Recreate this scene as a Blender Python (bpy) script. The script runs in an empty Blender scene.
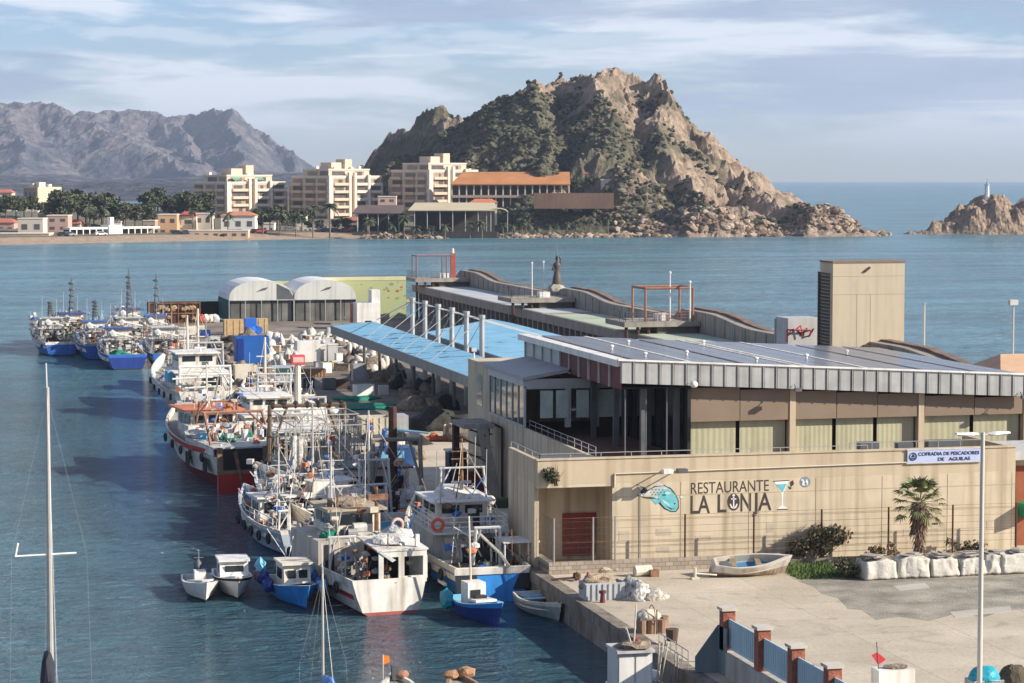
import bpy, bmesh, math, random
from mathutils import Vector, Matrix
from mathutils import noise as NZ
R = math.radians
S = bpy.context.scene
C = S.collection
random.seed(11)

# ------------------------------------------------------------------ camera, sky, sun, exposure
FPX, CAMH, EYE = 2400.0, 22.0, 177.0
PITCH = math.atan((341.5 - EYE) / FPX)
YAW = math.atan(582 / FPX)
cam = bpy.data.objects.new('camera', bpy.data.cameras.new('camera'))
C.objects.link(cam)
cam.location = (0, 0, CAMH)
cam.rotation_euler = (R(90) - PITCH, 0, -YAW)
cam.data.sensor_width = 36.0
cam.data.lens = FPX / 1024 * 36.0
cam.data.clip_start = 0.5
cam.data.clip_end = 60000
S.camera = cam

SUN_TO = Vector((0.80, -0.42, 0.46)).normalized()      # towards the sun
SUN_EL = math.asin(SUN_TO.z)
SUN_AZ = math.atan2(SUN_TO.x, SUN_TO.y)
w = bpy.data.worlds.new('World')
S.world = w
w.use_nodes = True
nt = w.node_tree
nt.nodes.clear()
wo = nt.nodes.new('ShaderNodeOutputWorld')
bg = nt.nodes.new('ShaderNodeBackground')
bg.inputs['Strength'].default_value = 0.078
sky = nt.nodes.new('ShaderNodeTexSky')
sky.sky_type = 'NISHITA'
sky.sun_disc = False
sky.sun_elevation = SUN_EL
sky.sun_rotation = SUN_AZ
sky.air_density = 1.0
sky.dust_density = 0.2
sky.ozone_density = 2.5
tc = nt.nodes.new('ShaderNodeTexCoord')
def wn(kind, **kw):
    n = nt.nodes.new(kind)
    for k, v in kw.items():
        if k in n.inputs: n.inputs[k].default_value = v
        else: setattr(n, k, v)
    return n
# clear-air tint
tint = wn('ShaderNodeMix', data_type='RGBA', blend_type='MULTIPLY')
tint.inputs[0].default_value = 1.0
tint.inputs[7].default_value = (0.70, 0.81, 1.10, 1)
nt.links.new(sky.outputs[0], tint.inputs[6])
# streaky cloud layers in direction space
def cloud(scale, zs, lo, hi, seed):
    mp = wn('ShaderNodeMapping')
    mp.inputs['Scale'].default_value = (1, 1, zs)
    mp.inputs['Location'].default_value = (seed, seed * .7, seed * .3)
    nt.links.new(tc.outputs['Generated'], mp.inputs['Vector'])
    nz = wn('ShaderNodeTexNoise', Scale=scale, Detail=9.0, Roughness=0.58, Distortion=0.35)
    nt.links.new(mp.outputs[0], nz.inputs['Vector'])
    rp = wn('ShaderNodeMapRange', interpolation_type='SMOOTHSTEP')
    rp.inputs[1].default_value = lo
    rp.inputs[2].default_value = hi
    nt.links.new(nz.outputs[0], rp.inputs[0])
    return rp.outputs[0]
c1 = cloud(7.0, 7.5, 0.45, 0.60, 3.1)
c2 = cloud(17.0, 4.5, 0.47, 0.62, 8.4)
c3 = cloud(6.0, 8.0, 0.46, 0.58, 12.7)
sep = wn('ShaderNodeSeparateXYZ')
nt.links.new(tc.outputs['Generated'], sep.inputs[0])
elev = wn('ShaderNodeMapRange', interpolation_type='SMOOTHSTEP')
elev.inputs[1].default_value = 0.002
elev.inputs[2].default_value = 0.034
nt.links.new(sep.outputs[2], elev.inputs[0])
def mathn(op, a, b):
    n = wn('ShaderNodeMath', operation=op)
    for i, x in enumerate((a, b)):
        if hasattr(x, 'is_output'): nt.links.new(x, n.inputs[i])
        else: n.inputs[i].default_value = x
    return n.outputs[0]
high = wn('ShaderNodeMapRange', interpolation_type='SMOOTHSTEP')
for i_, v_ in ((1, 0.3), (2, 0.6), (3, 1.0), (4, 0.25)): high.inputs[i_].default_value = v_
nt.links.new(sep.outputs[2], high.inputs[0])
bank = wn('ShaderNodeMapRange', interpolation_type='SMOOTHSTEP')  # unseen cloud bank added above the view to brighten the water's reflections
for i_, v_ in ((1, 0.085), (2, 0.16), (3, 0.0), (4, 0.4)): bank.inputs[i_].default_value = v_
nt.links.new(sep.outputs[2], bank.inputs[0])
cov = mathn('MULTIPLY', mathn('MULTIPLY', mathn('MAXIMUM', mathn('MAXIMUM', c1, bank.outputs[0]), mathn('MULTIPLY', c2, 0.5)), elev.outputs[0]), high.outputs[0])
mixw = wn('ShaderNodeMix', data_type='RGBA')
mixw.inputs[7].default_value = (7.8, 8.0, 8.6, 1)        # bright cloud
nt.links.new(mathn('MULTIPLY', cov, 0.72), mixw.inputs[0])
nt.links.new(tint.outputs[2], mixw.inputs[6])
mixg = wn('ShaderNodeMix', data_type='RGBA')
mixg.inputs[7].default_value = (3.1, 3.85, 5.2, 1)        # grey-blue undersides
nt.links.new(mathn('MULTIPLY', mathn('MULTIPLY', c3, mathn('SUBTRACT', elev.outputs[0], bank.outputs[0])), 0.8), mixg.inputs[0])
nt.links.new(mixw.outputs[2], mixg.inputs[6])
nt.links.new(mixg.outputs[2], bg.inputs['Color'])
nt.links.new(bg.outputs[0], wo.inputs['Surface'])

sl = bpy.data.lights.new('sun', 'SUN')
sl.energy = 5.0
sl.angle = R(0.5)
sl.color = (1.0, 0.925, 0.81)
sun = bpy.data.objects.new('sun', sl)
C.objects.link(sun)
sun.rotation_euler = SUN_TO.to_track_quat('Z', 'Y').to_euler()
sun.location = (60, -20, 60)

S.view_settings.view_transform = 'Standard'
S.view_settings.look = 'None'
S.view_settings.gamma = 1
S.view_settings.exposure = 0.74
S.view_settings.use_curve_mapping = False
S.render.engine = 'CYCLES'
S.cycles.use_denoising = True
S.cycles.max_bounces = 6
S.cycles.volume_bounces = 0

# ------------------------------------------------------------------ photo pixel -> place in the world
FW = Vector((math.sin(YAW) * math.cos(PITCH), math.cos(YAW) * math.cos(PITCH), -math.sin(PITCH)))
RT = Vector((math.cos(YAW), -math.sin(YAW), 0))
UP = Vector((math.sin(YAW) * math.sin(PITCH), math.cos(YAW) * math.sin(PITCH), math.cos(PITCH)))
def ray(px, py): return FW + RT * ((px - 512) / FPX) + UP * ((341.5 - py) / FPX)
def at(px, py, z):
    d = ray(px, py); t = (z - CAMH) / d.z
    return Vector((d.x * t, d.y * t, z))
def atY(px, py, Y):
    d = ray(px, py); t = Y / d.y
    return Vector((d.x * t, Y, CAMH + d.z * t))
def atD(px, py, D):
    d = ray(px, py)
    return Vector((0, 0, CAMH)) + d * D

# ------------------------------------------------------------------ materials
MATS = {}
def M(key, rgb=None, rough=.7, var=.16, sc=1.0, metal=0.0, bump=0.0, rgb2=None, streak=0.0, spec=.35, bsc=None, emit=0):
    if key in MATS: return MATS[key]
    m = bpy.data.materials.new(key); m.use_nodes = True
    t = m.node_tree; p = t.nodes['Principled BSDF']
    p.inputs['Roughness'].default_value = rough
    p.inputs['Metallic'].default_value = metal
    p.inputs['Specular IOR Level'].default_value = spec
    co = t.nodes.new('ShaderNodeTexCoord')
    nz = t.nodes.new('ShaderNodeTexNoise')
    nz.inputs['Scale'].default_value = sc
    nz.inputs['Detail'].default_value = 7
    nz.inputs['Roughness'].default_value = .62
    t.links.new(co.outputs['Object'], nz.inputs['Vector'])
    mr = t.nodes.new('ShaderNodeMapRange')
    mr.inputs[1].default_value = .32; mr.inputs[2].default_value = .68
    t.links.new(nz.outputs[0], mr.inputs[0])
    mx = t.nodes.new('ShaderNodeMix'); mx.data_type = 'RGBA'
    a = [max(0, c * (1 - var)) for c in rgb] + [1]
    b = (list(rgb2) + [1]) if rgb2 else [min(1, c * (1 + var)) for c in rgb] + [1]
    mx.inputs[6].default_value = a; mx.inputs[7].default_value = b
    t.links.new(mr.outputs[0], mx.inputs[0])
    out = mx.outputs[2]
    if streak:
        mp = t.nodes.new('ShaderNodeMapping'); mp.inputs['Scale'].default_value = (2.2, 2.2, .12)
        t.links.new(co.outputs['Object'], mp.inputs['Vector'])
        n2 = t.nodes.new('ShaderNodeTexNoise'); n2.inputs['Scale'].default_value = 1.0; n2.inputs['Detail'].default_value = 6
        t.links.new(mp.outputs[0], n2.inputs['Vector'])
        r2 = t.nodes.new('ShaderNodeMapRange'); r2.inputs[1].default_value = .45; r2.inputs[2].default_value = .72
        t.links.new(n2.outputs[0], r2.inputs[0])
        ml = t.nodes.new('ShaderNodeMath'); ml.operation = 'MULTIPLY'; ml.inputs[1].default_value = streak
        t.links.new(r2.outputs[0], ml.inputs[0])
        m2 = t.nodes.new('ShaderNodeMix'); m2.data_type = 'RGBA'
        m2.inputs[7].default_value = [rgb[0] * .42, rgb[1] * .36, rgb[2] * .30, 1]
        t.links.new(ml.outputs[0], m2.inputs[0]); t.links.new(out, m2.inputs[6])
        out = m2.outputs[2]
    t.links.new(out, p.inputs['Base Color'])
    if bump:
        nb = t.nodes.new('ShaderNodeTexNoise'); nb.inputs['Scale'].default_value = bsc or sc * 4; nb.inputs['Detail'].default_value = 5
        t.links.new(co.outputs['Object'], nb.inputs['Vector'])
        bn = t.nodes.new('ShaderNodeBump'); bn.inputs['Strength'].default_value = bump; bn.inputs['Distance'].default_value = .1
        t.links.new(nb.outputs[0], bn.inputs['Height']); t.links.new(bn.outputs[0], p.inputs['Normal'])
    MATS[key] = m
    return m

white = M('white paint', (.66, .62, .55), .5, .12, 1.2, streak=.75)
white2 = M('clean white paint', (.73, .70, .64), .45, .08, 1.0, streak=.45)
cream = M('cream paint', (.66, .60, .48), .55, .10, .7, streak=.5)
grey = M('grey paint', (.36, .37, .37), .5, .14, .8, streak=.5)
lgrey = M('light grey paint', (.52, .51, .48), .5, .10, .8, streak=.45)
dgrey = M('dark grey paint', (.10, .105, .11), .55, .2, 1)
black = M('black rubber', (.02, .02, .022), .6, .2, 1)
blue = M('blue paint', (.03, .13, .42), .4, .16, .9, streak=.35)
brightblue = M('bright blue paint', (.03, .22, .58), .4, .14, .9, streak=.35)
navy = M('navy paint', (.018, .045, .22), .4, .16, .8, streak=.3)
red = M('red paint', (.42, .035, .03), .45, .16, .8, streak=.4)
maroon = M('maroon antifouling', (.20, .025, .03), .6, .2, .7)
orange = M('orange paint', (.62, .19, .07), .5, .18, .8, streak=.3)
pink = M('faded red steel', (.30, .14, .09), .55, .2, 1.4)
green = M('green paint', (.06, .20, .13), .5, .2, 1)
teal = M('teal plastic', (.02, .28, .36), .5, .15, 2)
sky_blue = M('light blue paint', (.16, .42, .60), .5, .12, .9, streak=.2)
rust = M('rusty steel', (.17, .065, .03), .8, .35, 2.5, rgb2=(.30, .16, .09))
drust = M('dark rusty steel', (.075, .035, .024), .8, .3, 2)
steel = M('galvanised steel', (.36, .35, .33), .42, .14, 1.6, metal=.35)
wood = M('weathered wood', (.26, .18, .11), .8, .25, 3)
rope = M('rope', (.48, .42, .32), .9, .2, 5)
netm = M('brown netting', (.17, .125, .09), .95, .4, 3, rgb2=(.34, .27, .2), bump=.9, bsc=9)
netg = M('green netting', (.012, .17, .11), .9, .3, 2, bump=.8, bsc=9)
netw = M('pale netting', (.46, .43, .38), .95, .2, 3, rgb2=(.70, .68, .62), bump=.9, bsc=7)
netb = M('black netting', (.035, .033, .03), .95, .35, 3, bump=.9, bsc=8)
bagm = M('white sack cloth', (.52, .485, .42), .85, .1, 2.5, bump=.5, bsc=3.5, streak=.25)
glass = M('dark window glass', (.018, .022, .026), .08, .3, .6, spec=.6)
deckm = M('grey green deck', (.27, .27, .245), .75, .2, 1.2)
concrete = M('pale concrete', (.45, .405, .335), .85, .14, .35, bump=.2, bsc=6)
dconc = M('stained quay concrete', (.19, .15, .115), .9, .3, .6, rgb2=(.32, .27, .21), bump=.5, bsc=2, streak=.6)
flesh = M('skin', (.42, .25, .17), .6, .08, 6)

# ------------------------------------------------------------------ mesh building
def _ico(sub):
    bm = bmesh.new(); bmesh.ops.create_icosphere(bm, subdivisions=sub, radius=1)
    bm.verts.ensure_lookup_table()
    v = [x.co.copy() for x in bm.verts]; f = [[q.index for q in x.verts] for x in bm.faces]
    bm.free(); return v, f
ICO = {i: _ico(i) for i in (1, 2, 3)}
class MB:
    def __init__(s): s.v = []; s.f = []; s.m = []
    def add(s, vs, fs, mi=0):
        b = len(s.v); s.v += [tuple(x) for x in vs]
        for f in fs: s.f.append([b + i for i in f]); s.m.append(mi)
        return s
    def quad(s, a, b, c, d, mi=0): return s.add([a, b, c, d], [(0, 1, 2, 3)], mi)
    def box(s, x0, x1, y0, y1, z0, z1, mi=0, rz=0):
        vs = [(x, y, z) for z in (z0, z1) for x, y in ((x0, y0), (x1, y0), (x1, y1), (x0, y1))]
        if rz:
            cx, cy = (x0 + x1) / 2, (y0 + y1) / 2; c, n = math.cos(rz), math.sin(rz)
            vs = [(cx + (x - cx) * c - (y - cy) * n, cy + (x - cx) * n + (y - cy) * c, z) for x, y, z in vs]
        return s.add(vs, [(3, 2, 1, 0), (4, 5, 6, 7), (0, 1, 5, 4), (1, 2, 6, 5), (2, 3, 7, 6), (3, 0, 4, 7)], mi)
    def tube(s, a, b, r=.05, r2=None, n=6, mi=0):
        a, b = Vector(a), Vector(b); d = (b - a)
        if d.length < 1e-6: return s
        d.normalize(); u = d.orthogonal().normalized(); w_ = d.cross(u); r2 = r if r2 is None else r2
        vs = []
        for c, q in ((a, r), (b, r2)):
            for i in range(n):
                t = 2 * math.pi * i / n; vs.append(c + u * (q * math.cos(t)) + w_ * (q * math.sin(t)))
        fs = [(i, (i + 1) % n, n + (i + 1) % n, n + i) for i in range(n)] + [tuple(range(n))[::-1], tuple(range(n, 2 * n))]
        return s.add(vs, fs, mi)
    def path(s, pts, r=.04, n=5, mi=0):
        for a, b in zip(pts, pts[1:]): s.tube(a, b, r, n=n, mi=mi)
        return s
    def prism(s, poly, vec, mi=0):
        n = len(poly); vec = Vector(vec); p = [Vector(q) for q in poly]
        return s.add(p + [q + vec for q in p], [tuple(range(n))[::-1], tuple(range(n, 2 * n))] + [(i, (i + 1) % n, n + (i + 1) % n, n + i) for i in range(n)], mi)
    def blob(s, c, r, seed=0, jit=.25, sub=2, fs=1.6, mi=0, flat=None):
        v, f = ICO[sub]; c = Vector(c); o = Vector((seed * 3.7, seed * 1.3, seed * 7.1)); out = []
        for q in v:
            k = 1 + jit * NZ.fractal(q * fs + o, 1.0, 2.0, 3)
            p = Vector((q.x * r[0] * k, q.y * r[1] * k, q.z * r[2] * k))
            if flat is not None and p.z < flat * r[2]: p.z = flat * r[2]
            out.append(c + p)
        return s.add(out, f, mi)
    def ring(s, c, ax, r, t, n=14, m=6, mi=0):
        c, ax = Vector(c), Vector(ax).normalized(); u = ax.orthogonal().normalized(); w_ = ax.cross(u); vs = []
        for i in range(n):
            a = 2 * math.pi * i / n; d = u * math.cos(a) + w_ * math.sin(a)
            for j in range(m):
                b = 2 * math.pi * j / m; vs.append(c + d * (r + t * math.cos(b)) + ax * (t * math.sin(b)))
        return s.add(vs, [(i * m + j, ((i + 1) % n) * m + j, ((i + 1) % n) * m + (j + 1) % m, i * m + (j + 1) % m) for i in range(n) for j in range(m)], mi)
    def rail(s, pts, h=.9, r=.025, gap=1.2, mid=1, n=4):
        for a, b in zip(pts, pts[1:]):
            a, b = Vector(a), Vector(b); L = (b - a).length; k = max(1, round(L / gap))
            for j in range(1, mid + 2): s.tube(a + Vector((0, 0, h * j / (mid + 1))), b + Vector((0, 0, h * j / (mid + 1))), r, n=n)
            for i in range(k + 1):
                p = a.lerp(b, i / k); s.tube(p, p + Vector((0, 0, h)), r, n=n)
        return s
    def build(s, name, mats, parent=None, smooth=False, loc=None):
        me = bpy.data.meshes.new(name); me.from_pydata(s.v, [], s.f)
        mats = mats if isinstance(mats, (list, tuple)) else [mats]
        for m in mats: me.materials.append(m)
        if len(mats) > 1: me.polygons.foreach_set('material_index', s.m)
        if smooth: me.polygons.foreach_set('use_smooth', [True] * len(me.polygons))
        me.update()
        o = bpy.data.objects.new(name, me); C.objects.link(o)
        if parent: o.parent = parent
        if loc is not None: o.location = loc
        return o
def tag(o, label, cat, group=None):
    o['label'] = label; o['category'] = cat
    if group: o['group'] = group
    return o
def thing(name, label, cat, loc=(0, 0, 0), rz=0, group=None):
    o = bpy.data.objects.new(name, None); C.objects.link(o); o.location = loc; o.rotation_euler = (0, 0, rz)
    return tag(o, label, cat, group)
def struct(o, kind='structure'):
    o['kind'] = kind; return o
def dup(root, loc, rz=0, sc=1, label=None, group=None):
    r = root.copy(); C.objects.link(r); r.location = loc; r.rotation_euler = (0, 0, rz)
    r.scale = (sc, sc, sc) if not isinstance(sc, tuple) else sc
    if label: r['label'] = label
    if group: r['group'] = group
    for ch in list(root.children):
        c = ch.copy(); C.objects.link(c); c.parent = r
        for g in list(ch.children):
            d = g.copy(); C.objects.link(d); d.parent = c
    return r
def text(s, size, name, mat, parent, loc, rot=(R(90), 0, 0), ext=.01, sx=1, align='LEFT', off=0):
    cu = bpy.data.curves.new(name, 'FONT'); cu.body = s; cu.size = size; cu.extrude = ext; cu.align_x = align; cu.offset = off
    tmp = bpy.data.objects.new('tmp', cu); C.objects.link(tmp)
    me = bpy.data.meshes.new_from_object(tmp.evaluated_get(bpy.context.evaluated_depsgraph_get()))
    bpy.data.objects.remove(tmp); me.name = name; me.materials.clear(); me.materials.append(mat)
    o = bpy.data.objects.new(name, me); C.objects.link(o); o.parent = parent; o.location = loc; o.rotation_euler = rot; o.scale = (sx, 1, 1)
    return o
# ------------------------------------------------------------------ water
mw = bpy.data.materials.new('sea water'); mw.use_nodes = True
t = mw.node_tree; p = t.nodes['Principled BSDF']
p.inputs['IOR'].default_value = 1.33
co = t.nodes.new('ShaderNodeTexCoord')
def tn(scale, detail=4, rough=.6, sx=1, sy=1, rz=0):
    mp = t.nodes.new('ShaderNodeMapping'); mp.inputs['Scale'].default_value = (sx, sy, 1); mp.inputs['Rotation'].default_value = (0, 0, rz)
    t.links.new(co.outputs['Object'], mp.inputs['Vector'])
    n = t.nodes.new('ShaderNodeTexNoise'); n.inputs['Scale'].default_value = scale; n.inputs['Detail'].default_value = detail; n.inputs['Roughness'].default_value = rough
    t.links.new(mp.outputs[0], n.inputs['Vector']); return n.outputs[0]
def tm(op, a, b):
    n = t.nodes.new('ShaderNodeMath'); n.operation = op
    for i, x in enumerate((a, b)):
        if hasattr(x, 'is_output'): t.links.new(x, n.inputs[i])
        else: n.inputs[i].default_value = x
    return n.outputs[0]
def tr(x, a, b, c=0, d=1, smooth=True):
    n = t.nodes.new('ShaderNodeMapRange'); n.interpolation_type = 'SMOOTHSTEP' if smooth else 'LINEAR'
    for i, q in enumerate((a, b, c, d)): n.inputs[i + 1].default_value = q
    t.links.new(x, n.inputs[0]); return n.outputs[0]
sx_ = t.nodes.new('ShaderNodeSeparateXYZ'); t.links.new(co.outputs['Object'], sx_.inputs[0])
# open water is further out or beyond the breakwater; the basin beside the quay is calmer, dark boat reflections put into its colour
openy = tm('MAXIMUM', tr(sx_.outputs[1], 150, 420), tm('MULTIPLY', tr(sx_.outputs[0], 15, -6), .75))
openx = tr(sx_.outputs[0], 60, 82)
open_ = tm('MAXIMUM', openy, openx)
h_small = tn(1.2, 5, .7, .8, 1.2, .5)
h_mid = tn(.55, 4, .6, .55, 1.4, .3)
h_big = tn(.07, 3, .5, .6, 1.6, .15)
hsum = tm('ADD', tm('MULTIPLY', h_small, .34), tm('ADD', tm('MULTIPLY', h_mid, tm('ADD', tm('MULTIPLY', open_, .9), .35)), tm('MULTIPLY', h_big, tm('MULTIPLY', open_, 2.6))))
t.links.new(tr(open_, 0, 1, .06, .22, False), p.inputs['Roughness'])
bn = t.nodes.new('ShaderNodeBump'); bn.inputs['Strength'].default_value = 1.0; bn.inputs['Distance'].default_value = 3.6
hsum = tm('MULTIPLY', hsum, tr(tn(.035, 3, .5, .4, 1.5, .2), .36, .62, .75, 1.15))
t.links.new(hsum, bn.inputs['Height']); t.links.new(bn.outputs[0], p.inputs['Normal'])
patch = tm('ADD', tm('MULTIPLY', tr(tn(.012, 5, .6, .5, 2.0, .1), .38, .66), .6), tm('MULTIPLY', tr(tn(.05, 5, .65, .35, 1.6, -.1), .36, .64), .6))
mx = t.nodes.new('ShaderNodeMix'); mx.data_type = 'RGBA'
mx.inputs[6].default_value = (.044, .112, .145, 1); mx.inputs[7].default_value = (.105, .29, .365, 1)
t.links.new(tm('MULTIPLY', open_, tm('ADD', tm('MULTIPLY', patch, .75), .25)), mx.inputs[0])
rip = tr(tn(.8, 6, .72, .6, 1.4, .2), .3, .7, .5, 1.5, False)  # bright and dark faces of wavelets painted into the water colour
mr2 = t.nodes.new('ShaderNodeMix'); mr2.data_type = 'RGBA'; mr2.blend_type = 'MULTIPLY'; mr2.inputs[0].default_value = 1
t.links.new(mx.outputs[2], mr2.inputs[6]); t.links.new(rip, mr2.inputs[7])
foamn = tm('MULTIPLY', tr(tn(.22, 6, .7, .35, 1.5, .1), .695, .74), tr(tn(.02, 3, .5), .45, .6))
mf = t.nodes.new('ShaderNodeMix'); mf.data_type = 'RGBA'; mf.inputs[7].default_value = (.75, .8, .82, 1)
t.links.new(tm('MULTIPLY', foamn, tm('MULTIPLY', open_, .8)), mf.inputs[0]); t.links.new(mr2.outputs[2], mf.inputs[6])
t.links.new(mf.outputs[2], p.inputs['Base Color'])
RS = 10600
wat = MB()
ring = [(RS * math.cos(2 * math.pi * i / 128), RS * math.sin(2 * math.pi * i / 128), 0) for i in range(128)]
wat.add(ring, [tuple(range(128))])
struct(wat.build('water', mw))

# ------------------------------------------------------------------ ground shaders for hills
def hillmat(name, rock, rock2, scrub, scrub2, lo, hi, sc=.08, redc=None, bs=.6, nsc=.5, far=1.0):
    m = bpy.data.materials.new(name); m.use_nodes = True
    global t, co
    t = m.node_tree; p = t.nodes['Principled BSDF']; p.inputs['Roughness'].default_value = .95; p.inputs['Specular IOR Level'].default_value = .1
    co = t.nodes.new('ShaderNodeTexCoord'); at_ = t.nodes.new('ShaderNodeAttribute'); at_.attribute_name = 'rocky'
    def mixc(f, a, b):
        x = t.nodes.new('ShaderNodeMix'); x.data_type = 'RGBA'
        t.links.new(f, x.inputs[0])
        for i, q in ((6, a), (7, b)):
            if hasattr(q, 'is_output'): t.links.new(q, x.inputs[i])
            else: x.inputs[i].default_value = (*q, 1)
        return x.outputs[2]
    n1 = tn(sc, 8, .65); n2 = tn(sc * 6, 6, .7); n3 = tn(sc * .35, 4, .5)
    rk = mixc(tr(n2, .35, .65), rock, rock2)
    if redc: rk = mixc(tr(n3, .60, .68), rk, redc)
    sb = mixc(tr(n2, .3, .7), scrub, scrub2)
    f = tr(tm('ADD', at_.outputs['Fac'], tm('MULTIPLY', tm('SUBTRACT', n1, .5), 1.5)), lo, hi)
    t.links.new(mixc(f, sb, rk), p.inputs['Base Color'])
    b = t.nodes.new('ShaderNodeBump'); b.inputs['Strength'].default_value = bs; b.inputs['Distance'].default_value = 1.2 * far
    vv = t.nodes.new('ShaderNodeTexVoronoi'); vv.inputs['Scale'].default_value = nsc * .8; t.links.new(co.outputs['Object'], vv.inputs['Vector'])
    t.links.new(tm('ADD', tn(nsc, 6, .7), tm('MULTIPLY', vv.outputs['Distance'], .8)), b.inputs['Height']); t.links.new(b.outputs[0], p.inputs['Normal'])
    return m
def segdist(p, a, b):
    ax, ay = a[0], a[1]; bx, by = b[0] - ax, b[1] - ay; L = bx * bx + by * by
    u = 0 if L == 0 else max(0, min(1, ((p[0] - ax) * bx + (p[1] - ay) * by) / L))
    return math.hypot(p[0] - ax - u * bx, p[1] - ay - u * by), a[2] + (b[2] - a[2]) * u
def heightfield(name, x0, x1, y0, y1, st, fn, mat, zmin=-4):
    nx, ny = int((x1 - x0) / st) + 1, int((y1 - y0) / st) + 1
    vs, rk = [], []
    for j in range(ny):
        for i in range(nx):
            x, y = x0 + i * st, y0 + j * st
            z, r = fn(x, y); vs.append((x, y, max(zmin, z))); rk.append(r)
    fs = []
    for j in range(ny - 1):
        for i in range(nx - 1):
            q = (j * nx + i, j * nx + i + 1, (j + 1) * nx + i + 1, (j + 1) * nx + i)
            if max(vs[k][2] for k in q) > zmin + .01: fs.append(q)
    me = bpy.data.meshes.new(name); me.from_pydata(vs, [], fs)
    a = me.attributes.new('rocky', 'FLOAT', 'POINT'); a.data.foreach_set('value', rk)
    me.materials.append(mat); me.update()
    o = bpy.data.objects.new(name, me); C.objects.link(o); struct(o)
    return o
def fr(x, y, s, o=5, z=0.0): return NZ.fractal(Vector((x * s, y * s, z)), 1.0, 2.1, o)
def rid(x, y, s, z=0.0): return NZ.ridged_multi_fractal(Vector((x * s, y * s, z)), .9, 2.1, 5, 1.0, 2.0)
def cell(x, y, s): return NZ.cell(Vector((x * s, y * s, 0)))
def vor(x, y, s):
    d, _ = NZ.voronoi(Vector((x * s, y * s, .3)))
    return d[1] - d[0]

# ------------------------------------------------------------------ far mountains
MD = 6000
def chain(lst): return [atD(px, py, D) for px, py, D in lst]
mr_ = [chain([(-90, 130, MD), (-40, 112, MD), (0, 106, MD), (28, 104, MD), (58, 112, MD - 60), (90, 127, MD - 250), (130, 143, MD - 450), (175, 163, MD - 700), (205, 180, MD - 900)]),
       chain([(60, 117, MD + 500), (84, 113, MD + 400), (100, 117, MD + 400), (132, 113, MD + 400), (170, 119, MD + 350), (200, 117, MD + 300), (228, 111, MD + 200), (246, 124, MD + 200), (270, 136, MD + 150), (287, 152, MD + 100), (300, 168, MD), (306, 182, MD)]),
       chain([(228, 111, MD + 200), (232, 135, MD - 100), (243, 160, MD - 500), (252, 180, MD - 800)]),
       chain([(170, 123, MD + 400), (188, 142, MD), (200, 165, MD - 400)]),
       chain([(10, 106, MD), (22, 135, MD - 400), (20, 165, MD - 800)]),
       chain([(-60, 118, MD), (-70, 150, MD - 500)])]
def mfn(x, y):
    h = -40
    wx, wy = x + 35 * fr(x, y, .006, 4, 3), y + 40 * fr(x, y, .006, 4, 9)
    for c in mr_:
        for a, b in zip(c, c[1:]):
            d, z = segdist((wx, wy), a, b)
            h = max(h, z * (1.02 - (d / (z * (2.3 if a.x < 450 else 1.1) + 30)) ** .9) - 4)
    k = max(0, min(1, h / 60))
    h += (14 * rid(x, y, .0065) - 12) * k + (4 * rid(x, y, .02) - 3) * k + 2.5 * fr(x, y, .05) * k + 3
    return h, .5 + .6 * fr(x, y, .012, 4, 2) + h / 400
pm = [q for c in mr_ for q in c]
matm = hillmat('far mountain', (.12, .108, .115), (.21, .178, .175), (.05, .06, .078), (.08, .086, .098), .35, .95, sc=.009, bs=.8, nsc=.05, far=14)
def pfn(x, y):
    D_ = x * math.sin(YAW) + y * math.cos(YAW); e_ = max(0, min(1, (D_ - 2150) / 500)); return (D_ - 2050) * .006 + 2 * fr(x, y, .004) + e_ * (16 * max(0, NZ.noise(Vector((x * .0045, y * .0016, 2))) + .15) + 5 * rid(x, y, .008) - 4), .45 + .6 * fr(x, y, .01)
heightfield('coastal_plain', -420, 640, 1990, 4700, 16, pfn, matm, -1)
heightfield('mountains', min(q.x for q in pm) - 500, max(q.x for q in pm) + 260, 4700, 6500, 9, mfn, matm)

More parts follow.
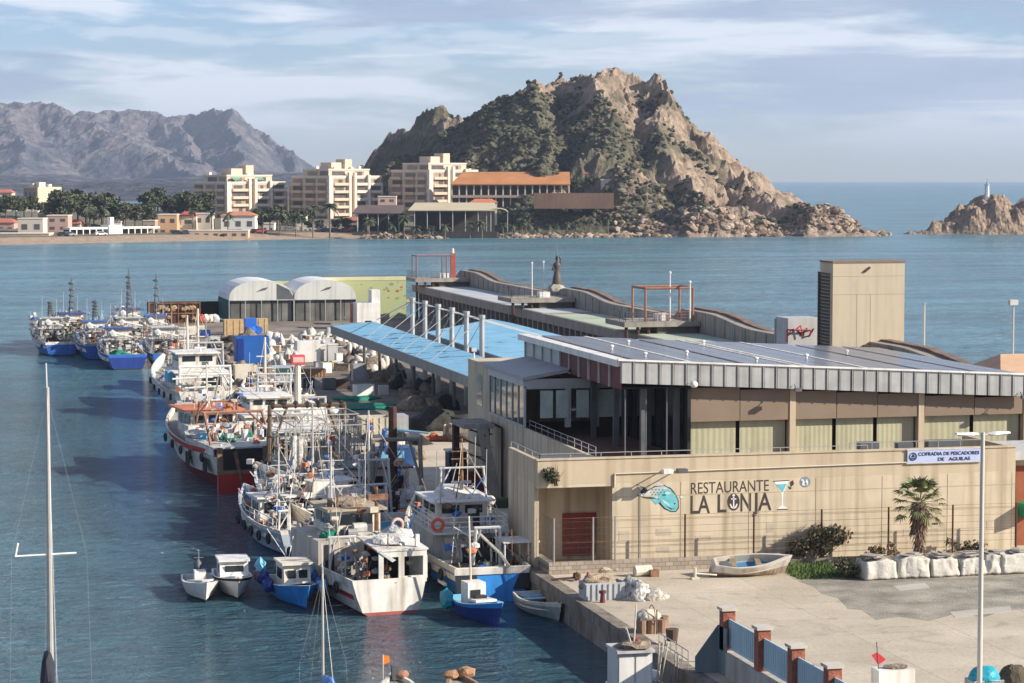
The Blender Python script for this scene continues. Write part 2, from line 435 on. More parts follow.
# ------------------------------------------------------------------ headland
SH = [(-400, 772), (-150, 772), (22, 784), (70, 808), (126, 834), (185, 845), (250, 842), (300, 838), (345, 838), (420, 905)]
def ysh(x):
    for (a, b), (c, d) in zip(SH, SH[1:]):
        if x <= c: return b + (d - b) * (x - a) / (c - a)
    return SH[-1][1]
HB = 1040
hr = [(chain([(452, 158, HB), (466, 128, HB), (490, 108, HB), (515, 88, HB), (524, 84, HB), (540, 93, HB + 10), (560, 87, HB + 20), (585, 86, HB + 10), (600, 76, HB), (614, 75, HB), (632, 82, HB), (645, 87, HB), (656, 83, HB), (668, 87, HB - 5)]), 1.1),
      (chain([(668, 87, HB - 5), (676, 104, HB - 15), (692, 128, HB - 25), (714, 148, HB - 35), (738, 162, HB - 50), (754, 178, HB - 65), (762, 192, HB - 85), (768, 203, HB - 100), (790, 209, HB - 118), (806, 207, HB - 128), (818, 199, HB - 136), (828, 213, HB - 140), (838, 216, HB - 146), (852, 219, HB - 150), (866, 215, HB - 154), (876, 224, HB - 157), (886, 226, HB - 160), (897, 224, HB - 163), (908, 228, HB - 165)]), .62),
      (chain([(662, 86, HB - 5), (664, 116, HB - 40), (666, 146, HB - 75), (680, 172, HB - 100), (696, 196, HB - 125), (714, 208, HB - 150)]), .7),
      (chain([(524, 86, HB), (530, 120, HB - 40), (545, 150, HB - 75), (560, 175, HB - 100)]), 1.35),
      (chain([(604, 78, HB), (602, 110, HB - 40), (612, 145, HB - 80), (628, 172, HB - 110)]), 1.3),
      (chain([(340, 182, HB + 150), (372, 164, HB + 130), (400, 140, HB + 110), (425, 122, HB + 90), (438, 114, HB + 80), (448, 118, HB + 80), (462, 146, HB + 60)]), .75),
      (chain([(470, 196, 985), (520, 192, 985), (570, 190, 975), (620, 192, 965), (660, 195, 950), (700, 205, 930)]), 3.4),
      (chain([(822, 207, HB - 145), (826, 208, HB - 146)]), .5)]
def hfn(x, y):
    h = -10
    wx, wy = x + 7 * fr(x, y, .03, 4, 3), y + 9 * fr(x, y, .03, 4, 9)
    for c, wd in hr:
        for a, b in zip(c, c[1:]):
            d, z = segdist((wx, wy), a, b); z2 = max(z, 3)
            if wd == 1.1 and b is c[-1] and wx > b.x: d *= 2.3
            q = d / (z2 * wd + 6)
            h = max(h, z2 * (1.03 - q ** .92))
    k = max(0, min(1, h / 14))
    lobe = max(0, min(1, (x - 255) / 50))
    v = vor(x + 3 * fr(x, y, .1), y + 3 * fr(x, y, .1, 3, 4), .13)
    h += k * (5.2 * rid(x, y, .035) - 5.5 + 1.6 * fr(x, y, .16, 4) + 1.2 * (rid(x, y, .12) - 1) + (.8 + 1.2 * lobe) * (v - .25) * 2)
    if h > 10: h -= max(0, min(1, (x - 312) / 14)) * min(6.5, (h - 10) * .5)
    d = y - ysh(x)
    if d < 0: h = min(h, d * .5)
    elif d < 12: h = min(h, .6 + d * .9 + 1.5 * fr(x, y, .2))
    r = .36 + .42 * lobe + (.3 if y > 1080 and h > 40 else 0) + .35 * fr(x, y, .025, 4, 6) + (.25 if h > 58 else 0) + max(0, .55 - d / 45) * .7
    return h, r
math_ = hillmat('headland', (.21, .15, .108), (.37, .285, .21), (.07, .07, .043), (.135, .12, .08), .40, .88, sc=.055, redc=(.26, .115, .07), bs=1.0, nsc=.3)
heightfield('headland', 120, 372, 832, 1180, 1.25, hfn, math_)
def hz(x, y): return hfn(x, y)[0]

# rocky islet at the right
ic = (chain([(918, 234, 928), (935, 226, 928), (950, 219, 929), (962, 215, 930), (971, 206, 931), (979, 193, 932), (1000, 193, 932), (1012, 203, 933), (1022, 199, 933), (1040, 206, 934), (1080, 214, 934), (1130, 233, 934)]), .5)
def ifn(x, y):
    h = -6
    wx, wy = x + 1.5 * fr(x, y, .12, 4, 3), y + 1.5 * fr(x, y, .12, 4, 9)
    for a, b in zip(ic[0], ic[0][1:]):
        d, z = segdist((wx, wy), a, b); z2 = max(z, 1.0)
        h = max(h, z2 * (.9 - (d / (z2 * .75 + 4)) ** 1.4))
    k = max(0, min(1, h / 5 + .3))
    v = vor(x, y, .2)
    return h + k * (2.8 * rid(x, y, .09) - 2.8 + (v - .2) * 3.4 + 1.5 * fr(x, y, .35, 4)), .85 + .3 * fr(x, y, .1)
mati = hillmat('islet rock', (.19, .13, .09), (.37, .28, .20), (.09, .07, .05), (.15, .11, .08), .35, .75, sc=.12, bs=.8, nsc=.6)
io = heightfield('islet', 350, 480, 815, 905, .85, ifn, mati, -2)
# ------------------------------------------------------------------ coast ground
def cfn(x, y):
    d = y - ysh(x)
    z = -1.5 + d * .13 if d < 26 else 1.9 + min(.5, (d - 26) * .03) if d < 55 else 2.4 + min((d - 55) * .05, 5.5) if d < 260 else 7.9 - (d - 260) * .05
    if x > 135: z += max(0, min(6, (d - 50) * .06)) * min(1, (x - 135) / 50)
    if d > 40: z += .4 * fr(x, y, .05)
    return z, min(1, max(0, (32 - d) / 8))
matc = hillmat('coast ground', (.30, .22, .155), (.36, .27, .19), (.13, .12, .085), (.20, .18, .13), .4, .6, sc=.05, bs=.3, nsc=.5)
heightfield('coast_ground', -210, 205, 762, 1230, 5, cfn, matc, -3)
def cz(x, y): return max(cfn(x, y)[0], hz(x, y) if x > 120 else -9)

# scrub and shore rocks: masses nobody could count
rs = random.Random(4)
b = MB()
n = 0
while n < 8000:
    x, y = rs.uniform(140, 335), rs.uniform(850, 1060)
    h, r = hfn(x, y)
    if h < 4 or r + .5 * fr(x, y, .05) > .62: continue
    s = rs.uniform(.3, 1.05) * rs.choice((1, 1, 1.5))
    b.blob((x, y, h + s * .3), (s, s, s * .75), n, .55, 1, 1.8, mi=rs.randrange(3)); n += 1
struct(b.build('scrub', [M('scrub olive', (.06, .06, .032), .95, .4, .5), M('scrub grey green', (.115, .105, .072), .95, .3, .5), M('scrub dark', (.042, .044, .026), .95, .3, .5)]), 'stuff')['label'] = 'low dark green scrub covering the headland slopes'
b = MB(); n = 0
while n < 4200:
    x = rs.uniform(150, 352); y = ysh(x) + abs(rs.gauss(0, 16)) + rs.uniform(0, 4)
    if x < 250 and y - ysh(x) > 12: continue
    h = max(hz(x, y), -.2)
    if h > 24: continue
    s = rs.choice((.3, .4, .5, .6, .8, 1.0, 1.5))*rs.uniform(.7, 1.2)
    b.blob((x, y, h + s * .25), (s * rs.uniform(.8, 1.3), s, s * rs.uniform(.6, 1)), n, .7, 1, 1.3, mi=rs.randrange(3)); n += 1
struct(b.build('shore_rocks', [M('tan rock', (.26, .185, .125), .95, .3, .6), M('brown rock', (.16, .105, .07), .95, .3, .6), M('pale rock', (.35, .27, .195), .95, .15, .6)]), 'stuff')['label'] = 'tumbled tan boulders along the foot of the headland'

# ------------------------------------------------------------------ quay
q = MB()
QX = 30.3
q.prism([(QX, 20, 1.5), (140, 20, 1.5), (140, 119, 1.5), (74, 119, 1.5), (74, 345, 1.5), (QX, 345, 1.5)], (0, 0, -4.5))
qm = M('quay paving', (.47, .39, .285), .88, .12, .22, rgb2=(.55, .47, .355), bump=.25, bsc=5)
def slabs(m, w_, h_, dark_):
    t_ = m.node_tree; p_ = t_.nodes['Principled BSDF']; src = p_.inputs['Base Color'].links[0].from_socket; c_ = t_.nodes.new('ShaderNodeTexCoord')
    br = t_.nodes.new('ShaderNodeTexBrick'); br.offset = 0; br.inputs['Scale'].default_value = 1; br.inputs['Brick Width'].default_value = w_; br.inputs['Row Height'].default_value = h_; br.inputs['Mortar Size'].default_value = .03
    for k_, v_ in (('Color1', 1), ('Color2', .93), ('Mortar', dark_)): br.inputs[k_].default_value = (v_, v_, v_, 1)
    t_.links.new(c_.outputs['Object'], br.inputs['Vector'])
    st = t_.nodes.new('ShaderNodeTexNoise'); st.inputs['Scale'].default_value = .55; st.inputs['Detail'].default_value = 8; st.inputs['Distortion'].default_value = 1.2; t_.links.new(c_.outputs['Object'], st.inputs['Vector'])
    r_ = t_.nodes.new('ShaderNodeMapRange'); r_.inputs[1].default_value = .56; r_.inputs[2].default_value = .70; r_.inputs[3].default_value = 1; r_.inputs[4].default_value = .78; t_.links.new(st.outputs[0], r_.inputs[0])
    a_ = t_.nodes.new('ShaderNodeMix'); a_.data_type = 'RGBA'; a_.blend_type = 'MULTIPLY'; a_.inputs[0].default_value = 1; t_.links.new(src, a_.inputs[6]); t_.links.new(br.outputs['Color'], a_.inputs[7])
    b_ = t_.nodes.new('ShaderNodeMix'); b_.data_type = 'RGBA'; b_.blend_type = 'MULTIPLY'; b_.inputs[0].default_value = 1; t_.links.new(a_.outputs[2], b_.inputs[6]); t_.links.new(r_.outputs[0], b_.inputs[7])
    t_.links.new(b_.outputs[2], p_.inputs['Base Color'])
slabs(qm, 5.0, 4.0, .74)
qo = q.build('quay', qm); struct(qo)
q = MB()
for y0 in range(24, 345, 6):
    q.box(QX - .09, QX - .003, y0 + .02, y0 + 5.98, -1.5, 1.0); q.box(QX - .16, QX + .5, y0 + .01, y0 + 5.99, 1.0, 1.54)
struct(q.build('quay_wall', dconc))
# darker work surface under the sheds and the gravelly patch
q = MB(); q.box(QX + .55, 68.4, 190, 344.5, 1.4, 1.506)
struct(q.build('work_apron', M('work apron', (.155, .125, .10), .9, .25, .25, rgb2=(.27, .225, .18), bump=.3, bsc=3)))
def patchpoly(name, pts, z, mat):
    b = MB(); b.prism([(x, y, z) for x, y in pts], (0, 0, -.1)); return struct(b.build(name, mat))
gp = [at(px, py, 1.5).xy for px, py in ((798, 581), (830, 577), (860, 574), (960, 570), (1060, 563), (1060, 600), (1035, 608), (1004, 611), (985, 617), (955, 614), (930, 621), (900, 617), (876, 620), (862, 610), (848, 609), (838, 598), (822, 594), (815, 587))]
patchpoly('gravel_patch', gp, 1.505, M('gravel patch', (.22, .20, .155), .95, .3, .5, rgb2=(.40, .355, .28), bump=.5, bsc=10))
for i, pp in enumerate((((950, 612), (1010, 606), (1012, 611), (955, 618)), ((893, 586), (925, 583), (930, 588), (900, 591)))):
    patchpoly('gravel_bare_patch', [at(a, c, 1.5).xy for a, c in pp], 1.509, M('bare patch', (.42, .385, .32), .9, .1, 1))
gp = [at(px, py, 1.5).xy for px, py in ((784, 572), (792, 562), (822, 562), (838, 572), (826, 579), (800, 580))]
b = MB()
for i in range(2600):
    x = rs.uniform(min(g[0] for g in gp), max(g[0] for g in gp)); y = rs.uniform(min(g[1] for g in gp), max(g[1] for g in gp))
    a = rs.uniform(0, 6.3); h = rs.uniform(.08, .3); c = Vector((x, y, 1.5))
    b.add([c + Vector((.03 * math.cos(a), .03 * math.sin(a), 0)), c - Vector((.03 * math.cos(a), .03 * math.sin(a), 0)), c + Vector((rs.uniform(-.1, .1), rs.uniform(-.1, .1), h))], [(0, 1, 2)])
struct(b.build('grass', M('grass', (.085, .135, .03), .9, .3, 1.5)), 'stuff')['label'] = 'bright green grass patch beside the beached rowing boat'
# ------------------------------------------------------------------ restaurant and fish market hall
wallm = M('beige render', (.55, .46, .325), .85, .12, .5, streak=.62)
wallm2 = M('beige render in strips', (.50, .405, .28), .85, .08, .4, streak=.4)
scr = M('brown sun screen', (.22, .165, .115), .8, .08, .5)
curt = M('green curtain', (.40, .385, .25), .85, .07, .9, streak=.3)
zinc = M('zinc cladding', (.42, .42, .40), .45, .14, .9, metal=.25, streak=.4)
tglass = M('smoked glass', (.02, .022, .024), .05, .1, 1, spec=.5)
tglass.node_tree.nodes['Principled BSDF'].inputs['Transmission Weight'].default_value = .55
tglass.node_tree.nodes['Principled BSDF'].inputs['IOR'].default_value = 1.05
dglass = M('tinted terrace glass', (.012, .014, .016), .06, .2, 1, spec=.6)
frame = M('grey window frame', (.42, .42, .41), .5, .1, 1)
dark = M('painted interior shade', (.03, .026, .024), .9, .3, 1)  # near-black colour stands for the shade inside rooms, recesses and openings
tile = M('terracotta terrace tiles', (.20, .10, .07), .7, .2, 1.2)
rest = thing('restaurant', 'beige harbour restaurant with zinc edged solar roof, dark terrace and lettered lower wall', 'building', (30.6, 120.5, 1.5))
O = Vector(rest.location)
def lb(): return MB()
def rb(x0, x1, y0, y1, z0, z1): return MB().box(x0 - O.x, x1 - O.x, y0 - O.y, y1 - O.y, z0 - O.z, z1 - O.z)
def add(b, x0, x1, y0, y1, z0, z1, mi=0): b.box(x0 - O.x, x1 - O.x, y0 - O.y, y1 - O.y, z0 - O.z, z1 - O.z, mi)
AX1 = 57.6
# lower block: recess at the left under the parapet band
b = rb(34.64, AX1, 120.5, 127, 1.5, 5.95)
add(b, 30.6, 34.64, 123.6, 127, 1.5, 5.8)
add(b, 30.6, 34.64, 120.5, 127, 5.8, 5.95)
add(b, 30.6, 30.85, 121.2, 123.6, 1.5, 5.8)
add(b, AX1, 63, 127, 131.5, 1.5, 5.9)
b.build('lower_wall', wallm, rest)
b = rb(30.6, AX1, 120.5, 120.75, 5.953, 7.25); add(b, 30.6, 30.85, 120.75, 127, 5.953, 7.25); add(b, AX1 - .25, AX1, 120.75, 127, 5.953, 7.25)
add(b, 30.53, AX1 + .06, 120.44, 120.82, 7.25, 7.33)
b.build('parapet', wallm2, rest)
b = rb(32.75, 34.6, 123.5, 123.597, 1.7, 4.0); b.build('door', M('brown red door', (.23, .032, .022), .6, .12, 1, streak=.3), rest)
# upper block
b = rb(35.5, 61.9, 127, 152, 1.5, 5.9); add(b, 35.3, 35.5, 127, 152, 1.5, 6.62); add(b, 35.3, 62, 152, 158.2, 1.5, 9.75); b.build('hall_wall', wallm, rest)
b = rb(35.5, 63, 127, 152, 5.91, 5.95); b.build('terrace_floor', tile, rest)
b = rb(35.27, 35.297, 153.9, 155.4, 6.9, 9.0); b.build('window', glass, rest)
def rz_(x): return 11.57 - (x - 37.8) * 1.28 / 24.8      # roof plane
RX0, RX1, RY0, RY1 = 37.8, 63.4, 130, 153.7
b = MB()
def rp(x, y, dz=0): return (x - O.x, y - O.y, rz_(x) + dz - O.z)
b.add([rp(RX0, RY0), rp(RX1, RY0), rp(RX1, RY1), rp(RX0, RY1), rp(RX0, RY0, -.25), rp(RX1, RY0, -.25), rp(RX1, RY1, -.25), rp(RX0, RY1, -.25)],
      [(0, 1, 2, 3), (7, 6, 5, 4), (0, 4, 5, 1), (1, 5, 6, 2), (2, 6, 7, 3), (3, 7, 4, 0)])
roof = b.build('roof', M('pale roof sheet', (.58, .565, .53), .6, .08, .5, streak=0), rest)
# solar panels in rows between white strips, as sub-parts of the roof
pvm = M('solar panel', (.125, .126, .14), .2, .2, .8, spec=.7, metal=.2)
cols = [38.9, 42.2, 45.5, 48.6, 49.3, 53.0, 56.6, 60.0, 63.1]
for i in range(len(cols) - 1):
    a, c = cols[i] + .24, cols[i + 1] - .24
    if c - a < 1: continue
    b = MB(); n = 14; y0, y1 = RY0 + (1.6 if i < 2 else .7), RY1 - .5
    for j in range(n):
        ya, yb = y0 + (y1 - y0) * j / n + .03, y0 + (y1 - y0) * (j + 1) / n - .06
        for k in range(2):
            xa, xb = a + (c - a) * k / 2 + .02, a + (c - a) * (k + 1) / 2 - .02
            b.add([rp(xa, ya, .09), rp(xb, ya, .09), rp(xb, yb, .09), rp(xa, yb, .09), rp(xa, ya, .03), rp(xb, ya, .03), rp(xb, yb, .03), rp(xa, yb, .03)],
                  [(0, 1, 2, 3), (0, 4, 5, 1), (1, 5, 6, 2), (2, 6, 7, 3), (3, 7, 4, 0)])
    b.build('solar_array', pvm, roof)
b = MB()
for i, x in enumerate((42.2, 48.6, 49.3, 53.0)):
    b.add([rp(x - .13, RY0 + .3, .12), rp(x + .13, RY0 + .3, .12), rp(x + .13, RY1 - .3, .12), rp(x - .13, RY1 - .3, .12), rp(x - .13, RY0 + .3, .003), rp(x + .13, RY0 + .3, .003), rp(x + .13, RY1 - .3, .003), rp(x - .13, RY1 - .3, .003)],
          [(0, 1, 2, 3), (0, 4, 5, 1), (1, 5, 6, 2), (2, 6, 7, 3), (3, 7, 4, 0)])
b.build('roof_strip', white, roof)
b = MB()
for x, y in ((40.5, 134), (40.2, 140), (44, 137), (43, 146), (47, 133), (52, 138), (57, 144), (49, 149)):
    z = rz_(x) - O.z; b.tube((x - O.x, y - O.y, z), (x - O.x, y - O.y, z + .26), .07); b.blob((x - O.x, y - O.y, z + .3), (.15, .15, .1), 1, .05, 1)
b.build('roof_vent', white2, roof)
# standing seam fascia on the front and its white capping
b = MB(); n = 33
for i in range(n):
    xa, xb = RX0 + (RX1 - RX0) * i / n + .02, RX0 + (RX1 - RX0) * (i + 1) / n - .02
    b.add([rp(xa, RY0 - .05, .06), rp(xb, RY0 - .05, .06), rp(xb, RY0 - .05, -1.2), rp(xa, RY0 - .05, -1.2), rp(xa + .08, RY0 - .1, .06), rp(xb - .08, RY0 - .1, .06), rp(xb - .08, RY0 - .1, -1.2), rp(xa + .08, RY0 - .1, -1.2)],
          [(4, 7, 6, 5), (0, 3, 7, 4), (1, 5, 6, 2), (0, 4, 5, 1), (3, 2, 6, 7)])
    b.add([rp(xb, RY0 - .16, .06), rp(xb + .04, RY0 - .16, .06), rp(xb + .04, RY0 - .16, -1.2), rp(xb, RY0 - .16, -1.2), rp(xb, RY0, .06), rp(xb + .04, RY0, .06), rp(xb + .04, RY0, -1.2), rp(xb, RY0, -1.2)],
          [(0, 3, 2, 1), (0, 1, 5, 4), (1, 2, 6, 5), (0, 4, 7, 3)])
b.build('fascia', zinc, rest)
b = MB()
b.add([rp(RX0 - .15, RY0 - .2, .16), rp(RX1, RY0 - .2, .16), rp(RX1, RY0 + .12, .16), rp(RX0 - .15, RY0 + .12, .16), rp(RX0 - .15, RY0 - .2, .07), rp(RX1, RY0 - .2, .07), rp(RX1, RY0 + .12, .07), rp(RX0 - .15, RY0 + .12, .07)],
      [(0, 1, 2, 3), (0, 4, 5, 1), (1, 5, 6, 2), (2, 6, 7, 3), (3, 7, 4, 0), (4, 7, 6, 5)])
b.box(RX0 - .15 - O.x, RX0 + .55 - O.x, RY0 + .13 - O.y, RY1 - O.y, rz_(RX0) - .28 - O.z, rz_(RX0) + .10 - O.z)
b.build('capping', white2, rest)
# clerestory under the left edge of the roof
b = MB()
for i in range(10):
    y0 = 131.2 + i * 2.25
    b.box(38.2 - O.x, 38.3 - O.x, y0 - O.y, y0 + 2.1 - O.y, 9.9 - O.z, 11.2 - O.z, mi=0 if i > 5 else 1)
    b.box(38.1 - O.x, 38.35 - O.x, y0 + 2.1 - O.y, y0 + 2.25 - O.y, 9.9 - O.z, 11.25 - O.z, mi=2)
b.build('clerestory', [M('milky panel', (.42, .44, .42), .4, .06, 1), M('maroon panel', (.13, .03, .025), .6, .2, 1), frame], rest)
# canopy roof over the glazed bay
b = MB()
P3 = [(35.2, 142.3, 9.75), (38.3, 142.3, 10.25), (38.3, 153, 10.25), (35.2, 153, 9.75)]
b.prism([(x - O.x, y - O.y, z - O.z) for x, y, z in P3], (0, 0, -.22)); b.build('canopy_roof', M('grey membrane roof', (.36, .35, .34), .7, .08, .6), rest)
b = rb(35.25, 35.45, 142.4, 152, 9.15, 9.52); add(b, 35.45, 42, 142.4, 142.62, 9.0, 9.62)
add(b, 35.3, 35.42, 142.4, 142.6, 6.6, 9.1)
for y in (144, 145.6, 147.2, 148.8, 150.4, 151.8): add(b, 35.28, 35.42, y - .06, y + .06, 6.6, 9.15)
add(b, 35.28, 35.42, 142.6, 152, 6.6, 6.75)
for x in (38.1, 39.9): add(b, x - .18, x + .18, 142.4, 142.7, 6.6, 9.0)
add(b, 38.3, 39.8, 142.45, 142.6, 7.6, 7.75)
b.build('glazed_bay_frame', frame, rest)
b = rb(35.34, 35.37, 142.6, 152, 6.75, 9.15); b.build('glazed_bay_glass', dglass, rest)
# terrace interior: columns, rear glazing, ceiling
for x in (39.6, 41.6):
    for y in (131.4, 137, 142): rb(x - .16, x + .16, y - .16, y + .16, 5.95, 9.9).build('terrace_column', dgrey, rest)
for k in range(4): rb(38.3 + k * 1.24, 38.37 + k * 1.24, 130.7, 130.8, 5.95, 9.95).build('terrace_mullion', dgrey, rest)
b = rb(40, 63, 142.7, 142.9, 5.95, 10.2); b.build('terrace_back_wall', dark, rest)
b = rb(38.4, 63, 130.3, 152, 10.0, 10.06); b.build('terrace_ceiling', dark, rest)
b = MB()
for x in (36.3, 37.3, 38.6, 39.6, 40.4, 41.1): rb(x, x + .8, 142.3, 142.36, 7.2, 8.9).build('back_window', M('pale window glass', (.42, .48, .44), .2, .2, 1), rest)
b = rb(41.9, 42.1, 130.25, 142.6, 5.96, 9.95); b.build('terrace_side_glass', dglass, rest)
# front of the upper storey: sun screens over curtained windows
b = MB(); xs = [42.15, 45.3, 48.3, 51.4, 51.75, 55.3, 58.9, 63.0]
bays = [(42.15, 48.2), (48.55, 56.2), (56.6, 62.9)]
fr_ = rb(42.1, 63, 130.9, 131.3, 5.955, 6.1)
for a, c in bays: add(fr_, c, c + .36, 130.55, 131.2, 5.956, 10.0)
fr_.build('bay_pillar', wallm2, rest)
for a, c in bays:
    n = 3 if c - a > 6.5 else 2; wd = (c - a) / n
    for i in range(n):
        x0, x1 = a + i * wd, a + (i + 1) * wd
        rb(x0 + .02, x1 - .02, 130.6, 130.66, 8.0, min(rz_(x0), rz_(x1)) - 1.25).build('sun_screen', scr, rest)
        bb = MB()
        m = 16
        for k in range(m):
            xa, xb = x0 + .12 + (wd - .24) * k / m, x0 + .12 + (wd - .24) * (k + 1) / m
            ya, yb = (131.0, 131.012) if k % 2 else (131.012, 131.0)
            bb.quad((xa - O.x, ya - O.y, 6.1 - O.z), (xb - O.x, yb - O.y, 6.1 - O.z), (xb - O.x, yb - O.y, 8.2 - O.z), (xa - O.x, ya - O.y, 8.2 - O.z))
        bb.build('curtained_window', curt, rest)
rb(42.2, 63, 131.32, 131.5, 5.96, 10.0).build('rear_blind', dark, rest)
b = MB()
for z in (2.75, 4.0, 5.2): add(b, 34.66, AX1 - .02, 120.488, 120.499, z, z + .03)
for k in range(6): add(b, 38.4 + k * 3.8, 38.425 + k * 3.8, 120.487, 120.499, 1.6, 5.9)
b.build('wall_joint', M('wall joint', (.42, .33, .21), .9, .1, 1), rest)
rq = random.Random(6)
for k in range(9): x = rq.uniform(35, 57); z = rq.uniform(1.9, 3.4); w_ = rq.uniform(.2, 1.0); rb(x, x + w_, 120.490, 120.499, z, z + rq.uniform(.15, .6)).build('wall_patch', M('repair render', (.46, .39, .29), .9, .2, 1), rest)
# railings
b = MB(); b.rail([(35.62 - O.x, 142.3 - O.y, 6.6 - O.z), (35.62 - O.x, 127.2 - O.y, 6.6 - O.z)], .5, .022, 1.5, 1); b.build('terrace_railing', grey, rest)
b = MB(); b.rail([(30.75 - O.x, 127 - O.y, 7.25 - O.z), (30.75 - O.x, 120.65 - O.y, 7.25 - O.z), (49 - O.x, 120.65 - O.y, 7.25 - O.z)], .32, .025, 1.6, 0)
b.rail([(48.5 - O.x, 122 - O.y, 5.95 - O.z), (56.3 - O.x, 122 - O.y, 5.95 - O.z)], 1.6, .03, 1.4, 1); b.build('parapet_railing', steel, rest)

for q_ in ((31, 34.3, 121.2, 123.4, 5.953, 7.15), (49.3, 50.4, 122.4, 123, 5.953, 7.5), (51.5, 52.4, 122.4, 123, 5.953, 7.4), (53.3, 55.4, 122.4, 123, 5.953, 7.5)): rb(*q_).build('roof_unit', dgrey, rest)
b = MB(); zc = O.z
b.path([(34.75 - O.x, -.06, 5.75 - zc), (34.75 - O.x, -.06, 6.45 - zc), (55 - O.x, -.06, 6.62 - zc)], .045, mi=0)
b.build('wall_pipe', M('pipe', (.50, .44, .34), .6, .1, 1), rest)
b = MB(); b.path([(36.2 - O.x, -.05, 5.3 - zc), (36.2 - O.x, -.05, 1.9 - zc)], .02)
b.tube((35.4 - O.x, 31.9, 1.6 - zc), (35.4 - O.x, 31.9, 6.2 - zc), .07); b.path([(35.35 - O.x, 27, 5.6 - zc), (35.35 - O.x, 7, 5.75 - zc)], .04); b.build('drain_pipe', grey, rest)
for px in (700, 755, 818):
    pass
# wall lamps with long grazing shadows
for x, lab in ((37.3, 'white floodlight on a short arm above the painted fish'), (38.1, 'dark box floodlight on the mural wall beside the white floodlight')):
    o = thing('wall_lamp', lab, 'lamp', (x, 120.44, 6.5))
    b = MB(); b.tube((0, .05, 0), (0, -1.0, .12), .035); b.build('arm', steel, o)
    b = MB(); b.box(-.26, .26, -1.35, -.9, .04, .26); b.build('lamp_head', white2 if x < 38 else dgrey, o)
o = thing('wall_lamp', 'small white globe lamp hanging at the left end of the zinc fascia', 'lamp', (42.0, 129.8, 10.1))
b = MB(); b.tube((0, 0, .3), (0, -.3, .2), .04); b.build('arm', steel, o)
b = MB(); b.blob((0, -.4, .16), (.24, .24, .2), 0, 0, 2); b.build('globe', white2, o, True)
for i, (x, la) in enumerate(((48.2, 'small dark security camera under the zinc fascia near its middle'), (62.3, 'dark security camera hanging off the right end of the zinc fascia'))):
    o = thing('security_camera', la, 'camera', (x, 129.83, rz_(x) - 1.15))
    b = MB(); b.tube((0, 0, .2), (0, -.3, 0), .03); b.build('arm', dgrey, o); MB().box(-.12, .28, -.5, -.26, -.16, .04).build('camera_body', dgrey, o)

# ---- painted letters, fish, glass and anchor on the wall (flat paint films)
ink = M('brown black wall paint', (.055, .042, .035), .8, .25, 3)
tealp = M('turquoise wall paint', (.14, .43, .47), .8, .15, 3)
greyp = M('grey wall paint', (.46, .48, .45), .8, .25, 4)
whitep = M('white wall paint', (.72, .72, .68), .8, .08, 3)
def wp(px, py, d=.006):                      # a place on the wall plane, local
    q_ = atY(px, py, 120.5); return (q_.x - O.x, -d, q_.z - O.z)
def paint(name, polys, mat, d):
    b = MB()
    for pl in polys: b.prism([wp(x, y, d) for x, y in pl], (0, .004, 0))
    b.build(name, mat, rest)
a = wp(690, 494); c = wp(768, 490)
o1 = text('RESTAURANTE', 1, 'painted_lettering', ink, rest, a, ext=.003)
wd = max(v.co.x for v in o1.data.vertices) - min(v.co.x for v in o1.data.vertices)
hh = max(v.co.y for v in o1.data.vertices)
Hl = .60; o1.scale = ((c[0] - a[0]) / wd, Hl / hh, 1); o1.rotation_euler = (R(90), R(-.5), 0)
a = wp(690, 513.5); c = wp(770, 509)
for s_, x0, x1 in (('LA', 690.5, 710), ('L', 717.5, 726.5), ('N', 740.5, 751), ('J', 752, 757.5), ('A', 758, 771.5)):
    a = wp(x0, 513.5 - (x0 - 690) * .045); c = wp(x1, 510)
    o1 = text(s_, 1, 'painted_lettering', ink, rest, a, ext=.003, off=.012)
    mn = min(v.co.x for v in o1.data.vertices); wd = max(v.co.x for v in o1.data.vertices) - mn
    hh = max(v.co.y for v in o1.data.vertices)
    for v in o1.data.vertices: v.co.x -= mn
    o1.scale = ((c[0] - a[0]) / wd, .95 / hh, 1)
def oval(cx, cy, rx, ry, n=24, a0=0, a1=360): return [(cx + rx * math.cos(R(a0 + (a1 - a0) * i / n)), cy + ry * math.sin(R(a0 + (a1 - a0) * i / n))) for i in range(n if a1 - a0 == 360 else n + 1)]
paint('painted_anchor_disc', [oval(733.5, 502, 6.2, 8.6)], ink, .008)
paint('painted_anchor', [[(733, 496), (734.2, 496), (734.2, 508), (733, 508)], [(731, 498.4), (736.2, 498.4), (736.2, 499.4), (731, 499.4)],
      [(729.6, 504), (730.6, 503.6), (732, 506.4), (733.6, 507.4), (733.6, 508.8), (731, 507.6)], [(737.6, 504), (736.6, 503.6), (735.2, 506.4), (733.6, 507.4), (733.6, 508.8), (736.2, 507.6)], oval(733.6, 495.4, 1.3, 1.3, 10)], whitep, .014)
# fish: grey scaled back, turquoise head
paint('painted_fish_outline', [[(636, 484), (643, 487), (648, 490), (655, 485.6), (664, 484.6), (671, 488), (675, 493), (678.6, 500), (679, 508), (676, 512), (670.6, 512), (664, 509), (658, 503), (651, 499), (645, 498.4), (637, 496), (640.4, 491)]], ink, .005)
paint('painted_fish_back', [[(637, 485), (643, 488), (640, 492), (645, 494), (648, 491), (655, 487), (664, 486), (670, 489), (674, 494), (672, 500), (668, 504), (660, 499), (652, 497), (645, 497), (638, 495), (641, 491)],
      [(655, 486), (660, 482), (664, 485.5)], [(665, 485.5), (669, 484), (671, 488)]], greyp, .008)
paint('painted_fish_head', [[(657, 493), (663, 489.5), (669, 489), (674, 493.5), (677.5, 500), (678, 507), (675.5, 511), (671, 511), (665, 508), (660, 502)], [(651, 499), (657, 498.5), (661, 501.5), (656, 504.5)]], tealp, .014)
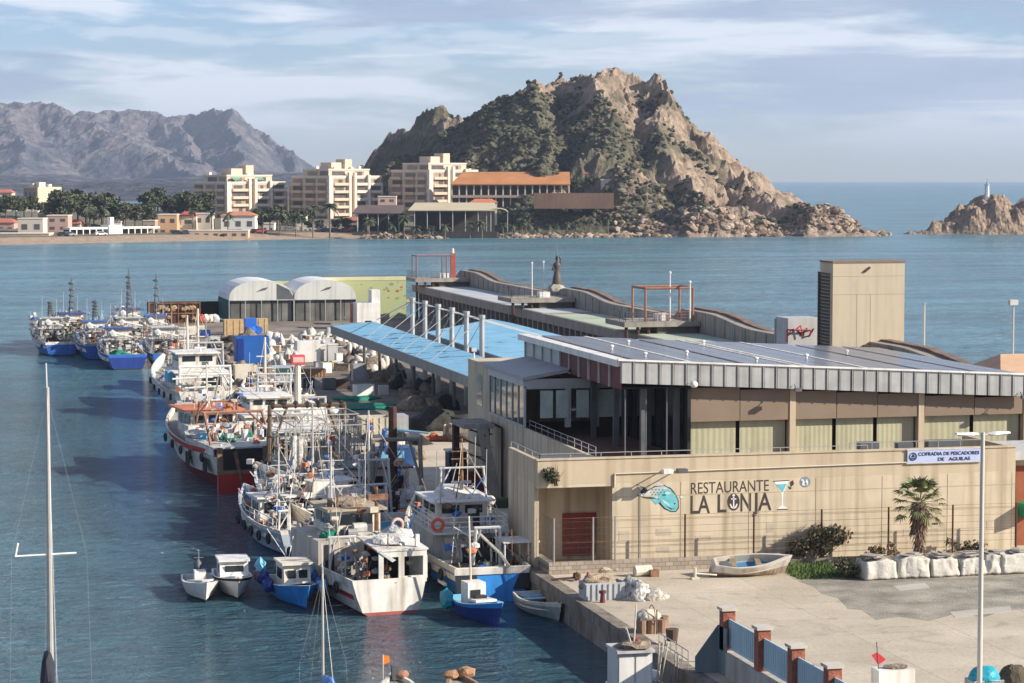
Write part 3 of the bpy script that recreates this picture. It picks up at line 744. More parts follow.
paint('painted_fish_scales', [oval(649 + 3.4 * (i % 5) + (i // 5) * 1.6, 489.8 + 2.3 * (i // 5), .8, .5, 8) for i in range(13)] + [oval(674.6, 503.6, .9, .9, 8), oval(664, 495, 2.2, .7, 8), [(666, 506), (672, 508.5), (675, 508.4), (671, 509.6)]], ink, .02)
paint('painted_fish_shine', [oval(668, 493, 3.6, 1.4, 12), [(662, 499), (668, 503), (671, 507), (664, 503)], oval(681.5, 497, 1.8, 1.2, 10)], M('pale turquoise wall paint', (.38, .60, .58), .8, .15, 3), .02)
# cocktail glass
paint('painted_cocktail_glass', [[(774, 481.5), (789, 480.5), (783, 494), (783, 505.5), (788, 508.6), (777, 509), (781.5, 505.6), (781.5, 494)]], whitep, .008)
paint('painted_cocktail', [[(776, 484.4), (787, 483.8), (782.3, 492.6)]], tealp, .014)
paint('painted_cocktail_outline', [[(773.4, 480.9), (789.4, 479.9), (789.4, 480.7), (773.4, 481.7)], [(790, 482), (793, 480), (794, 484), (791, 487)], [(788, 486), (792, 488), (790, 489.5)], [(777, 509.2), (788, 508.8), (788, 509.5), (777, 509.9)]], ink, .018)
paint('painted_round_mark', [oval(805, 482, 5.4, 5.4)], M('blue grey wall paint', (.20, .22, .26), .8, .3, 4), .008)
paint('painted_round_mark_figure', [[(802, 485), (803, 479), (805, 483), (807, 478.5), (808.4, 485), (806.6, 485), (805.4, 482), (804, 486)], oval(802, 480, .9, .9, 8)], whitep, .014)
# fishermen's guild sign board
sg = thing('name_board', 'long white and blue fishermen guild sign board at the right of the mural wall', 'sign', (0, 0, 0))
a = atY(907.5, 463, 120.4); c = atY(981, 449.5, 120.4); sg.location = (a.x, 120.4, a.z)
W_, H_ = c.x - a.x, .68
MB().box(0, W_, 0, .08, 0, H_).build('board', M('sign board blue white', (.42, .47, .66), .5, .06, 2), sg)
MB().box(-.06, W_ + .06, -.02, .06, H_, H_ + .06).box(-.06, W_ + .06, -.02, .06, -.06, 0).build('rim', lgrey, sg)
o1 = text('COFRADIA DE PESCADORES', .36, 'lettering', M('dark sign ink', (.015, .02, .06), .6, .1, 2), sg, (.62, -.012, .375), ext=.006, off=.006)
k_ = (W_ - .7) / o1.dimensions.x if o1.dimensions.x else 1; wd = max(v.co.x for v in o1.data.vertices); o1.scale = ((W_ - .72) / wd, .72, 1)
o1 = text('DE   AGUILAS', .36, 'lettering', MATS['dark sign ink'], sg, (1.75, -.012, .07), ext=.006, off=.006); wd = max(v.co.x for v in o1.data.vertices); o1.scale = (1.9 / wd, .72, 1)
b = MB(); b.ring((.32, -.012, .34), (0, 1, 0), .2, .025); b.box(.2, .44, -.02, 0, .2, .26); b.prism([(.2, -.016, .3), (.32, -.016, .5), (.44, -.016, .3)], (0, .01, 0)); b.build('emblem', MATS['dark sign ink'], sg)
# right end: lower wing with red door, green cabinet and stair
o = thing('side_entrance', 'low grey porch with red brown door at the right end of the mural wall', 'building', (57.7, 121, 1.5))
MB().box(0, 5, .4, 5, 0, 5.0).build('wall', wallm2, o); MB().box(-.05, 5.2, -.3, 5.1, 5.0, 5.45).build('roof', lgrey, o)
MB().box(.35, 2.6, .36, .397, .2, 4.6).build('door', M('rust red gate', (.30, .09, .04), .7, .2, 1, streak=.3), o)
MB().box(-.06, .06, -.1, .1, 0, 5.6).build('post', M('brown post', (.17, .12, .08), .8, .2, 2), o)
b = MB(); b.prism([(.2, -1.3, 1.9), (.2, -.2, 1.9), (2.4, -.2, 2.5), (2.4, -1.3, 2.5)], (0, 0, .75)); b.build('stair_flight', M('green stair', (.03, .30, .12), .6, .15, 1), o)

# ---- low block wall and wire fence along the facade
kb = thing('wire_fence', 'rusty wire fence on a low block wall in front of the restaurant wall', 'fence', (31, 118.9, 1.5))
bw = bpy.data.materials.new('grey block wall'); bw.use_nodes = True
tt = bw.node_tree; br = tt.nodes.new('ShaderNodeTexBrick'); cc = tt.nodes.new('ShaderNodeTexCoord'); mpp = tt.nodes.new('ShaderNodeMapping')
mpp.inputs['Rotation'].default_value = (R(90), 0, 0); tt.links.new(cc.outputs['Object'], mpp.inputs['Vector']); tt.links.new(mpp.outputs[0], br.inputs['Vector'])
br.inputs['Color1'].default_value = (.26, .21, .16, 1); br.inputs['Color2'].default_value = (.36, .30, .235, 1); br.inputs['Mortar'].default_value = (.17, .14, .11, 1)
br.inputs['Scale'].default_value = 1.0; br.inputs['Brick Width'].default_value = .42; br.inputs['Row Height'].default_value = .22; br.inputs['Mortar Size'].default_value = .018
tt.links.new(br.outputs['Color'], tt.nodes['Principled BSDF'].inputs['Base Color']); tt.nodes['Principled BSDF'].inputs['Roughness'].default_value = .9
MB().box(-.2, 12.5, 0, .35, 0, .62).box(-.2, .15, .35, 3.0, 0, .62).build('block_wall', bw, kb)
MB().box(12.5, 26.3, .05, .3, 0, .3).build('kerb', dconc, kb)
for x in (.1, 2.2, 3.4, 7.2, 11, 14.8, 18.6, 22.3, 26):
    MB().tube((x, .17, .3), (x, .17, 2.9), .05).build('post', drust if x > 4 else steel, kb)
b = MB()
for z in (.9, 1.25, 1.6, 1.95, 2.3, 2.65, 2.88): b.tube((.1 if z in (1.6, 2.88) else 3.4, .17, z), (26, .17, z), .010, n=4)
b.build('wire', rust, kb)
b = MB()
for k in range(46): b.tube((.1 + k * .07, .17, .65), (.1 + k * .07, .17, 2.85), .007, n=3); 
for k in range(34): b.tube((.1, .17 + k * .08, .65), (.1, .17 + k * .08, 2.85), .007, n=3)
for k in range(0, 26, 4): b.tube((.1, .17, .65 + k * .085), (3.3, .17, .65 + k * .085), .005, n=3); b.tube((.1, .17, .65 + k * .085), (.1, 2.9, .65 + k * .085), .007, n=3)
b.build('mesh_panel', M('dull fence mesh', (.20, .15, .10), .8, .2, 2), kb)

# ---- ice chute tower beside the hall
ct = thing('ice_chute', 'dark concrete ice chute with leaning leg and rusty pipework against the hall wall', 'chute', (33.6, 148, 1.5))
MB().prism([(-1.0, -.6, 4.6), (1.0, -.6, 4.6), (1.0, 2.9, 4.6), (-1.0, 2.9, 4.6)], (0, 0, .3)).build('top_slab', M('weathered concrete', (.30, .27, .23), .9, .2, 1, streak=.5), ct)
MB().prism([(.75, -1.0, 0), (1.4, -1.0, 0), (.5, -1.0, 4.6), (-.1, -1.0, 4.6)], (0, .6, 0)).build('leaning_leg', M('weathered concrete', (.30, .27, .23), .9, .2, 1, streak=.5), ct)
MB().box(-1.0, -.6, 2.4, 2.9, 0, 4.6).build('column', drust, ct)
b = MB()
for z in (1, 1.8, 2.6, 3.4, 4.2): b.tube((.3, -1.05, z), (-.9, 2.4, z + .5), .05); b.tube((.9, -.3, z), (.1, 2.4, z), .05)
b.path([(1.5, -.6, .2), (1.5, -.6, 4.6), (.9, -.2, 4.9)], .09); b.build('pipework', drust, ct)
MB().box(.2, .9, .2, .9, 3.4, 4.59).build('hopper', dgrey, ct)

# ---- blue roofed quay sheds
bshed = M('blue roof sheeting', (.15, .36, .52), .65, .12, .25, rgb2=(.25, .45, .56), bump=.2, bsc=2)
sh = thing('quay_shed', 'long open quay shed with bright blue roof and stayed grey masts', 'shed', (41.7, 188, 1.5))
b = MB(); b.prism([(0, -7, 4.45), (4.6, -7, 4.85), (4.6, 66, 4.85), (0, 66, 4.45)], (0, 0, .12)); b.build('roof', bshed, sh)  # near end of the roof lengthened to throw shade on the net mound
b = MB(); b.prism([(5.7, 0, 4.95), (17.3, 0, 5.15), (17.3, 55, 5.15), (16.8, 63, 5.15), (6.2, 46, 4.95)], (0, 0, .12)); b.build('roof', bshed, sh)
b = MB(); rq = random.Random(3)
for k in range(35): b.prism([(0, k * 1.9, 4.575), (4.6, k * 1.9, 4.975), (4.6, k * 1.9 + .09, 4.975), (0, k * 1.9 + .09, 4.575)], (0, 0, .035))
for k in range(25): b.prism([(5.9, k * 1.9 + .4, 5.07), (16.9, k * 1.9 + .4, 5.265), (16.9, k * 1.9 + .5, 5.265), (5.9, k * 1.9 + .5, 5.07)], (0, 0, .035))
b.build('roof_seam', M('roof seam blue', (.20, .42, .58), .6, .1, 1), sh)
b = MB(); b.box(-.12, -.003, -7, 66, 3.75, 4.62); b.box(-.1, 4.6, 66.003, 66.1, 3.9, 4.9); b.box(-.1, 4.6, -7.1, -7.003, 3.9, 4.9); b.build('gutter_beam', M('grey green fascia', (.19, .205, .20), .6, .12, .8, streak=.4), sh)
for i in range(6):
    y = 15.5 + i * 6.2
    p_ = MB().tube((4.95, y, 0), (4.95, y, 8.2), .25, .22, 8).tube((4.95, y, 8.2), (4.95, y, 8.5), .3, .3, 8).build('mast', M('mast concrete', (.40, .385, .36), .7, .12, 1, streak=.3), sh)
b = MB()
for i in range(6):
    y = 15.5 + i * 6.2; zt = 8.2
    for dx, dz in ((-4.6, 4.6), (10, 5.3)): b.tube((4.95, y, zt), (4.95 + dx, y, dz), .035, n=4)
    if i < 5: b.tube((4.95, y, zt), (4.95, y + 6.2, zt - .2), .045, n=4); b.tube((4.95, y, zt - .2), (4.95, y + 6.2, 5.2), .03, n=4)
b.tube((4.95, 46.5, 8.2), (4.95, 66, 5.2), .045, n=4); b.build('stay', lgrey, sh)
for i in range(8): MB().tube((3.0, i * 9, 0), (3.0, i * 9, 4.6), .16).build('column', dgrey, sh)
b = MB(); b.box(19.0, 19.2, -4, 60, 0, 3.2); b.build('rear_wall', M('dark rear wall', (.10, .085, .07), .9, .2, .8), sh)
o = thing('stay_post', 'slim white post at the near end of the blue roof beside the beige block', 'post', (42.1, 186.5, 1.5))
MB().tube((0, 0, 0), (0, 0, 6.9), .07).build('pole', white2, o); MB().box(-.5, .5, -.1, .1, 5.9, 6.0).build('bracket', lgrey, o); MB().box(-.2, .2, -.15, .15, 6.6, 6.9).build('lamp', lgrey, o)
# ---- breakwater gallery with buttresses, flat roof, wave wall and platforms
bw_ = thing('breakwater', 'long concrete breakwater gallery with dark buttresses, flat roof and wave wall', 'breakwater', (68.6, 135, 1.5))
cm = M('breakwater concrete', (.30, .265, .22), .88, .16, .35, streak=.5, bump=.2, bsc=3)
MB().box(0, 6.4, 0, 210, 3.75, 4.78).build('roof_slab', cm, bw_)
MB().box(.25, 6.3, .3, 70, 4.785, 4.82).build('roof_sheet', M('tan roof coat', (.42, .36, .26), .9, .12, .15, rgb2=(.50, .44, .34)), bw_)
MB().box(.25, 6.3, 74, 130, 4.785, 4.82).build('roof_sheet', M('pale green roof coat', (.33, .40, .28), .9, .12, .12, rgb2=(.46, .48, .36)), bw_)
MB().box(.25, 6.3, 134, 206, 4.785, 4.82).build('roof_sheet', M('pale blue roof coat', (.36, .42, .46), .9, .12, .12, rgb2=(.52, .50, .45)), bw_)
MB().box(1.6, 1.9, 0, 210, 0, 3.748).build('inner_wall', M('gallery painted shade', (.13, .11, .095), .9, .25, .5), bw_)  # inner wall coloured dark for the shade inside the gallery
for i in range(78):
    y = 20 + i * 2.4
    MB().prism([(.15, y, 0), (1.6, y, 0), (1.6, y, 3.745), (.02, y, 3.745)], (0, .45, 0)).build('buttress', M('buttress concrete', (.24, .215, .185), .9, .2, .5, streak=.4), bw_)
pro = []
def hump(y):
    h = 0
    for y0 in (94.5, 142.5, 200.5, 46):
        d = y - y0
        if -16 < d < 9: h = max(h, .85 * (1 if -1 < d < 7 else (1 + math.cos(math.pi * (-1 - d) / 15)) / 2 if d <= -1 else (9 - d) / 2))
    return h
ysw = [k * 1.5 for k in range(142)]
b = MB(); b.prism([(6.6, 0, -3)] + [(6.6, y, 6.1 + hump(y)) for y in ysw] + [(6.6, ysw[-1], -3)], (1.0, 0, 0)); b.build('wave_wall', cm, bw_)
for k in range(70): y = k * 3; MB().box(6.52, 6.598, y, y + .2, 4.8, 6.0 + hump(y)).build('wall_rib', cm, bw_)
b = MB(); b.prism([(7.61, 0, -3)] + [(7.61, y, 6.15 + hump(y + 1) * 1.15 + .1 * fr(y, 0, .4)) for y in ysw] + [(7.61, ysw[-1], -3)], (.8, 0, 0)); b.build('rusty_bank', M('red brown bank', (.19, .125, .09), .95, .3, 1), bw_)
b = MB()
for k in range(53):
    b.tube((7.0, k * 4, 4.8), (7.0, k * 4, 5.75), .05, n=4)
b.tube((7.0, 0, 5.7), (7.0, 210, 5.7), .035, n=4); b.build('railing', dgrey, bw_)
b = MB(); rk = random.Random(3)
for i in range(900):
    s = rk.uniform(.6, 1.3); y = rk.uniform(0, 214); b.blob((rk.uniform(8.2, 15), y, 0), (s, s, s * .9), i, .6, 1, 1.2)
    b.v[-12:] = [(x, yy, z + 5.0 - max(0, (x - 8.2)) * .85) for x, yy, z in b.v[-12:]]
o = b.build('armour_rocks', M('brown armour rock', (.22, .15, .105), .95, .35, .6)); o.location = (68.6, 135, 1.5); struct(o, 'stuff'); o['label'] = 'brown armour rocks heaped on the sea side of the breakwater'
# three platforms carrying frames and the statue
PFL = ((335.5, 'far'), (277.5, 'mid'), (229.5, 'near'))
for y, w_ in PFL:
    o = thing('lookout_platform', {'far': 'farthest concrete lookout platform on the breakwater, with the tall red post', 'mid': 'middle concrete lookout platform on the breakwater beside the statue', 'near': 'nearest concrete lookout platform on the breakwater, under the empty rusty frame'}[w_], 'platform', (67.6, y, 6.28))
    MB().box(-.4, 7.5, 0, 7, .75, 1.25).build('slab', cm, o)
    for dx in (-.1, 1.1, 2.2): MB().tube((dx, .4, -4.7 if dx < .9 else .05), (dx, .4, .75), .17).build('post', drust, o)
    MB().box(3.2, 7.4, .5, 6.5, .05, .75).build('plinth', M('painted gap shade', (.14, .12, .10), .9, .2, 1), o)  # the dark block stands for the shaded gap under the slab
    b = MB(); b.rail([(-.3, 6.8, 1.25), (-.3, .1, 1.25), (3.5, .1, 1.25)], 1.0, .03, .7, 3); b.build('railing', dgrey, o)
    MB().box(3.6, 4.9, 2, 3.4, 1.255, 1.9).build('white_box', white2, o)
# frames
o = thing('pergola_frame', 'pink brown steel frame standing empty on the nearest breakwater platform', 'frame', (69.4, 230.3, 7.55))
for x, y in ((.2, 0), (.2, 4.5), (5.2, 0), (5.2, 4.5)): MB().tube((x, y, 0), (x, y, 3.3), .11).build('post', pink, o)
MB().tube((.2, 0, 3.3), (5.2, 0, 3.3), .13).tube((.2, 4.5, 3.3), (5.2, 4.5, 3.3), .12).tube((.2, 0, 3.3), (.2, 4.5, 3.3), .12).tube((5.2, 0, 3.3), (5.2, 4.5, 3.3), .12).build('top_beam', pink, o)
MB().rail([(.2, 0, .02), (5.2, 0, .02)], .9, .03, 1.2, 2).build('rail', pink, o)
o = thing('pergola_frame', 'faded purple steel frame beside the red post on the farthest breakwater platform', 'frame', (67.5, 337.2, 7.55))
for x, y in ((.2, 0), (.2, 3), (4.6, 0), (4.6, 3)): MB().tube((x, y, 0), (x, y, 3.2), .1).build('post', M('faded purple steel', (.20, .14, .16), .6, .2, 1), o)
MB().tube((.2, 0, 3.2), (5.6, 0, 3.2), .12).tube((.2, 3, 3.2), (5.6, 3, 3.2), .1).tube((.2, 0, 3.2), (.2, 3, 3.2), .1).build('top_beam', MATS['faded purple steel'], o)
o = thing('red_post', 'thick red harbour light post on the farthest breakwater platform', 'post', (73.3, 338.4, 7.55))
MB().box(-.32, .32, -.3, .3, 0, 3.5).build('column', M('red light post', (.38, .08, .055), .5, .12, 1, streak=.2), o); MB().tube((0, 0, 3.5), (0, 0, 4.2), .2, .12).build('lamp', white2, o)
for (X_, Y_, z_, h_, la) in ((atY(532, 283, 290).x, 290, 6.3, 5.0, 'left slim white pole of the pair left of the statue'), (atY(543.5, 285, 288).x, 288, 6.3, 5.2, 'right slim white pole of the pair standing just left of the statue'), (atY(670, 300, 231).x, 231, 7.5, 4.9, 'slim white pole rising inside the nearest platform frame'), (atY(690, 300, 229.6).x, 229.6, 7.5, 4.0, 'white pole at the right corner of the nearest platform')):
    o = thing('pole', la, 'pole', (X_, Y_, z_)); MB().tube((0, 0, 0), (0, 0, h_), .08, .06).build('shaft', white2, o); MB().blob((0, 0, h_), (.16, .16, .16), 0, 0, 1).build('lamp', white2, o)
# statue: robed figure holding a spear, on a rough pedestal
st = atY(557, 287, 287); o = thing('statue', 'dark robed statue with raised spear on the breakwater, beside the middle platform', 'statue', (st.x, 287, 7.4)); o.scale = (.82, .82, .86)
MB().blob((0, 0, .6), (1.5, 1.3, 1.2), 5, .3, 2, mi=0).build('pedestal', M('statue rock', (.36, .31, .25), .9, .2, 2), o)
b = MB(); rings = [(.62, 1.3), (.7, 1.7), (.55, 2.6), (.42, 3.2), (.36, 3.6), (.5, 4.2), (.46, 4.6), (.16, 4.85), (.14, 5.0), (.24, 5.15), (.26, 5.4), (.16, 5.65), (.03, 5.75)]
vs = []; n = 12
for r_, z_ in rings: vs += [(r_ * math.cos(6.2832 * i / n) * 1.1, r_ * math.sin(6.2832 * i / n) * .8, z_) for i in range(n)]
b.add(vs, [(j * n + i, j * n + (i + 1) % n, (j + 1) * n + (i + 1) % n, (j + 1) * n + i) for j in range(len(rings) - 1) for i in range(n)])
b.tube((-.45, 0, 4.45), (-.75, -.2, 3.7), .15, .11); b.tube((-.75, -.2, 3.7), (-.35, -.5, 3.5), .11, .08); b.tube((.45, 0, 4.5), (.55, -.15, 5.1), .15, .1); b.tube((.55, -.15, 5.1), (.2, -.3, 5.7), .1, .07)
b.build('figure', M('dark bronze', (.09, .07, .055), .55, .3, 2), o, True)
MB().tube((.25, -.3, 4.2), (-.15, -.3, 7.4), .05, .03).build('spear', steel, o)

# ---- beige tower, plant boxes, orange roofed hut on the right
tw = thing('tower', 'tall plain beige tower with dark louvred side behind the solar roof', 'tower', (71.95, 185, 1.5))
tz = 13.45
tower_m = M('tower render', (.50, .42, .30), .85, .05, .4, streak=.22)
MB().box(0, 6.3, 0, 2.9, 0, tz).build('wall', tower_m, tw); MB().box(-.05, 6.36, -.05, 2.95, tz, tz + .16).build('coping', M('brown coping', (.20, .15, .11), .8, .1, 1), tw)
b = MB()
for z in (tz - 1.1, tz - 2.6, 5.2): b.box(.02, 6.28, -.012, 0, z, z + .03)
for x in (2.1, 3.3): b.box(x, x + .03, -.011, 0, 1, tz - 2.6)
b.build('joint', M('render joint', (.36, .30, .21), .9, .05, 1), tw)
b = MB()
for k in range(44): b.prism([(-.2, .15, .4 + k * .28), (-.003, .15, .4 + k * .28), (-.003, .15, .58 + k * .28)], (0, 2.6, 0))
b.box(-.22, -.004, 0, .14, 0, tz - .8); b.box(-.22, -.004, 2.76, 2.9, 0, tz - .8); b.build('louvres', M('dark louvre', (.085, .075, .065), .7, .2, 1), tw)
MB().prism([(2.6, -.1, tz - .7), (3.15, -.1, tz - .3), (3.3, -.1, tz - .4), (2.8, -.1, tz - .8)], (0, .08, 0)).build('bracket', drust, tw)
a = atY(788, 349, 192); o = thing('plant_housing', 'pale grey ventilation housing with painted marks beside the beige tower', 'housing', (a.x, 192, 1.5))
MB().box(0, 2.9, 0, 3, 0, a.z + 1.1).build('cabinet', M('pale housing', (.44, .43, .42), .6, .1, 1, streak=.3), o)
MB().box(-.05, .12, 3.0, 3.3, 0, a.z + .9).build('duct', M('duct grey', (.30, .28, .26), .6, .15, 1), o)
b = MB()
for pts in (((.8, .9), (1.2, .3)), ((1.2, .3), (1.7, .95)), ((.9, .55), (1.9, .75)), ((1.9, .25), (2.3, .9)), ((1.5, .2), (2.0, .35))): b.path([(x, -.02, a.z - .7 + z) for x, z in pts], .06, 4)
b.build('painted_mark', black, o)
MB().path([(-.2, -.3, a.z - .9), (-.2, -.3, a.z + .15), (1.9, -.3, a.z + .1), (1.9, -.3, a.z - .3)], .07, 5).path([(-.2, -.3, a.z - .4), (1.0, -.3, a.z + .5), (1.2, -.3, a.z - .4)], .05, 5).build('pipe_frame', M('red pipe', (.45, .03, .04), .5, .1, 1), o)
a = atY(912, 352, 180); o = thing('rusty_shelter', 'low rusty brown bunker on the breakwater right of the beige tower', 'shelter', (a.x, 180, 6.3))
MB().box(-2.2, .6, 0, 5, -.5, 1.9).build('wall', M('red brown bank', (.2, .085, .055)), o); MB().box(.65, 3.6, .2, 4, -.5, 1.2).build('store_wall', M('brown store', (.22, .17, .13), .9, .2, 1), o)
MB().prism([(3.6, -1, -.4), (3.6, -14, -.7), (3.6, -14, -2.0), (3.6, 4, -2), (3.6, 4, 1.4), (3.6, 1, 1.2)], (.5, 0, 0)).build('wall_ramp', cm, o)
a = atY(993, 376, 160); o = thing('orange_hut', 'small hut with pale orange hipped roof behind the right end of the solar roof', 'building', (a.x + .6, 160, 1.5))
zt = a.z - 1.5
MB().box(.8, 8, .6, 6, 0, zt).build('wall', wallm2, o)
MB().add([(0, 0, zt), (9, 0, zt), (9, 7, zt), (0, 7, zt), (1.6, 3.5, zt + 1.3), (9, 3.5, zt + 1.3)], [(0, 1, 5, 4), (2, 3, 4, 5), (3, 0, 4), (1, 2, 5), (0, 3, 2, 1)]).build('roof', M('pale orange roof', (.52, .33, .20), .8, .1, .8), o)
for px, py, Y_, la, br_ in ((924.5, 304, 186, 'thin white pole over the sea right of the beige tower', 0), (1013.5, 305, 176, 'pale lamp post with boxy head over the sea near the right edge', 1)):
    a = atY(px, py, Y_); o = thing('lamp_post', la, 'street lamp', (a.x, Y_, 1.5))
    MB().tube((0, 0, 0), (0, 0, a.z - 1.5), .1, .07).build('pole', M('pole paint', (.55, .52, .46), .6, .08, 1), o)
    MB().box(-.4 if br_ else -.15, .3 if br_ else .15, -.25, .25, a.z - 1.5, a.z - (1.1 if br_ else 1.4)).build('lamp_head', lgrey if br_ else steel, o)

# ---- far end: painted wall, hangars, white cabin
a = atY(325, 299, 352); c = atY(406, 280, 352)
o = thing('painted_wall', 'yellow green wall with faded mural at the end of the pier', 'wall', (a.x - 14, 352, -1))
pw = M('yellow mural wall', (.46, .46, .22), .8, .12, .5, rgb2=(.34, .40, .22)); MB().box(0, c.x - a.x + 14, 0, 1, 0, c.z + 1).build('wall', pw, o)
b = MB()
for i in range(46):
    x, z = rk.uniform(13, 27), rk.uniform(4, 7.4); s = rk.uniform(.08, .4); b.blob((x, -.004, z), (s, .003, s * .6), i, .5, 1, mi=(0 if i % 7 == 0 else 1 + i % 2))
b.build('mural_paint', [M('mural red', (.35, .10, .05), .8), M('mural green', (.20, .28, .10), .8), M('mural ochre', (.55, .38, .14), .8)], o)
MB().box(13.9, c.x - a.x + 14, -.05, 1.05, c.z + 1, c.z + 1.5).build('coping', M('yellow coping', (.55, .50, .28), .8, .1, .6), o)
hgm = M('white hangar sheet', (.70, .69, .66), .6, .06, .4, streak=.25)
for i, (x0, x1, lab) in enumerate(((41.0, 50.2, 'left of two arched storage hangars with white roofs at the pier end'), (50.3, 59.2, 'right of two arched storage hangars with white roofs at the pier end'))):
    o = thing('hangar', lab, 'hangar', ((x0 + x1) / 2, 339, 1.5)); W2 = (x1 - x0) / 2
    b = MB(); n = 14; arc = [(-W2 * math.cos(math.pi * k / n), 3.1 + 2.75 * math.sin(math.pi * k / n) ** .8) for k in range(n + 1)]
    for (xa, za), (xb, zb) in zip(arc, arc[1:]): b.quad((xa, 0, za), (xa, 13, za), (xb, 13, zb), (xb, 0, zb)); b.quad((xa * .98, .1, za - .12), (xb * .98, .1, zb - .12), (xb * .98, 13, zb - .12), (xa * .98, 13, za - .12))
    b.build('roof', hgm, o, False)
    b = MB(); b.prism([(x, 0, z) for x, z in arc], (0, .12, 0)); b.build('gable', M('hangar gable', (.56, .56, .51), .7, .06, .5, streak=.3), o)
    if i == 0: MB().prism([(2.2, -.02, 3.12), (4.8, -.02, 3.12), (4.0, -.02, 4.5), (2.2, -.02, 5.4)], (0, .015, 0)).build('gable_panel', dgrey, o)
    MB().prism([(-.8, -.025, 4.2), (.6, -.025, 4.5), (1.0, -.025, 4.9), (.2, -.025, 4.75)], (0, .02, 0)).build('gable_emblem', dgrey, o)
    hs = M('hangar side', (.06, .075, .06), .8, .2, .8)
    [MB().box(*q_, 0, 3.1).build('side_wall', hs if i else M('hangar side green', (.03, .085, .06), .8, .2, .8), o) for q_ in ((-W2, -W2 + .1, 0, 13), (W2 - .1, W2, 0, 13), (-W2 + .1, W2 - .1, 12.8, 13))]
    for k in range(6): MB().box(-W2 + .2 + k * (2 * W2 - .4) / 6 + .04, -W2 + .2 + (k + 1) * (2 * W2 - .4) / 6 - .04, .3, .36, .05, 3.0).build('door_panel', M('hangar door', (.16, .155, .14), .7, .3, .6, streak=.5) if k % 2 else M('hangar door dark', (.10, .10, .09), .7, .3, .6, streak=.4), o)
    b = MB(); b.tube((-W2, -.05, 3.05), (W2, -.05, 3.05), .08); [b.tube((-W2 + k * W2 / 2, -.05, 0), (-W2 + k * W2 / 2, -.05, 3.05), .06) for k in range(5)]; b.build('front_frame', grey, o)
a = atY(357, 329, 318); o = thing('white_cabin', 'white flat roofed cabin with one small opening, right of the arched hangars', 'building', (a.x, 318, 1.5))
MB().box(0, 3.2, 0, 3, 0, 3.6).box(2.1, 3.25, .4, 3, 3.6, 5.3).build('wall', white2, o); MB().box(1.1, 2.0, -.02, .0, .1, 1.2).build('opening', black, o)
a = atY(355, 313, 328); o = thing('shipping_container', 'small red container between the hangars and the white cabin', 'container', (a.x, 328, 1.5))
b = MB().box(0, 2.5, 0, 4, 0, 2.9); [b.box(.1 + k * .3, .22 + k * .3, -.06, 0, .1, 2.8) for k in range(8)]; b.build('body', M('container red', (.45, .09, .05), .6, .12, 1), o); MB().box(-.05, 2.55, -.08, .02, 2.9, 3.05).build('frame', lgrey, o)
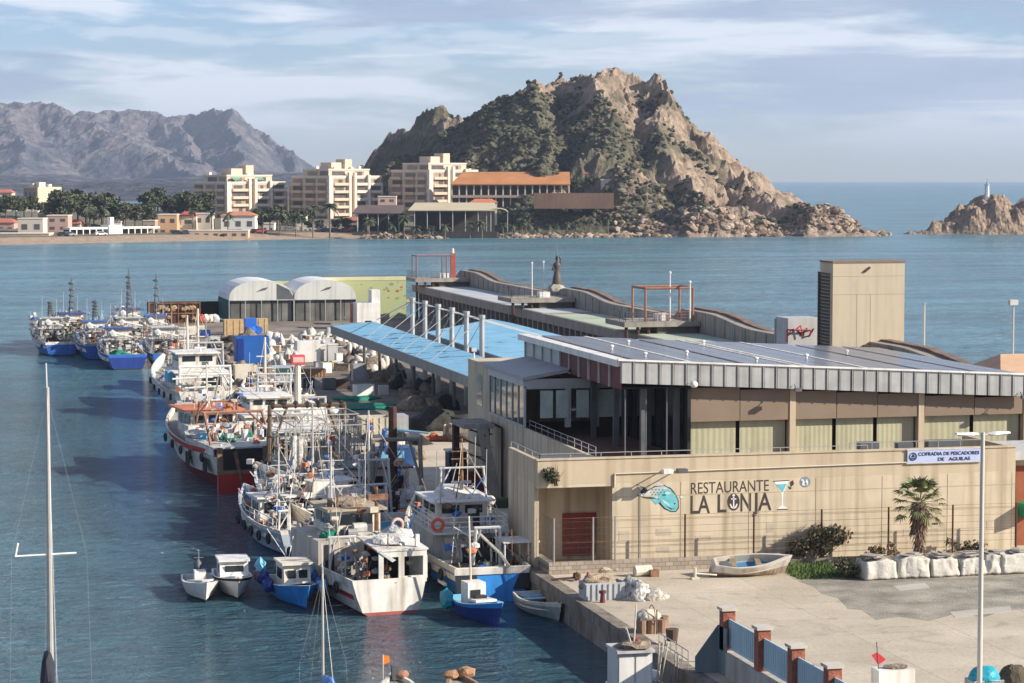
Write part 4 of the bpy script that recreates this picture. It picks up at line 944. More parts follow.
# ------------------------------------------------------------------ apartments, houses, trees across the bay
aptw = M('apartment cream', (.62, .475, .35), .85, .06, .08, streak=.08)
aptw2 = M('apartment white', (.70, .61, .49), .85, .05, .08)
aptl = M('apartment recess shade', (.33, .25, .19), .9, .15, .2)  # band colour stands for the shade in the balcony recesses
win = M('apartment window', (.10, .09, .085), .3, .3, .3)
def apartment(px_corner, py_top, D, wr, wl, floors, label, podium, awn=()):
    c = atD(px_corner, py_top, D); H_ = floors * 3.0; base = c.z - H_
    o = thing('apartment_block', label, 'apartment block', (c.x, c.y, base), R(26), 'pale apartment blocks across the bay')
    b = MB(); b.box(0, wr, 0, wl, 0, H_ - 3); b.box(1.0, wr * .8, 1, wl * .75, H_ - 3, H_); b.box(wr * .2, wr * .45, wl * .2, wl * .5, H_, H_ + 3.0); b.box(wr * .42, wr * .55, wl * .15, wl * .4, H_, H_ + 4.3)
    b.box(wr, wr + 4, 4, wl, 0, H_ - 6); b.box(2, wr - 2, wl, wl + 5, 0, H_ - 6)
    b.build('wall', aptw, o)
    MB().box(-.6, wr + 5, -1.2, wl + 5, -podium, -.003).build('podium', M('podium pink', (.50, .37, .28), .85, .1, .1), o)
    b = MB().box(-.25, wr + .25, -.25, wl + .25, H_ - 3, H_ - 2.2); b.box(.8, wr * .8 + .2, .8, wl * .75, H_, H_ + .5); b.build('parapet', aptw2, o)
    # white fins on the sunny side and at the corner
    for x, dz in ((-.35, 0), (wr * .36, 1.2), (wr * .46, 1.2), (wr * .72, .3)):
        MB().box(x, x + (1.9 if x < 0 else 1.1), -1.35, 0 - .003, 0, H_ - 2.2 + dz).build('fin', aptw2, o)
    rr = random.Random(px_corner)
    secs = [(wr * .10, wr * .34), (wr * .52, wr * .70), (wr * .79, wr * .985)]
    lsec = [(wl * .05, wl * .28), (wl * .34, wl * .62), (wl * .70, wl * .97)]
    for f in range(floors):
        z = f * 3.0
        top = f == floors - 1
        for i, (x0, x1) in enumerate(secs):
            if top and i == 2: continue
            y = 1.0 if top else 0
            MB().box(x0, x1, y - .06, y - .003, z + .75, z + 2.55).build('window', aptl if (f + i) % 3 else win, o)
            MB().box(x0 + (x1 - x0) * rr.uniform(.1, .5), x0 + (x1 - x0) * rr.uniform(.6, .9), y - .1, y - .063, z + .8, z + 2.3).build('window', win, o)
            if not top: MB().box(x0 - .2, x1 + .2, -1.3, -.07, z - .1, z + .95).build('balcony', aptw2 if i else aptw, o)
        for i, (y0, y1) in enumerate(lsec):
            if top and i == 2: continue
            x = 1.0 if top else 0
            MB().box(x - .06, x - .003, y0, y1, z + .75, z + 2.55).build('window', aptl if (f + i) % 2 else win, o)
            if not top: MB().box(-1.3, -.07, y0 - .3, y1 + .3, z - .1, z + .95).build('balcony', aptw, o)
    for (x0, x1, col) in awn:
        MB().prism([(x0, -.05, H_ - .5), (x1, -.05, H_ - .5), (x1, -1.5, H_ - 1.5), (x0, -1.5, H_ - 1.5)], (0, 0, .08)).build('awning', col, o)
    b = MB()
    for k in range(7): x, y = rr.uniform(1, wr - 2), rr.uniform(1, wl - 2); b.box(x, x + 1.1, y, y + 1, H_ - 2.9 if x > wr * .8 or y > wl * .75 else H_, (H_ - 2.9 if x > wr * .8 or y > wl * .75 else H_) + rr.uniform(.9, 1.7))
    b.build('roof_box', aptw2, o)
    return o
yel = M('yellow awning', (.52, .40, .10), .8); grn = M('green awning', (.12, .32, .22), .8)
apartment(226, 176, 950, 28, 24, 6, 'leftmost large apartment block, cream with green awnings on its top floor', 9, ((wrx, wrx + 3.5, grn) for wrx in (2.5, 13.5)))
apartment(328, 170, 945, 26, 25, 7, 'middle large apartment block, pinkish cream above a long pink podium', 10)
apartment(428, 164, 945, 25, 24, 7, 'right large apartment block, palest, at the foot of the headland slope', 9)
# smaller slab block far left
a = atD(38, 187, 1020); o = thing('apartment_block', 'lone plain block at far left with brown front and pale blank side', 'apartment block', (a.x, a.y, a.z - 19), R(24))
MB().box(0, 11, 0, 13, 0, 19).build('wall', M('blank cream wall', (.60, .54, .38), .85, .04, .1), o); MB().box(-.4, -.003, .1, 12.9, 2, 18.6).build('side_facade', M('brown facade', (.32, .24, .17), .85, .1, .2), o)
for f in range(4):
    for y in (1.5, 5.5, 9.5): MB().box(-.45, -.403, y, y + 2.2, 5 + f * 3.4, 6.6 + f * 3.4).build('window', win, o)
MB().box(2, 5, 3, 8, 19, 21).box(6, 7.5, 2, 4, 19, 20.2).box(.5, 1.6, 6, 9, 19, 20.5).build('roof_box', aptw2, o)

def house(px0, px1, pyt, pyb, D, col, label, roofc=None, depth=9, win_n=3, floors=2, arch=0, rz=0, name='house', cat='house'):
    a = atD(px0, pyb, D); c = atD(px1, pyt, D); W_ = (Vector((c.x, c.y, 0)) - Vector((a.x, a.y, 0))).length; H_ = c.z - a.z
    o = thing(name, label, cat, (a.x, a.y, a.z), -YAW + rz)
    MB().box(0, W_, 0, depth, -5, H_).build('wall', col, o)
    if roofc: MB().prism([(-.3, -.4, H_ + .003), (W_ + .3, -.4, H_ + .003), (W_ + .3, depth + .4, H_ + .003), (-.3, depth + .4, H_ + .003)], (0, 0, .25)).add([(-.3, -.4, H_ + .26), (W_ + .3, -.4, H_ + .26), (W_ + .3, depth + .4, H_ + .26), (-.3, depth + .4, H_ + .26), (W_ * .2, depth / 2, H_ + 1.6), (W_ * .8, depth / 2, H_ + 1.6)], [(0, 1, 5, 4), (2, 3, 4, 5), (3, 0, 4), (1, 2, 5)]).build('roof', roofc, o)
    else: MB().box(-.15, W_ + .15, -.15, depth, H_ + .003, H_ + .35).build('parapet', aptw2, o)
    for f in range(floors):
        z = H_ * (f + .3) / floors
        for k in range(win_n):
            x = W_ * (k + .3) / win_n
            MB().box(x, x + W_ * .45 / win_n, -.06, -.003, z, z + H_ * .36 / floors).build('door' if f == 0 and k == 0 else 'window', win, o)
    if arch:
        n = 10; x0 = W_ * .6; r_ = min(2.2, H_ * .4); MB().prism([(x0 + r_ * math.cos(math.pi * k / n), -.1, .2 + r_ * 1.3 * math.sin(math.pi * k / n)) for k in range(n + 1)], (0, .06, 0)).build('arch', dark, o)
    return o
pnk = M('pink house', (.55, .38, .30), .85, .06, .2); sal = M('salmon house', (.60, .36, .20), .85, .06, .2); wht = M('white house', (.72, .69, .62), .85, .05, .2); crm = M('cream house', (.60, .53, .42), .85, .05, .2)
rt = M('red tile roof', (.40, .14, .09), .85, .15, .4)
terr = M('grey terrace house', (.40, .30, .23), .85, .1, .2)
house(-3, 49, 234, 243, 812, pnk, 'long low pink beach building with an arch at far left', None, 8, 4, 1, 1)
house(18, 43, 219, 234, 830, crm, 'pale cream house with small gable behind the low pink beach building', None, 8, 2, 1)
house(47, 68, 216, 240, 845, M('pink terrace house', (.50, .33, .27), .85, .1, .2), 'three storey pinkish terraced house beside the tree cluster', None, 8, 2, 3)
house(-12, 14, 223, 235, 850, M('dusky pink house', (.48, .30, .24), .85, .1, .2), 'low house with red tiled roof at the left edge', rt, 8, 3, 1)
house(2, 16, 201, 212, 1000, wht, 'small white house above the trees at the left edge', None, 8, 1, 1)
house(38, 52, 214, 222, 900, terr, 'brown grey house between the cream house and the trees', None, 7, 2, 1)
house(158, 177, 215, 237, 850, sal, 'salmon orange cube house with small top left window', None, 8, 2, 2)
house(180, 196, 216, 238, 858, crm, 'house with red roof and dark terrace right of the salmon house', M('magenta red roof', (.42, .09, .08), .8, .1, .3), 8, 1, 2)
house(195, 212, 214, 238, 862, M('pale sand house', (.53, .47, .38), .85, .05, .2), 'pale sand coloured house with a gable, left of the white house', None, 8, 2, 2)
house(221, 255, 216, 231, 866, wht, 'bright white house with orange tiled roof', M('orange tile roof', (.46, .20, .11), .85, .15, .4), 9, 3, 1)
house(183, 248, 231, 238, 842, M('peach shop', (.55, .40, .29), .85, .07, .3), 'long low peach shops with awnings below the white house', None, 6, 7, 1, 1)
o = house(314, 327, 227, 237, 890, wht, 'small white kiosk with blue band on the promenade', None, 4, 1, 1, name='kiosk', cat='kiosk'); MB().box(.1, 4.4, -.1, -.06, 1.6, 2.4).build('band', blue, o)
hn = random.Random(12)
for k, (px, w_, pyt, pyb, D_, lab) in enumerate(((26, 12, 208, 218, 960, 'small pale house half hidden in trees behind the cream house'), (70, 10, 224, 236, 862, 'tiny sand coloured house at the left foot of the tree clump'), (112, 9, 222, 234, 872, 'tiny white house under the trees behind the beach pavilion'), (143, 12, 221, 233, 875, 'low pinkish house left of the salmon house'), (-4, 16, 193, 204, 1040, 'white house block on the rise at the left edge'), (53, 8, 207, 217, 950, 'small tan house beside the lone plain block'), (262, 12, 224, 235, 890, 'low cream garage under the trees right of the white house'), (344, 14, 221, 233, 892, 'low sand coloured shed left of the dark canopy'), (296, 10, 216, 224, 915, 'small pink wall house below the middle apartment block'), (378, 18, 197, 204, 925, 'small grey roofed annex below the right apartment block'))): house(px, px + w_, pyt, pyb, D_, (crm, pnk, wht, terr)[k % 4], lab, rt if k % 3 == 1 else None, 7, 2, 1)
# white colonnade pavilion on the beach front
a = atD(70, 239, 822); c = atD(160, 232, 845); L_ = (Vector((c.x, c.y, 0)) - Vector((a.x, a.y, 0))).length
o = thing('beach_pavilion', 'long flat white beach pavilion on thin columns in front of the tree cluster', 'pavilion', (a.x, a.y, 1.6), math.atan2(c.y - a.y, c.x - a.x))
MB().box(0, L_, 0, 5, 2.4, 3.1).build('roof', wht, o); MB().box(L_ * .42, L_ * .56, -.4, 5.2, 0, 3.8).box(L_ * .46, L_ * .5, 1, 3, 3.8, 6.5).build('entrance_block', wht, o)
for k in range(14): MB().box(L_ * k / 14, L_ * k / 14 + .35, .1, .45, 0, 2.398).build('column', wht, o)
MB().box(.2, L_ - .2, 4.6, 4.8, 0, 2.398).build('back_wall', M('pavilion painted shade', (.22, .18, .14), .9, .3, .3), o)  # back wall coloured dark for the shade under the pavilion roof
o = thing('arcade', 'low white open arcade on the promenade below the middle apartment block', 'arcade', tuple(atD(284, 236, 885)), -YAW)
MB().box(0, 10.5, 0, 3, 2.6, 3.2).build('roof', wht, o); [MB().box(k * 1.7, k * 1.7 + .5, 0, .5, 0, 2.598).build('column', wht, o) for k in range(7)]
# dark and pale sports canopies
def canopy(px0, px1, pyt, pyb, pyg, D, colm, label, depth, n):
    a = atD(px0, pyb, D); c = atD(px1, pyb, D); g = atD(px0, pyg, D).z; W_ = (c - a).length; tp = atD(px0, pyt, D + depth).z
    o = thing('open_canopy', label, 'canopy', (a.x, a.y, g), -YAW)
    za, zb = a.z - g, tp - g
    MB().prism([(0, 0, za), (W_, 0, za), (W_ - 1, depth, zb), (1.5, depth, zb)], (0, 0, .35)).build('roof', colm, o)
    for k in range(n): MB().tube((W_ * (k + .5) / n, .6, 0), (W_ * (k + .5) / n, .6, za), .18).build('column', grey, o)
    MB().box(1, W_ - 1, depth - .4, depth, 0, zb - .2).build('back_wall', M('canopy dark wall and shade', (.05, .045, .04), .9, .3, .2), o); MB().box(0, W_, -.6, -.3, -2, .9).build('front_wall', MATS['canopy dark wall and shade'], o)  # back wall's near-black colour stands for the shade under the canopy
canopy(408, 497, 203.5, 211, 234, 864, M('tan canopy', (.50, .42, .27), .7, .06, .1), 'wide pale tan sports canopy on columns by the shore', 26, 7)
canopy(352, 404, 206, 214, 234, 868, M('brown canopy', (.12, .085, .07), .8, .2, .2), 'dark brown canopy left of the pale tan sports canopy', 20, 5)
o = thing('arched_canopy', 'small tan vaulted canopy attached at the right of the wide tan sports canopy', 'canopy', tuple(atD(497, 226, 866)), -YAW)
b = MB(); arc = [(4 * math.cos(math.pi * k / 8), 4.6 + 1.6 * math.sin(math.pi * k / 8)) for k in range(9)]
for (xa, za), (xb, zb) in zip(arc, arc[1:]): b.prism([(xa, 0, za), (xb, 0, zb), (xb, 14, zb), (xa, 14, za)], (0, 0, .2))
b.build('roof', MATS['tan canopy'], o); [MB().tube((x, .5, -2), (x, .5, 4.6), .15).build('column', grey, o) for x in (-3.8, 3.8)]
# long orange roofed hall on its retaining walls
a = atD(452, 200, 930); c = atD(569, 185, 930); W_ = (Vector((c.x, c.y, 0)) - Vector((a.x, a.y, 0))).length; H_ = c.z - a.z
o = thing('orange_hall', 'long hall with broad orange roof and colonnade below the headland slope', 'building', tuple(a), -YAW)
MB().prism([(-.5, -2, H_), (W_ + .5, -2, H_), (W_ + .5, 12, H_ + 4.7), (4, 12, H_ + 4.7)], (0, 0, .4)).build('roof', M('orange hall roof', (.43, .185, .07), .8, .14, .15), o)
MB().box(.2, W_ - .2, 4, 4.4, -4, H_).box(0, W_, -1.8, -1.2, .9, 1.9).build('wall', M('hall wall', (.40, .30, .23), .85, .1, .2), o)
for k in range(17): MB().box(W_ * k / 16 - .25, W_ * k / 16 + .25, -1.15, -.7, -3, H_ - .01).build('column', crm, o)
MB().box(0, W_ - .4, 3.9, 3.997, -2, H_ - .3).build('painted_front_shade', M('hall painted shade', (.09, .065, .055), .9, .2, .3), o)  # dark sheet behind the columns, painted in for the roof's shade
o = house(470, 497, 203, 212, 905, crm, 'little house with bright orange roof just below the orange hall', M('bright orange roof', (.50, .17, .08), .8, .1, .4), 5, 3, 1)
house(585, 602, 171, 186, 950, M('earth house', (.42, .32, .22), .85, .1, .2), 'tan flat roofed house right of the orange hall', None, 8, 2, 1)
house(601, 614, 180, 190, 930, crm, 'pale blank garden wall building at the right end of the terrace', None, 4, 1, 1)
house(583, 595, 174, 188, 940, wht, 'tiny white house with red roof between the orange hall and the tan house', rt, 6, 1, 1)
a = atD(534, 206, 900); c = atD(612, 193, 905); W_ = (Vector((c.x, c.y, 0)) - Vector((a.x, a.y, 0))).length
o = thing('retaining_wall', 'long red brown retaining wall under the garden terrace right of the orange hall', 'wall', (a.x, a.y, a.z), -YAW)
MB().box(0, W_, 0, 1.2, -1, c.z - a.z).build('wall', M('red brown wall', (.21, .125, .085), .9, .2, .1, streak=.4), o); MB().box(0, W_, 1.2, 18, c.z - a.z - 3, c.z - a.z - .2).build('terrace_fill', M('terrace fill', (.30, .24, .17), .9, .2, .2), o)

# ---- lighthouse on the islet
a = atD(987, 192, 932); o = thing('beacon', 'small white harbour beacon tower on top of the rocky islet', 'lighthouse', (a.x, a.y, a.z - 2.4)); o.scale = (.8, .8, .85)
MB().tube((0, 0, -1), (0, 0, .8), 2.2, 2.0, 8).build('base', M('beacon base', (.50, .45, .38), .8, .1, .3), o); MB().tube((0, 0, .8), (0, 0, 6), 1.25, 1.05, 8).build('tower', M('beacon white', (.62, .62, .60), .7, .06, .3), o)
MB().tube((0, 0, 6), (0, 0, 6.3), 1.5, 1.5, 8).build('gallery', lgrey, o); MB().tube((0, 0, 6.3), (0, 0, 7.4), .5, .45, 8).build('lantern', grey, o); MB().tube((0, 0, 7.4), (0, 0, 9.2), .08, n=4).build('antenna', dgrey, o)

# ---- trees
leafA = [M('leaf dark', (.036, .05, .024), .8, .4, .4), M('leaf mid', (.066, .082, .038), .8, .35, .4), M('leaf light', (.115, .115, .06), .8, .3, .4)]
bark = M('bark', (.12, .085, .06), .9, .3, 2)
def leafball(b, c, r, n, s, rr, nm=3):
    for i in range(n):
        d = Vector((rr.gauss(0, 1), rr.gauss(0, 1), rr.gauss(0, 1))).normalized() * r * rr.random() ** .4
        p = Vector(c) + Vector((d.x, d.y, d.z * .8)); u = Vector((rr.gauss(0, 1), rr.gauss(0, 1), rr.gauss(0, 1))).normalized(); v = u.orthogonal().normalized()
        w_ = u.cross(v); k = s * rr.uniform(.6, 1.3)
        b.add([p + v * k, p + w_ * k * .6, p - v * k, p - w_ * k * .6], [(0, 1, 2, 3)], rr.randrange(nm))
def tree(name, seed, h, rad, lumps, cat='tree'):
    rr = random.Random(seed); o = thing(name, 'x', cat)
    b = MB(); b.tube((0, 0, -2), (0, 0, h * .5), h * .03, h * .02)
    for k in range(5): a_ = rr.uniform(0, 6.3); b.tube((0, 0, h * .35), (math.cos(a_) * rad * .6, math.sin(a_) * rad * .6, h * rr.uniform(.55, .8)), h * .015, h * .006, 4)
    b.build('trunk', bark, o); b = MB()
    for k in range(lumps):
        a_ = rr.uniform(0, 6.3); q = rad * rr.uniform(0, .75); z = h * rr.uniform(.42, .9) * (1 - .12 * q / rad)
        leafball(b, (math.cos(a_) * q, math.sin(a_) * q, z), rad * rr.uniform(.28, .5), 70, rad * .13, rr)
    b.build('crown', leafA, o); return o
def palm(seed, h, fl, n, cat='palm tree'):
    rr = random.Random(seed); o = thing('palm_tree', 'x', cat)
    b = MB(); b.tube((0, 0, -1), (0, 0, h), .3, .2, 6); b.build('trunk', M('palm trunk', (.19, .145, .105), .9, .25, 2), o); b = MB()
    for k in range(n):
        a_ = rr.uniform(0, 6.3); e = rr.uniform(-.5, 1.2); d = Vector((math.cos(a_), math.sin(a_), 0)); s_ = Vector((-d.y, d.x, 0)); p = Vector((0, 0, h)); vs = []
        for j in range(6):
            t_ = j / 5; q = p + d * (fl * t_ * math.cos(e * (1 - t_ * .3))) + Vector((0, 0, fl * (math.sin(e) * t_ - .65 * t_ * t_)))
            wv = fl * .17 * math.sin(math.pi * (.12 + .85 * t_)); vs += [q - s_ * wv - Vector((0, 0, wv * .5)), q, q + s_ * wv - Vector((0, 0, wv * .5))]
        b.add(vs, [(j * 3 + i, j * 3 + i + 1, j * 3 + i + 4, j * 3 + i + 3) for j in range(5) for i in range(2)], rr.randrange(3))
    b.build('crown', leafA, o); return o
def plant(proto, first, px, py, D, sc, lab, grp, rz):
    a = atD(px, py, D); z = cz(a.x, a.y)
    p_ = (a.x, a.y, z)
    if first: proto.location = p_; proto.rotation_euler = (0, 0, rz); proto.scale = (sc,) * 3; proto['label'] = lab; proto['group'] = grp
    else: dup(proto, p_, rz, sc, lab, grp)
pt = [tree('leafy_tree', 21, 11, 5.2, 13), tree('leafy_tree', 22, 9, 5.6, 12), tree('leafy_tree', 23, 13, 4.4, 13)]
rr = random.Random(8)
TL = [(62, 236, 885, 1.1), (70, 236, 870, 1.0), (78, 236, 880, 1.15), (86, 236, 890, 1.2), (94, 236, 880, 1.15), (102, 236, 885, 1.2), (109, 236, 880, 1.1), (118, 236, 880, .9), (126, 236, 870, .85), (135, 236, 875, .85), (143, 236, 880, .8), (151, 236, 878, .8), (58, 236, 900, .9), (90, 236, 865, .8),
      (150, 225, 930, 1), (158, 225, 935, 1), (168, 225, 940, 1), (178, 225, 930, 1.05), (188, 225, 920, 1.1), (197, 225, 915, 1.05), (206, 225, 925, .9)]
used = set()
def put(lst, protos, lab, grp):
    for px, py, D, s in lst:
        k = rr.randrange(len(protos)); plant(protos[k], (id(protos[k])) not in used, px, py, D, s * rr.uniform(.9, 1.1), lab, grp, rr.uniform(0, 6)); used.add(id(protos[k]))
put(TL, pt, 'dark leafy tree in the dense clump behind the beach pavilion and the pastel houses', 'leafy trees behind the beach pavilion')
put([(262, 236, 880, .7), (270, 236, 885, .75), (277, 236, 880, .8), (286, 236, 875, .75), (294, 236, 880, .7), (302, 236, 885, .6), (310, 236, 880, .5), (255, 222, 905, .7), (320, 236, 880, .5), (335, 236, 885, .45), (345, 236, 880, .5)], pt, 'low leafy tree along the promenade below the apartment blocks', 'low trees below the apartment blocks')
put([(438, 200, 915, .7), (444, 201, 912, .65), (452, 203, 905, .6), (430, 205, 900, .55), (422, 204, 905, .55), (526, 210, 890, .7), (520, 214, 885, .6), (574, 186, 935, .6), (590, 186, 935, .5), (465, 205, 900, .45)], pt, 'bushy dark tree on the terraces around the orange roofed hall', 'bushy trees around the orange hall')
put([(6, 215, 900, .8), (0, 218, 905, .8), (16, 215, 905, .7), (24, 215, 910, .75), (32, 214, 915, .7), (42, 212, 910, .7), (53, 214, 900, .8), (-8, 216, 900, .9), (12, 212, 960, .8)], pt, 'dark tree among the pastel houses at the far left', 'trees among the far left houses')
pp = [palm(31, 8.5, 3.2, 26), palm(32, 7, 3.0, 24), palm(33, 10, 3.2, 26)]
put([(x, 240, 856, s) for x, s in ((88, .95), (104, .9), (136, .75), (193, .8), (212, .8), (228, .9), (263, .9), (280, .95), (296, 1.05), (313, 1.1), (330, 1.1), (404, .85), (392, .9), (416, .85), (430, .9), (445, .9), (482, .85), (470, .8), (369, .9))], pp, 'slender palm on the promenade along the beach', 'palms along the promenade')
put([(512, 236, 868, .7), (522, 235, 870, .7), (529, 232, 874, .65), (537, 232, 876, .6), (548, 230, 878, .7), (556, 229, 880, .7), (567, 228, 880, .6), (583, 224, 885, .75), (590, 225, 884, .6), (608, 222, 888, .7), (503, 236, 866, .7), (575, 230, 878, .6)], pp, 'smaller dry palm on the rocky slope under the red brown retaining wall', 'palms on the slope under the retaining wall')
# tiny parked cars on the promenade
cw = [M('car white', (.65, .65, .64), .3), M('car dark', (.05, .055, .07), .3), M('car silver', (.35, .36, .38), .3), M('car red', (.35, .04, .03), .3)]
def tinycar(loc, rz, m, lab, grp):
    o = thing('parked_car', lab, 'car', loc, rz, grp)
    MB().prism([(-2.1, -.85, .3), (2.1, -.85, .3), (2.1, -.85, .8), (1.2, -.85, .95), (.6, -.85, 1.45), (-1.3, -.85, 1.45), (-2.1, -.85, .95)], (0, 1.7, 0)).build('body', m, o)
    MB().prism([(-1.35, -.87, .95), (1.0, -.87, .95), (.55, -.87, 1.38), (-1.2, -.87, 1.38)], (0, 1.74, 0)).build('window', glass, o)
    for x in (-1.3, 1.3): MB().tube((x, -.88, .3), (x, .88, .3), .32, n=10).build('wheel', black, o)
for px, k in ((58, 1), (64, 2), (96, 0), (176, 1), (186, 1), (197, 2), (206, 1), (236, 1), (244, 1), (262, 3), (268, 3), (340, 1), (350, 1), (362, 3), (374, 1)):
    a = atD(px, 240, ysh(atD(px, 240, 850).x) / math.cos(YAW) * 0 + 846); yy = ysh(a.x) + 30
    tinycar((a.x, yy, cz(a.x, yy)), rr.uniform(-.3, .5), cw[k], ('white car', 'dark car', 'silver car', 'red car')[k] + ' parked on the beach promenade', ('white', 'dark', 'silver', 'red')[k] + ' cars parked on the promenade')
# ------------------------------------------------------------------ boats
def lerp(a, b, u): return a + (b - a) * u
class Hull:
    def __init__(s, L, B, fb, rise, stern=.88, bow=2.2, rake=1.6, draft=.8): s.__dict__.update(locals())
    def half(s, u):
        k = lerp(s.stern, 1, min(1, u / .3)); 
        if u > .5: k *= max(.015, 1 - ((u - .5) / .5) ** s.bow)
        return s.B / 2 * k
    def top(s, u): return s.fb + s.rise * max(0, (u - .25) / .75) ** 2 + .12 * max(0, .3 - u)
    def ring(s, u, lev, inset=0):
        y = u * s.L; h = max(.01, s.half(u) - inset); tp = s.top(u); pts = []
        for q in lev:
            z = -s.draft * (1 - .5 * u ** 4) if q == 'k' else q * tp if isinstance(q, float) else tp
            f = (z + s.draft) / (tp + s.draft); fl = f ** (.28 + .9 * u ** 3)
            pts.append((h * max(.04, fl), y + s.rake * (max(0, z) / tp) * u ** 5 - .35 * (1 - f) * (1 - u) ** 8, z))
        return pts
def make_hull(o, H, bul, mats, levels=(.10, .5, .84), deckmat=None, n=18, name='hull'):
    """mats: antifouling, topside, strake, rim/inside"""
    lev = ['k'] + [float(x) for x in levels] + [1.0]; b = MB(); m = len(lev); mi = [0, 1, 1, 2]
    us = [i / n for i in range(n + 1)]
    R_ = [H.ring(u, lev) for u in us]; vs = []
    for r in R_: vs += [(-x, y, z) for x, y, z in r] + list(r)
    fs = []
    b.add(vs, [])
    for i in range(n):
        for j in range(m - 1):
            p = i * 2 * m + j; q = (i + 1) * 2 * m + j
            b.f.append([p, p + 1, q + 1, q]); b.m.append(mi[j])
            p += m; q += m
            b.f.append([p, q, q + 1, p + 1]); b.m.append(mi[j])
    for j in range(m - 1): b.f.append([j, m + j, m + j + 1, j + 1]); b.m.append(mi[j])
    # rim and inside of the bulwark
    rim = [];
    for u in us:
        h = H.half(u); tp = H.top(u); y = u * H.L + H.rake * u ** 5; i_ = max(.0, h - .12); dz = tp - bul
        yi = max(.1, min(y - .12, H.L * u + H.rake * u ** 5 - .1)) if u > 0 else .12
        rim.append(((h, y, tp), (i_, yi, tp), (i_, yi, dz)))
    for i in range(n):
        for sg in (-1, 1):
            a, c = rim[i], rim[i + 1]
            f = lambda p: (p[0] * sg, p[1], p[2])
            b.add([f(a[0]), f(c[0]), f(c[1]), f(a[1])], [(0, 1, 2, 3)], 3); b.add([f(a[1]), f(c[1]), f(c[2]), f(a[2])], [(0, 1, 2, 3)], 3)
    a = rim[0]
    b.quad((-a[0][0], a[0][1] , a[0][2]), (a[0][0], a[0][1], a[0][2]), (a[1][0], a[1][1], a[1][2]), (-a[1][0], a[1][1], a[1][2]), 3)
    b.quad((-a[1][0], a[1][1], a[1][2]), (a[1][0], a[1][1], a[1][2]), (a[2][0], a[2][1], a[2][2]), (-a[2][0], a[2][1], a[2][2]), 3)
    hull = b.build(name, mats, o)
    d = MB()
    for i in range(n):
        a, c = rim[i][2], rim[i + 1][2]
        d.quad((-a[0], a[1], a[2] + .004), (a[0], a[1], a[2] + .004), (c[0], c[1], c[2] + .004), (-c[0], c[1], c[2] + .004))
    d.build('deck', deckmat or deckm, o)
    return hull
def winrow(parent, ax, fixed, a0, a1, z0, z1, n, sgn, gap=.25, m=None, name='window'):
    """n windows along an axis on the plane fixed, facing sgn"""
    w_ = (a1 - a0) / n
    for k in range(n):
        p, q = a0 + w_ * (k + gap / 2), a0 + w_ * (k + 1 - gap / 2); e0, e1 = sorted((fixed + sgn * .003, fixed + sgn * .04))
        (MB().box(p, q, e0, e1, z0, z1) if ax == 'x' else MB().box(e0, e1, p, q, z0, z1)).build(name, m or glass, parent)
def cabin(o, x0, x1, y0, y1, z0, z1, mat, rear=2, front=3, side=2, roofm=None, over=.2, slope=.25, wz=(.52, .86), name='wheelhouse', door=True):
    b = MB(); b.add([(x0, y0, z0), (x1, y0, z0), (x1, y1 + slope, z0), (x0, y1 + slope, z0), (x0, y0, z1), (x1, y0, z1), (x1, y1, z1), (x0, y1, z1)], [(3, 2, 1, 0), (4, 5, 6, 7), (0, 1, 5, 4), (1, 2, 6, 5), (2, 3, 7, 6), (3, 0, 4, 7)])
    wh = b.build(name, mat, o); H_ = z1 - z0; za, zb = z0 + H_ * wz[0], z0 + H_ * wz[1]
    if rear: winrow(wh, 'x', y0, x0 + .15, x1 - .15, za, zb, rear, -1)
    if side: winrow(wh, 'y', x0, y0 + .2, y1 - .2, za, zb, side, -1); winrow(wh, 'y', x1, y0 + .2, y1 - .2, za, zb, side, 1)
    if front: winrow(wh, 'x', y1 + slope * .4, x0 + .1, x1 - .1, za, zb, front, 1)
    if door: MB().box(x0 + (x1 - x0) * .62, x0 + (x1 - x0) * .62 + .6, y0 - .03, y0 - .003, z0 + .08, z0 + H_ * .48).build('door', dgrey, wh)
    MB().box(x0 - over, x1 + over, y0 - over, y1 + over + .15, z1 + .003, z1 + .12).build('roof', roofm or mat, wh)
    return wh
def gantry(o, y, x0, x1, z0, z1, mat, r=.09, lean=0, name='gantry', bars=1):
    b = MB(); b.tube((x0, y, z0), (x0 + .1, y + lean, z1), r).tube((x1, y, z0), (x1 - .1, y + lean, z1), r)
    for k in range(bars): z = z1 - k * .7; b.tube((x0, y + lean, z), (x1, y + lean, z), r)
    b.tube((x0, y + .01, z0 + (z1 - z0) * .35), (lerp(x0, x1, .25), y + lean, z1), r * .6).tube((x1, y + .01, z0 + (z1 - z0) * .35), (lerp(x0, x1, .75), y + lean, z1), r * .6)
    return b.build(name, mat, o)
def mast(o, x, y, z0, z1, mat, r=.09, arms=2, w_=1.2, rig=None, name='mast'):
    b = MB().tube((x, y, z0), (x, y, z1), r, r * .6)
    for k in range(arms): z = lerp(z0, z1, .6 + .3 * k / max(1, arms)); b.tube((x - w_ / 2, y, z), (x + w_ / 2, y, z), r * .45, n=4)
    m = b.build(name, mat, o)
    if rig:
        b = MB(); [b.tube((x, y, z1 - .2), p, .018, n=3) for p in rig]; b.build('rigging', rope, o)
    return m
def antennas(o, pts, name='antenna'):
    for x, y, z0, z1 in pts: MB().tube((x, y, z0), (x + .05, y, z1), .022, .012, 4).build(name, white2, o)
def radar(o, x, y, z):
    MB().tube((x, y, z), (x, y, z + .3), .1).box(x - .55, x + .55, y - .09, y + .09, z + .3, z + .44).build('radar', white2, o)
def ringbuoy(o, x, y, z, ax=(0, 1, 0), m=None): MB().ring((x, y, z), ax, .3, .085).build('lifebuoy', m or MATS['life ring'], o)
M('life ring', (.60, .08, .03), .5, .1, 2)
